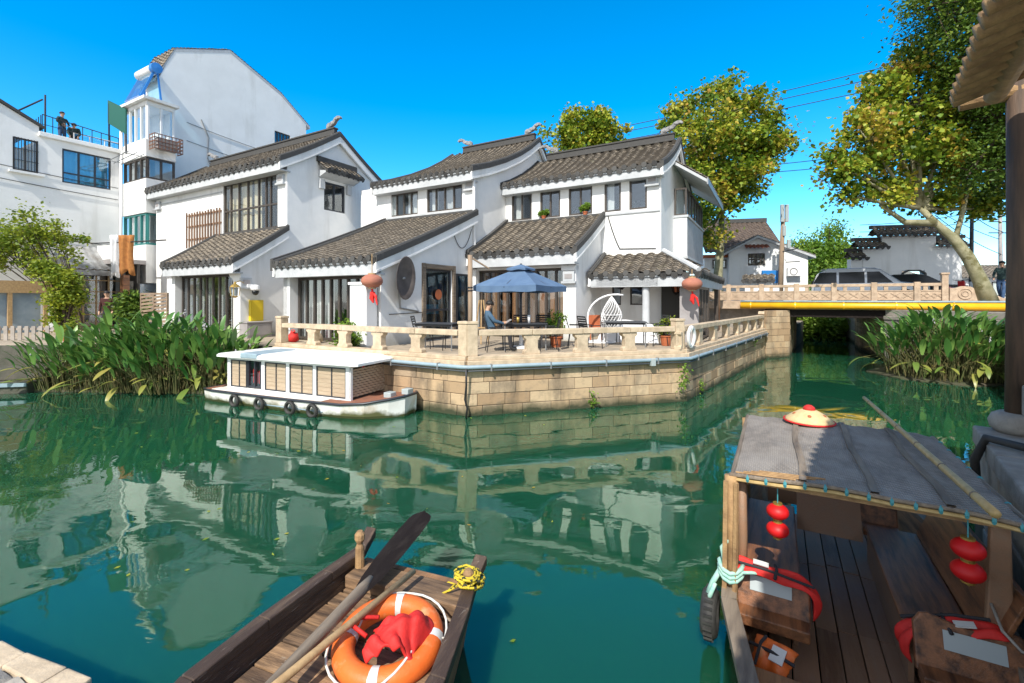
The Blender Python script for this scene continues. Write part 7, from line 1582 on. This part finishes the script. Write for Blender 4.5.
potted('bright green plant in an orange pot behind the balustrade near the tour boat', gp(362, 13.6), .28, .16, .8, .28, 'leaf_light', 63)
for (a, c), k, lab in ((ww[1], 0, 'tiny orange flower pot on the second upper window sill'), (ww[2], 1, 'small orange flower pot with green leaves on the third upper window sill')):
    p = hs(a+(c-a)*.2 if k == 0 else a+(c-a)*.72, vu3-.03, 5.8); potted(lab, p, .14, .09, .22+.12*k, .09, 'leaf_light', 64+k)
pl_ = Pt(350, 349, 13.0); shrub('rail_creeper', 'green creeper growing up through the balustrade above the tour boat roof', 'creeper', V(pl_.x, pl_.y+.1, DK+.1), [((pl_.x, pl_.y-.12, DK+.25), .26), ((pl_.x-.1, pl_.y-.12, DK+.55), .24), ((pl_.x+.2, pl_.y-.05, DK+.3), .22), ((pl_.x-.2, pl_.y-.25, DK+.1), .18)], 60, 26, .16, .09, 'leaf_light', 66)
p = Pt(70, 344, 15.2); p.z = DK+.0; potted('yellow flowering plant in a clay pot at the end of the picket fence', V(p.x, p.y, DK-.1), .25, .2, .4, .26, 'leaf_vine', 67)
for i, (px, tt, mk, r_, lab) in enumerate(((286, 14.9, 'white_cloth', .22, 'white and blue plastic bag on the deck behind the balustrade'), (293, 14.7, 'red', .17, 'small red plastic bag beside the white bag'), (316, 14.4, 'rail_stone', .2, 'pale sack lying on the deck behind the balustrade'))):
    p = gp(px, tt); t = thing('plastic_bag', lab, 'bag', p); b = MB(); rr = random.Random(70+i); pf = [(r_*.5, 0), (r_, .06), (r_*1.05, r_*.9), (r_*.7, r_*1.5), (r_*.25, r_*1.75), (r_*.3, r_*1.95)]; b.lathe(pf, 12); b.v = [(x+rr.gauss(0, .02), y+rr.gauss(0, .02), z_+rr.gauss(0, .012)*(z_ > 0)) for x, y, z_ in b.v]; b.build('bag_body', M[mk], t, smooth=True)
    b = MB(); b.tube(arc_pts((0, 0, r_*1.9), (1, 0, 0), (0, 0, 1), .07, 0, PI, 8), .012, 5); b.build('handle', M['blue_paint' if i == 0 else mk], t)
# figures on the roof terrace and in the yard
J, Z = pose('shirt_dark', 'jeans', shl=(-.19, 0, 1.4, .065), ell=(-.28, .05, 1.16, .045), wrl=(-.12, .18, 1.05, .032), hal=(-.06, .2, 1.04, .036), fil=(0, .22, 1.04, .02), elr=(.28, .05, 1.16, .045), wrr=(.14, .2, 1.1, .032), har=(.08, .22, 1.1, .036), fir=(.03, .23, 1.1, .02))
p = Lu(62, 132, uW-.75); person('standing roof worker in dark top and jeans on the flat roof', hs(p.x, p.y, 10.07), HROT-PI/2+.4, J, Z)
J, Z = pose('shirt_dark', 'trousers', pelvis=(0, -.1, .55, .14, 1.15), waist=(0, .05, .72, .13, 1.15), chest=(0, .2, .88, .14, 1.25), neck0=(0, .3, .98, .06), neck=(0, .34, 1.02, .052), head=(0, .42, 1.08, .088), crown=(0, .46, 1.15, .07), shl=(-.18, .26, .95, .065), shr=(.18, .26, .95, .065), ell=(-.22, .34, .7, .05), elr=(.22, .34, .7, .05), wrl=(-.16, .5, .55, .034), wrr=(.16, .5, .55, .034), hal=(-.14, .54, .48, .036), har=(.14, .54, .48, .036), fil=(-.13, .56, .42, .02), fir=(.13, .56, .42, .02), hil=(-.1, -.08, .52, .1), hir=(.1, -.08, .52, .1), knl=(-.15, .3, .5, .07), knr=(.15, .28, .46, .07), anl=(-.14, .05, .09, .046), anr=(.14, .05, .09, .046), tol=(-.15, .2, .04, .04), tor=(.15, .2, .04, .04))
p = Lu(74, 132, uW-.75); person('crouching roof worker in dark clothes bending over the plant frame', hs(p.x, p.y, 10.07), HROT-PI/2-.3, J, Z)
J, Z = pose('shirt_red', 'trousers'); p = Pt(107, 320, 18.0); person('figure in a dark red top standing in the dim yard behind the reeds', V(p.x, p.y, DK), PI+.3, J, Z, scale=.98)
J, Z = pose('shirt_dark', 'jeans', knl=(-.1, .2, .5, .066), anl=(-.1, .3, .12, .046), tol=(-.11, .46, .12, .04), knr=(.1, -.05, .5, .066), anr=(.1, -.34, .16, .046), tor=(.11, -.22, .06, .04), elr=(.22, .12, 1.15, .045), wrr=(.16, .3, 1.02, .032), har=(.15, .36, .98, .036), fir=(.14, .4, .93, .02))
p = Pt(1002, 300, 19.0); person('man in dark jacket and jeans walking at the right end of the bridge', V(p.x, p.y, RZ+.02), PI/2+.5, J, Z)

# ------------------------------------------------------------------ beyond the bridge: vehicles, buildings, poles, cables
def car(label, loc, rot, mk, L_, H_, prof, roofm):
    t = thing('parked_car', label, 'car', loc, rot, 'cars standing on the bridge road'); W = .88; b = MB(); k = len(prof); vs = []
    for y, ins in ((-W, 1), (-W*.93, 0), (W*.93, 0), (W, 1)):
        pass
    lo = [(x, z_) for x, z_ in prof]
    ring = lambda y, sc_: [(x, y*(1-.17*max(0, (z_-.85))/(H_-.85)), z_) for x, z_ in lo]
    vs = ring(-W, 1)+ring(W, 1); b.add(vs, [tuple(range(k))[::-1], tuple(range(k, 2*k))]+[(i, (i+1) % k, k+(i+1) % k, k+i) for i in range(k)]); b.build('body', M[mk], t, bevel=.04)
    zw0, zw1 = .95, H_-.12; xs_ = [x for x, z_ in prof if z_ > H_-.15]; x0, x1 = min(xs_), max(xs_)
    for sy in (-1, 1):
        for f0, f1 in ((.0, .31), (.34, .66), (.69, 1)):
            b = MB(); xa, xb = x0-.28+(x1-x0+.75)*f0, x0-.28+(x1-x0+.75)*f1; yy = lambda z_: sy*(W*(1-.17*(z_-.85)/(H_-.85))+.006)
            xt0 = max(xa, x0+.02) if f0 == 0 else xa; xt1 = min(xb, x1-.05) if f1 == 1 else xb
            q = [(xa, yy(zw0), zw0), (xb, yy(zw0), zw0), (xt1, yy(zw1), zw1), (xt0, yy(zw1), zw1)]; b.add(q+[(x, y-sy*.03, z_) for x, y, z_ in q], [(0, 1, 2, 3), (7, 6, 5, 4), (0, 4, 5, 1), (1, 5, 6, 2), (2, 6, 7, 3), (3, 7, 4, 0)]); b.build('window', M['car_black'], t)
        for x in (-L_*.31, L_*.31):
            b = MB(); b.lathe([(.2, -.1), (.31, -.1), (.33, -.06), (.33, .06), (.31, .1), (.2, .1)], 18, Matrix.Translation((x, sy*(W-.08), .33)) @ Matrix.Rotation(PI/2, 4, 'X')); w_ = b.build('wheel', M['rubber'], t, smooth=True); b = MB(); b.lathe([(.02, -.105), (.2, -.09), (.2, .09), (.02, .105)], 10, Matrix.Translation((x, sy*(W-.075), .33)) @ Matrix.Rotation(PI/2, 4, 'X')); b.build('rim', M['grey_metal'], w_)
        b = MB(); b.box((L_/2-.1, sy*.62-.14, .62), (L_/2+.015, sy*.62+.14, .76)); b.build('headlight', M['head_light'], t, bevel=.02); b = MB(); b.box((-L_/2-.015, sy*.68-.1, .7), (-L_/2+.1, sy*.68+.1, .95)); b.build('tail_light', M['red_light'], t, bevel=.02)
    b = MB(); b.hexa([(x1+.12, -.66, H_-.18), (x1+.12, .66, H_-.18), (x1+.62, .74, .98), (x1+.62, -.74, .98), (x1+.14, -.66, H_-.15), (x1+.14, .66, H_-.15), (x1+.68, .74, .99), (x1+.68, -.74, .99)]); b.build('windscreen', M['car_black'], t)
    if roofm:
        for sy in (-1, 1): b = MB(); b.tube([(x0+.1, sy*.6, H_+.01), (x0+.2, sy*.6, H_+.06), (x1-.2, sy*.6, H_+.06), (x1-.1, sy*.6, H_+.01)], .018, 6); b.build('roof_rail', M['grey_metal'], t)
    return t
suv = [(-2.2, .35), (2.15, .35), (2.25, .6), (2.2, .85), (1.2, 1.0), (.45, 1.62), (0, 1.7), (-1.6, 1.68), (-2.0, 1.5), (-2.2, .95), (-2.25, .6)]
sedan = [(-2.2, .35), (2.15, .35), (2.25, .55), (2.2, .75), (1.25, .92), (.5, 1.38), (.1, 1.45), (-.8, 1.42), (-1.5, 1.02), (-2.15, .95), (-2.25, .6)]
brot = math.atan2(HU.y, HU.x)
p = Pt(866, 299, 23); car('silver sport utility car with roof rails standing on the bridge road', V(p.x, p.y, RZ+.01), brot, 'car_silver', 4.4, 1.62, suv, True)
p = Pt(908, 299, 23.9); car('black saloon car standing on the bridge road before the white stepped wall', V(p.x, p.y, RZ+.01), brot+.1, 'car_black', 4.5, 1.45, sedan, False)
def scooter(label, px, tt, mk, rz_):
    p = Pt(px, 299, tt); t = thing('motor_scooter', label, 'scooter', V(p.x, p.y, RZ+.02), rz_, 'scooters parked at the bridge end'); b = MB(); b.prism((V(0, 0, 0), V(1, 0, 0), V(0, 0, 1), V(0, -1, 0)), [(-.75, .35), (-.2, .3), (.3, .28), (.5, .4), (.42, .95), (.3, .98), (.34, .5), (.1, .42), (-.15, .62), (-.75, .72), (-.85, .55)], -.13, .13); b.build('body', M[mk], t, bevel=.03)
    for x in (-.6, .62): b = MB(); b.tube([(x+.2*math.cos(a), 0, .24+.2*math.sin(a)) for a in [2*PI*i/16 for i in range(16)]], .05, 8, closed=True); w_ = b.build('wheel', M['rubber'], t, smooth=True); b = MB(); b.lathe([(.02, -.04), (.16, -.03), (.16, .03), (.02, .04)], 10, Matrix.Translation((x, 0, .24)) @ Matrix.Rotation(PI/2, 4, 'X')); b.build('rim', M['grey_metal'], w_)
    b = MB(); b.box((-.78, -.14, .73), (-.12, .14, .8)); b.build('seat', M['rubber'], t, bevel=.02); b = MB(); b.tube([(.38, -.3, 1.02), (.42, 0, 1.0), (.38, .3, 1.02)], .018, 6); b.tube([(.62, 0, .24), (.44, 0, .98)], .03, 6); b.build('handlebar', M['black_metal'], t)
scooter('red motor scooter parked behind the carved drum stone of the bridge', 956, 20.5, 'scooter_red', .3); scooter('white motor scooter parked beside the mottled tree trunk', 967, 21.5, 'clean_white', .2)
# white stepped wall building
Wt = 25.0; w0 = Pt(863, 299, Wt); wE = V(.985, -.17, 0); Fw = (V(w0.x, w0.y, 0), wE, V(0, 0, 1), V(wE.y, -wE.x, 0))
def wa(px): r_ = ray(px, 299); o = V(0, 0, EYE); q = Fw[0]; t_ = (q-o).dot(Fw[3])/r_.dot(Fw[3]); return (o+r_*t_-q).dot(wE)
t = thing('stepped_wall', 'white stepped gable wall with dark tiled copings behind the cars', 'building', V(w0.x, w0.y, RZ)); o = V(w0.x, w0.y, RZ); zz = lambda py: EYE+(HY-py)/FPX*Wt
a_ = [wa(x) for x in (851, 863, 882, 936, 962)]; b = MB(o)
oc = (wa(902), zz(282), wa(925), zz(271))
b.wall(Fw, [(a_[1], RZ), (a_[4], RZ), (a_[4], zz(247)), (a_[3], zz(247)), (a_[3], zz(236)), (a_[2], zz(236)), (a_[2], zz(248)), (a_[1], zz(248))], [oc], .4); b.fbox(Fw, a_[0], a_[1]-.003, RZ, zz(259), -.4, -.02); b.fbox(Fw, a_[2]+3, a_[4], RZ, zz(236)-.3, -7, -6.6); b.build('wall', M['plaster'], t)
for x0, x1, py in ((876-2, 938, 235.5), (856, 886, 247.5), (936, 965, 246.5), (849, 865, 258)):
    b = MB(o); c0, c1 = wa(x0), wa(x1); o2 = Fw[0]-Fw[3]*.2; roof(b, (o2, wE, -Fw[3]), c0, c1, [(-.5, zz(py)), (0, zz(py)+.34)], .3, .14); roof(b, (o2, wE, Fw[3]), c0, c1, [(-.5, zz(py)), (0, zz(py)+.34)], .3, .14); cpn = b.build('coping', M['tile'], t); b = MB(o); drips(b, (o2, wE, -Fw[3]), c0+.05, c1-.05, -.5, zz(py), .28); b.build('drip_tile', M['tile_dark'], cpn); b = MB(o); b.fbox((o2, wE, V(0, 0, 1), Fw[3]), c0-.1, c1+.1, zz(py)+.36, zz(py)+.55, -.1, .1); b.build('ridge', M['tile_dark'], cpn)
b = MB(o); cx_, cz_ = (oc[0]+oc[2])/2, (oc[1]+oc[3])/2; hw_, hh_ = (oc[2]-oc[0])/2, (oc[3]-oc[1])/2; oct_ = [(cx_+hw_*sx, cz_+hh_*sz) for sx, sz in ((-1, -.45), (-.5, -1), (.5, -1), (1, -.45), (1, .45), (.5, 1), (-.5, 1), (-1, .45))]
for i in range(8): (x0, z0_), (x1, z1_) = oct_[i], oct_[(i+1) % 8]; b.bar(Fw[0]+wE*x0+Fw[3]*.03+V(0, 0, z0_), Fw[0]+wE*x1+Fw[3]*.03+V(0, 0, z1_), .08, .1, up=tuple(Fw[3]))
wf = b.build('window', M['tile_dark'], t); b = MB(o); b.prism(Fw, oct_, -.1, -.05); b.build('pane', M['glass'], wf)
# white house behind the bridge
Ht = 29.5; p0 = Pt(725, 299, Ht); hE = V(.975, -.22, 0); Fq = (V(p0.x, p0.y, 0), hE, V(0, 0, 1), V(hE.y, -hE.x, 0)); zz = lambda py: EYE+(HY-py)/FPX*Ht
def wq(px): r_ = ray(px, 299); t_ = (Fq[0]-V(0, 0, EYE)).dot(Fq[3])/r_.dot(Fq[3]); return (V(0, 0, EYE)+r_*t_-Fq[0]).dot(hE)
o = V(p0.x, p0.y, RZ); t = thing('white_house', 'white gabled house with brown tiled roofs beyond the bridge', 'house', o); xa, xm, xb = wq(729), wq(757), wq(808)
win = (wq(748), zz(266), wq(765), zz(254)); b = MB(o); b.wall(Fq, [(xa, RZ), (xb, RZ), (xb, zz(255)), (xm, zz(237)), (xa, zz(252))], [win], .2)
b.fbox(Fq, xa, xa+.2, RZ, zz(252), -9, -.203); b.fbox(Fq, xb-.2, xb, RZ, zz(254), -9, -.203); b.build('wall', M['plaster'], t)
FB = lambda s_: None
for (x0, z0_), (x1, z1_), nm in (((xa-.5, zz(254.5)), (xm, zz(236.5)), 'roof'), ((xb+.35, zz(257.5)), (xm, zz(236.5)), 'roof')):
    b = MB(o); sg = 1 if x1 > x0 else -1; Fr_ = (Fq[0]+hE*0+Fq[3]*.25, -Fq[3], hE*sg); roof(b, Fr_, 0, 9, [(x0*sg, z0_), (x1*sg, z1_)], .33, .25, .05); rr_ = b.build(nm, M['tile'], t); b = MB(o); strip(b, Fr_, 0, 9, [(x0*sg, z0_), (x1*sg, z1_)], -.16, -.02); b.build('roof_deck', M['trim'], rr_)
b = MB(o); Fr_ = (Fq[0], hE, -Fq[3]); roof(b, Fr_, wq(712), wq(800), [(2.2, zz(250)), (6.5, zz(222)+.9)], .33, .25, .05); r2 = b.build('rear_roof', M['tile_brown'], t); b = MB(o); b.fbox(Fq, wq(712)+.2, wq(800)-.2, RZ, zz(250)-.05, -8, -3.2); b.build('rear_wall', M['plaster'], t)
b = MB(o); b.fbox((Fq[0]-Fq[3]*6.5, hE, V(0, 0, 1), Fq[3]), wq(712), wq(800), zz(222)+.9, zz(222)+1.2, -.12, .12); b.build('ridge', M['tile_dark'], r2)
window(t, o, Fq, *win, 4, (.5,), .07); b = MB(o); roof(b, (Fq[0], hE, -Fq[3]), wq(744), wq(768), [(-.55, zz(250)), (0, zz(245.5))], .25, .14, .04); b.build('window_awning', M['tile_red'], t)
b = MB(o); b.fbox(Fq, wq(706), wq(729)-.01, RZ, zz(257), -3, -.5); an_ = b.build('annex', M['old_plaster'], t); b = MB(o); b.fbox(Fq, wq(704), wq(731), zz(256.8), zz(254), -3.1, -.3); b.build('annex_cornice', M['terracotta'], an_); window(an_, o, Fq, wq(714), zz(268), wq(728), zz(259), 3, (), .08, -.49, -.42)
b = MB(o); x = wq(786); b.fbox(Fq, x, x+.75, zz(277), zz(268.5), .02, .4); ac = b.build('outdoor_unit', M['clean_white'], t, bevel=.02); b = MB(o); zc_ = (zz(277)+zz(268.5))/2; pcx = Fq[0]+hE*(x+.3)+Fq[3]*.402+V(0, 0, zc_); b.tube([pcx+hE*.2*math.cos(a)+V(0, 0, .2*math.sin(a)) for a in [2*PI*i/16 for i in range(16)]], .02, 5, closed=True); b.build('fan_grille', M['black_metal'], ac)
p = Pt(770, 283, 27.5); t = thing('blue_sign', 'small blue sign board with a pale smudge on the bridge road', 'sign', p); b = MB(); b.box((-.5, -.03, 0), (.5, .03, .75)); b.build('board', M['sign_blue'], t, bevel=.01); b = MB()
for i, (x, w_) in enumerate(((-.28, .14), (-.1, .16), (.1, .2))): b.box((x, -.036, .34+.02*i), (x+w_, -.031, .46+.01*i))
b.build('lettering', M['sticker'], t)['kind'] = 'stuff'; b = MB(); b.tube([(-.4, 0, -p.z+RZ), (-.4, 0, 0)], .03, 6); b.tube([(.4, 0, -p.z+RZ), (.4, 0, 0)], .03, 6); b.build('leg', M['grey_metal'], t)['kind'] = 'stuff'
p0, p1 = Pt(780, 299, 26.5), Pt(783, 219, 26.5); t = thing('utility_pole', 'wooden utility pole with pale antenna boxes in front of the white house', 'pole', V(p0.x, p0.y, RZ)); o = V(p0.x, p0.y, RZ); b = MB(o); b.tube([V(p0.x, p0.y, RZ), p0.lerp(p1, .5), p1], [.15, .13, .11], 10); b.build('pole', M['utility'], t, smooth=True)
for dx, dz, hh_ in ((-.12, .3, 1.0), (.14, .3, 1.0), (0, -.5, .6), (.25, -1.2, .5)): b = MB(o); b.box(p1+V(dx-.09, -.2, dz-.5), p1+V(dx+.09, -.05, dz-.5+hh_)); b.build('antenna_box', M['sticker'], t, bevel=.02)
b = MB(o); b.bar(p1+V(-.1, -.1, -1.9), p1+V(.8, -.1, -1.7), .06, .06); b.bar(p1+V(.1, -.1, -2.5), p1+V(.9, -.1, -2.45), .05, .05); b.build('bracket_arm', M['black_metal'], t)
p0, p1 = Pt(971, 299, 22.5), Pt(972, 205, 22.5); t = thing('lamp_post', 'slim black street lamp post rising beside the leaning plane tree trunk', 'street lamp', V(p0.x, p0.y, RZ)); o = V(p0.x, p0.y, RZ); b = MB(o); b.tube([V(p0.x, p0.y, RZ), p1], [.1, .07], 10); b.build('post', M['black_metal'], t, smooth=True); b = MB(o); b.tube([p1, p1+V(-.5, 0, .3), p1+V(-1.2, 0, .35)], .045, 7); b.build('arm', M['black_metal'], t); b = MB(o); b.box(p1+V(-1.7, -.12, .28), p1+V(-1.15, .12, .4)); b.build('lamp_head', M['grey_metal'], t, bevel=.03)
p0, p1 = Pt(1001, 299, 33), Pt(1000, 205, 33); t = thing('cable_pole', 'thin grey pole carrying many cables behind the timber post', 'pole', V(p0.x, p0.y, RZ)); o = V(p0.x, p0.y, RZ); b = MB(o); b.tube([V(p0.x, p0.y, RZ), p1], [.13, .1], 8); b.build('pole', M['cabinet'], t, smooth=True); b = MB(o)
for z_ in (-.4, -1.2, -2.0): b.bar(p1+V(-.8, 0, z_), p1+V(.8, 0, z_), .07, .07)
b.build('cross_arm', M['black_metal'], t)['kind'] = 'stuff'
# far low houses at the right behind the bridge end
p = Pt(1030, 299, 48); t = thing('far_house', 'distant low grey roofed house at the far right beyond the bridge', 'house', V(p.x, p.y, RZ)); o = V(p.x, p.y, RZ); b = MB(o); b.box(p+V(-9, 0, -.2), p+V(14, 7, 2.3)); b.build('wall', M['old_plaster'], t); b = MB(o); roof(b, (V(p.x, p.y, 0), V(1, 0, 0), V(0, 1, 0)), -9.5, 14.5, [(-.6, EYE+2.2), (3.6, EYE+3.8)], .4, .3, .06); b.build('roof', M['tile'], t); window(t, o, (V(p.x, p.y, 0), V(1, 0, 0), V(0, 0, 1), V(0, -1, 0)), -4, EYE+.3, -1, EYE+1.8, 3, (), .1, -.02, .06)
p = Pt(800, 299, 60); t = thing('far_house', 'distant pale house behind the green tree beyond the bridge', 'house', V(p.x, p.y, RZ)); o = V(p.x, p.y, RZ); b = MB(o); b.box(p+V(-4, 0, -.2), p+V(16, 8, 2.6)); b.build('wall', M['old_plaster'], t); b = MB(o); roof(b, (V(p.x, p.y, 0), V(1, 0, 0), V(0, 1, 0)), -4.5, 16.5, [(-.6, EYE+2.5), (4, EYE+4.3)], .4, .3, .06); b.build('roof', M['tile'], t)
# overhead cables
cables = [((600, 126, 34), (880, 62, 30), 'upper'), ((600, 131, 34), (880, 71, 30), 'middle'), ((600, 139, 34), (880, 82, 30), 'lowest')]
for a, c, nm in cables:
    p0, p1 = Pt(*a), Pt(*c); q0 = p0+(p0-p1)*.6; q1 = p1+(p1-p0)*.6; b = MB(p0); b.tube(cat_pts(q0, q1, .5, 24), .026, 5); tag(b.build('overhead_cable', M['cable'], None, p0), f'{nm} of three overhead cables crossing the sky behind the plane tree', 'cable', 'overhead cables')
for i, (a, c) in enumerate((((770, 165, 30), (1010, 128, 32)), ((775, 172, 30), (1010, 140, 32)), ((860, 225, 33), (1000, 207, 33)), ((860, 232, 33), (1000, 216, 33)), ((930, 205, 33), (1002, 240, 33)), ((935, 215, 30), (1003, 255, 33)), ((955, 200, 26), (1003, 232, 33)))):
    p0, p1 = Pt(*a), Pt(*c); b = MB(p0); b.tube(cat_pts(p0, p1, .25, 18), .024, 5); tag(b.build('overhead_cable', M['cable'], None, p0), 'thin dark cable among the tangle behind the leaning plane tree', 'cable', 'cables behind the plane tree')
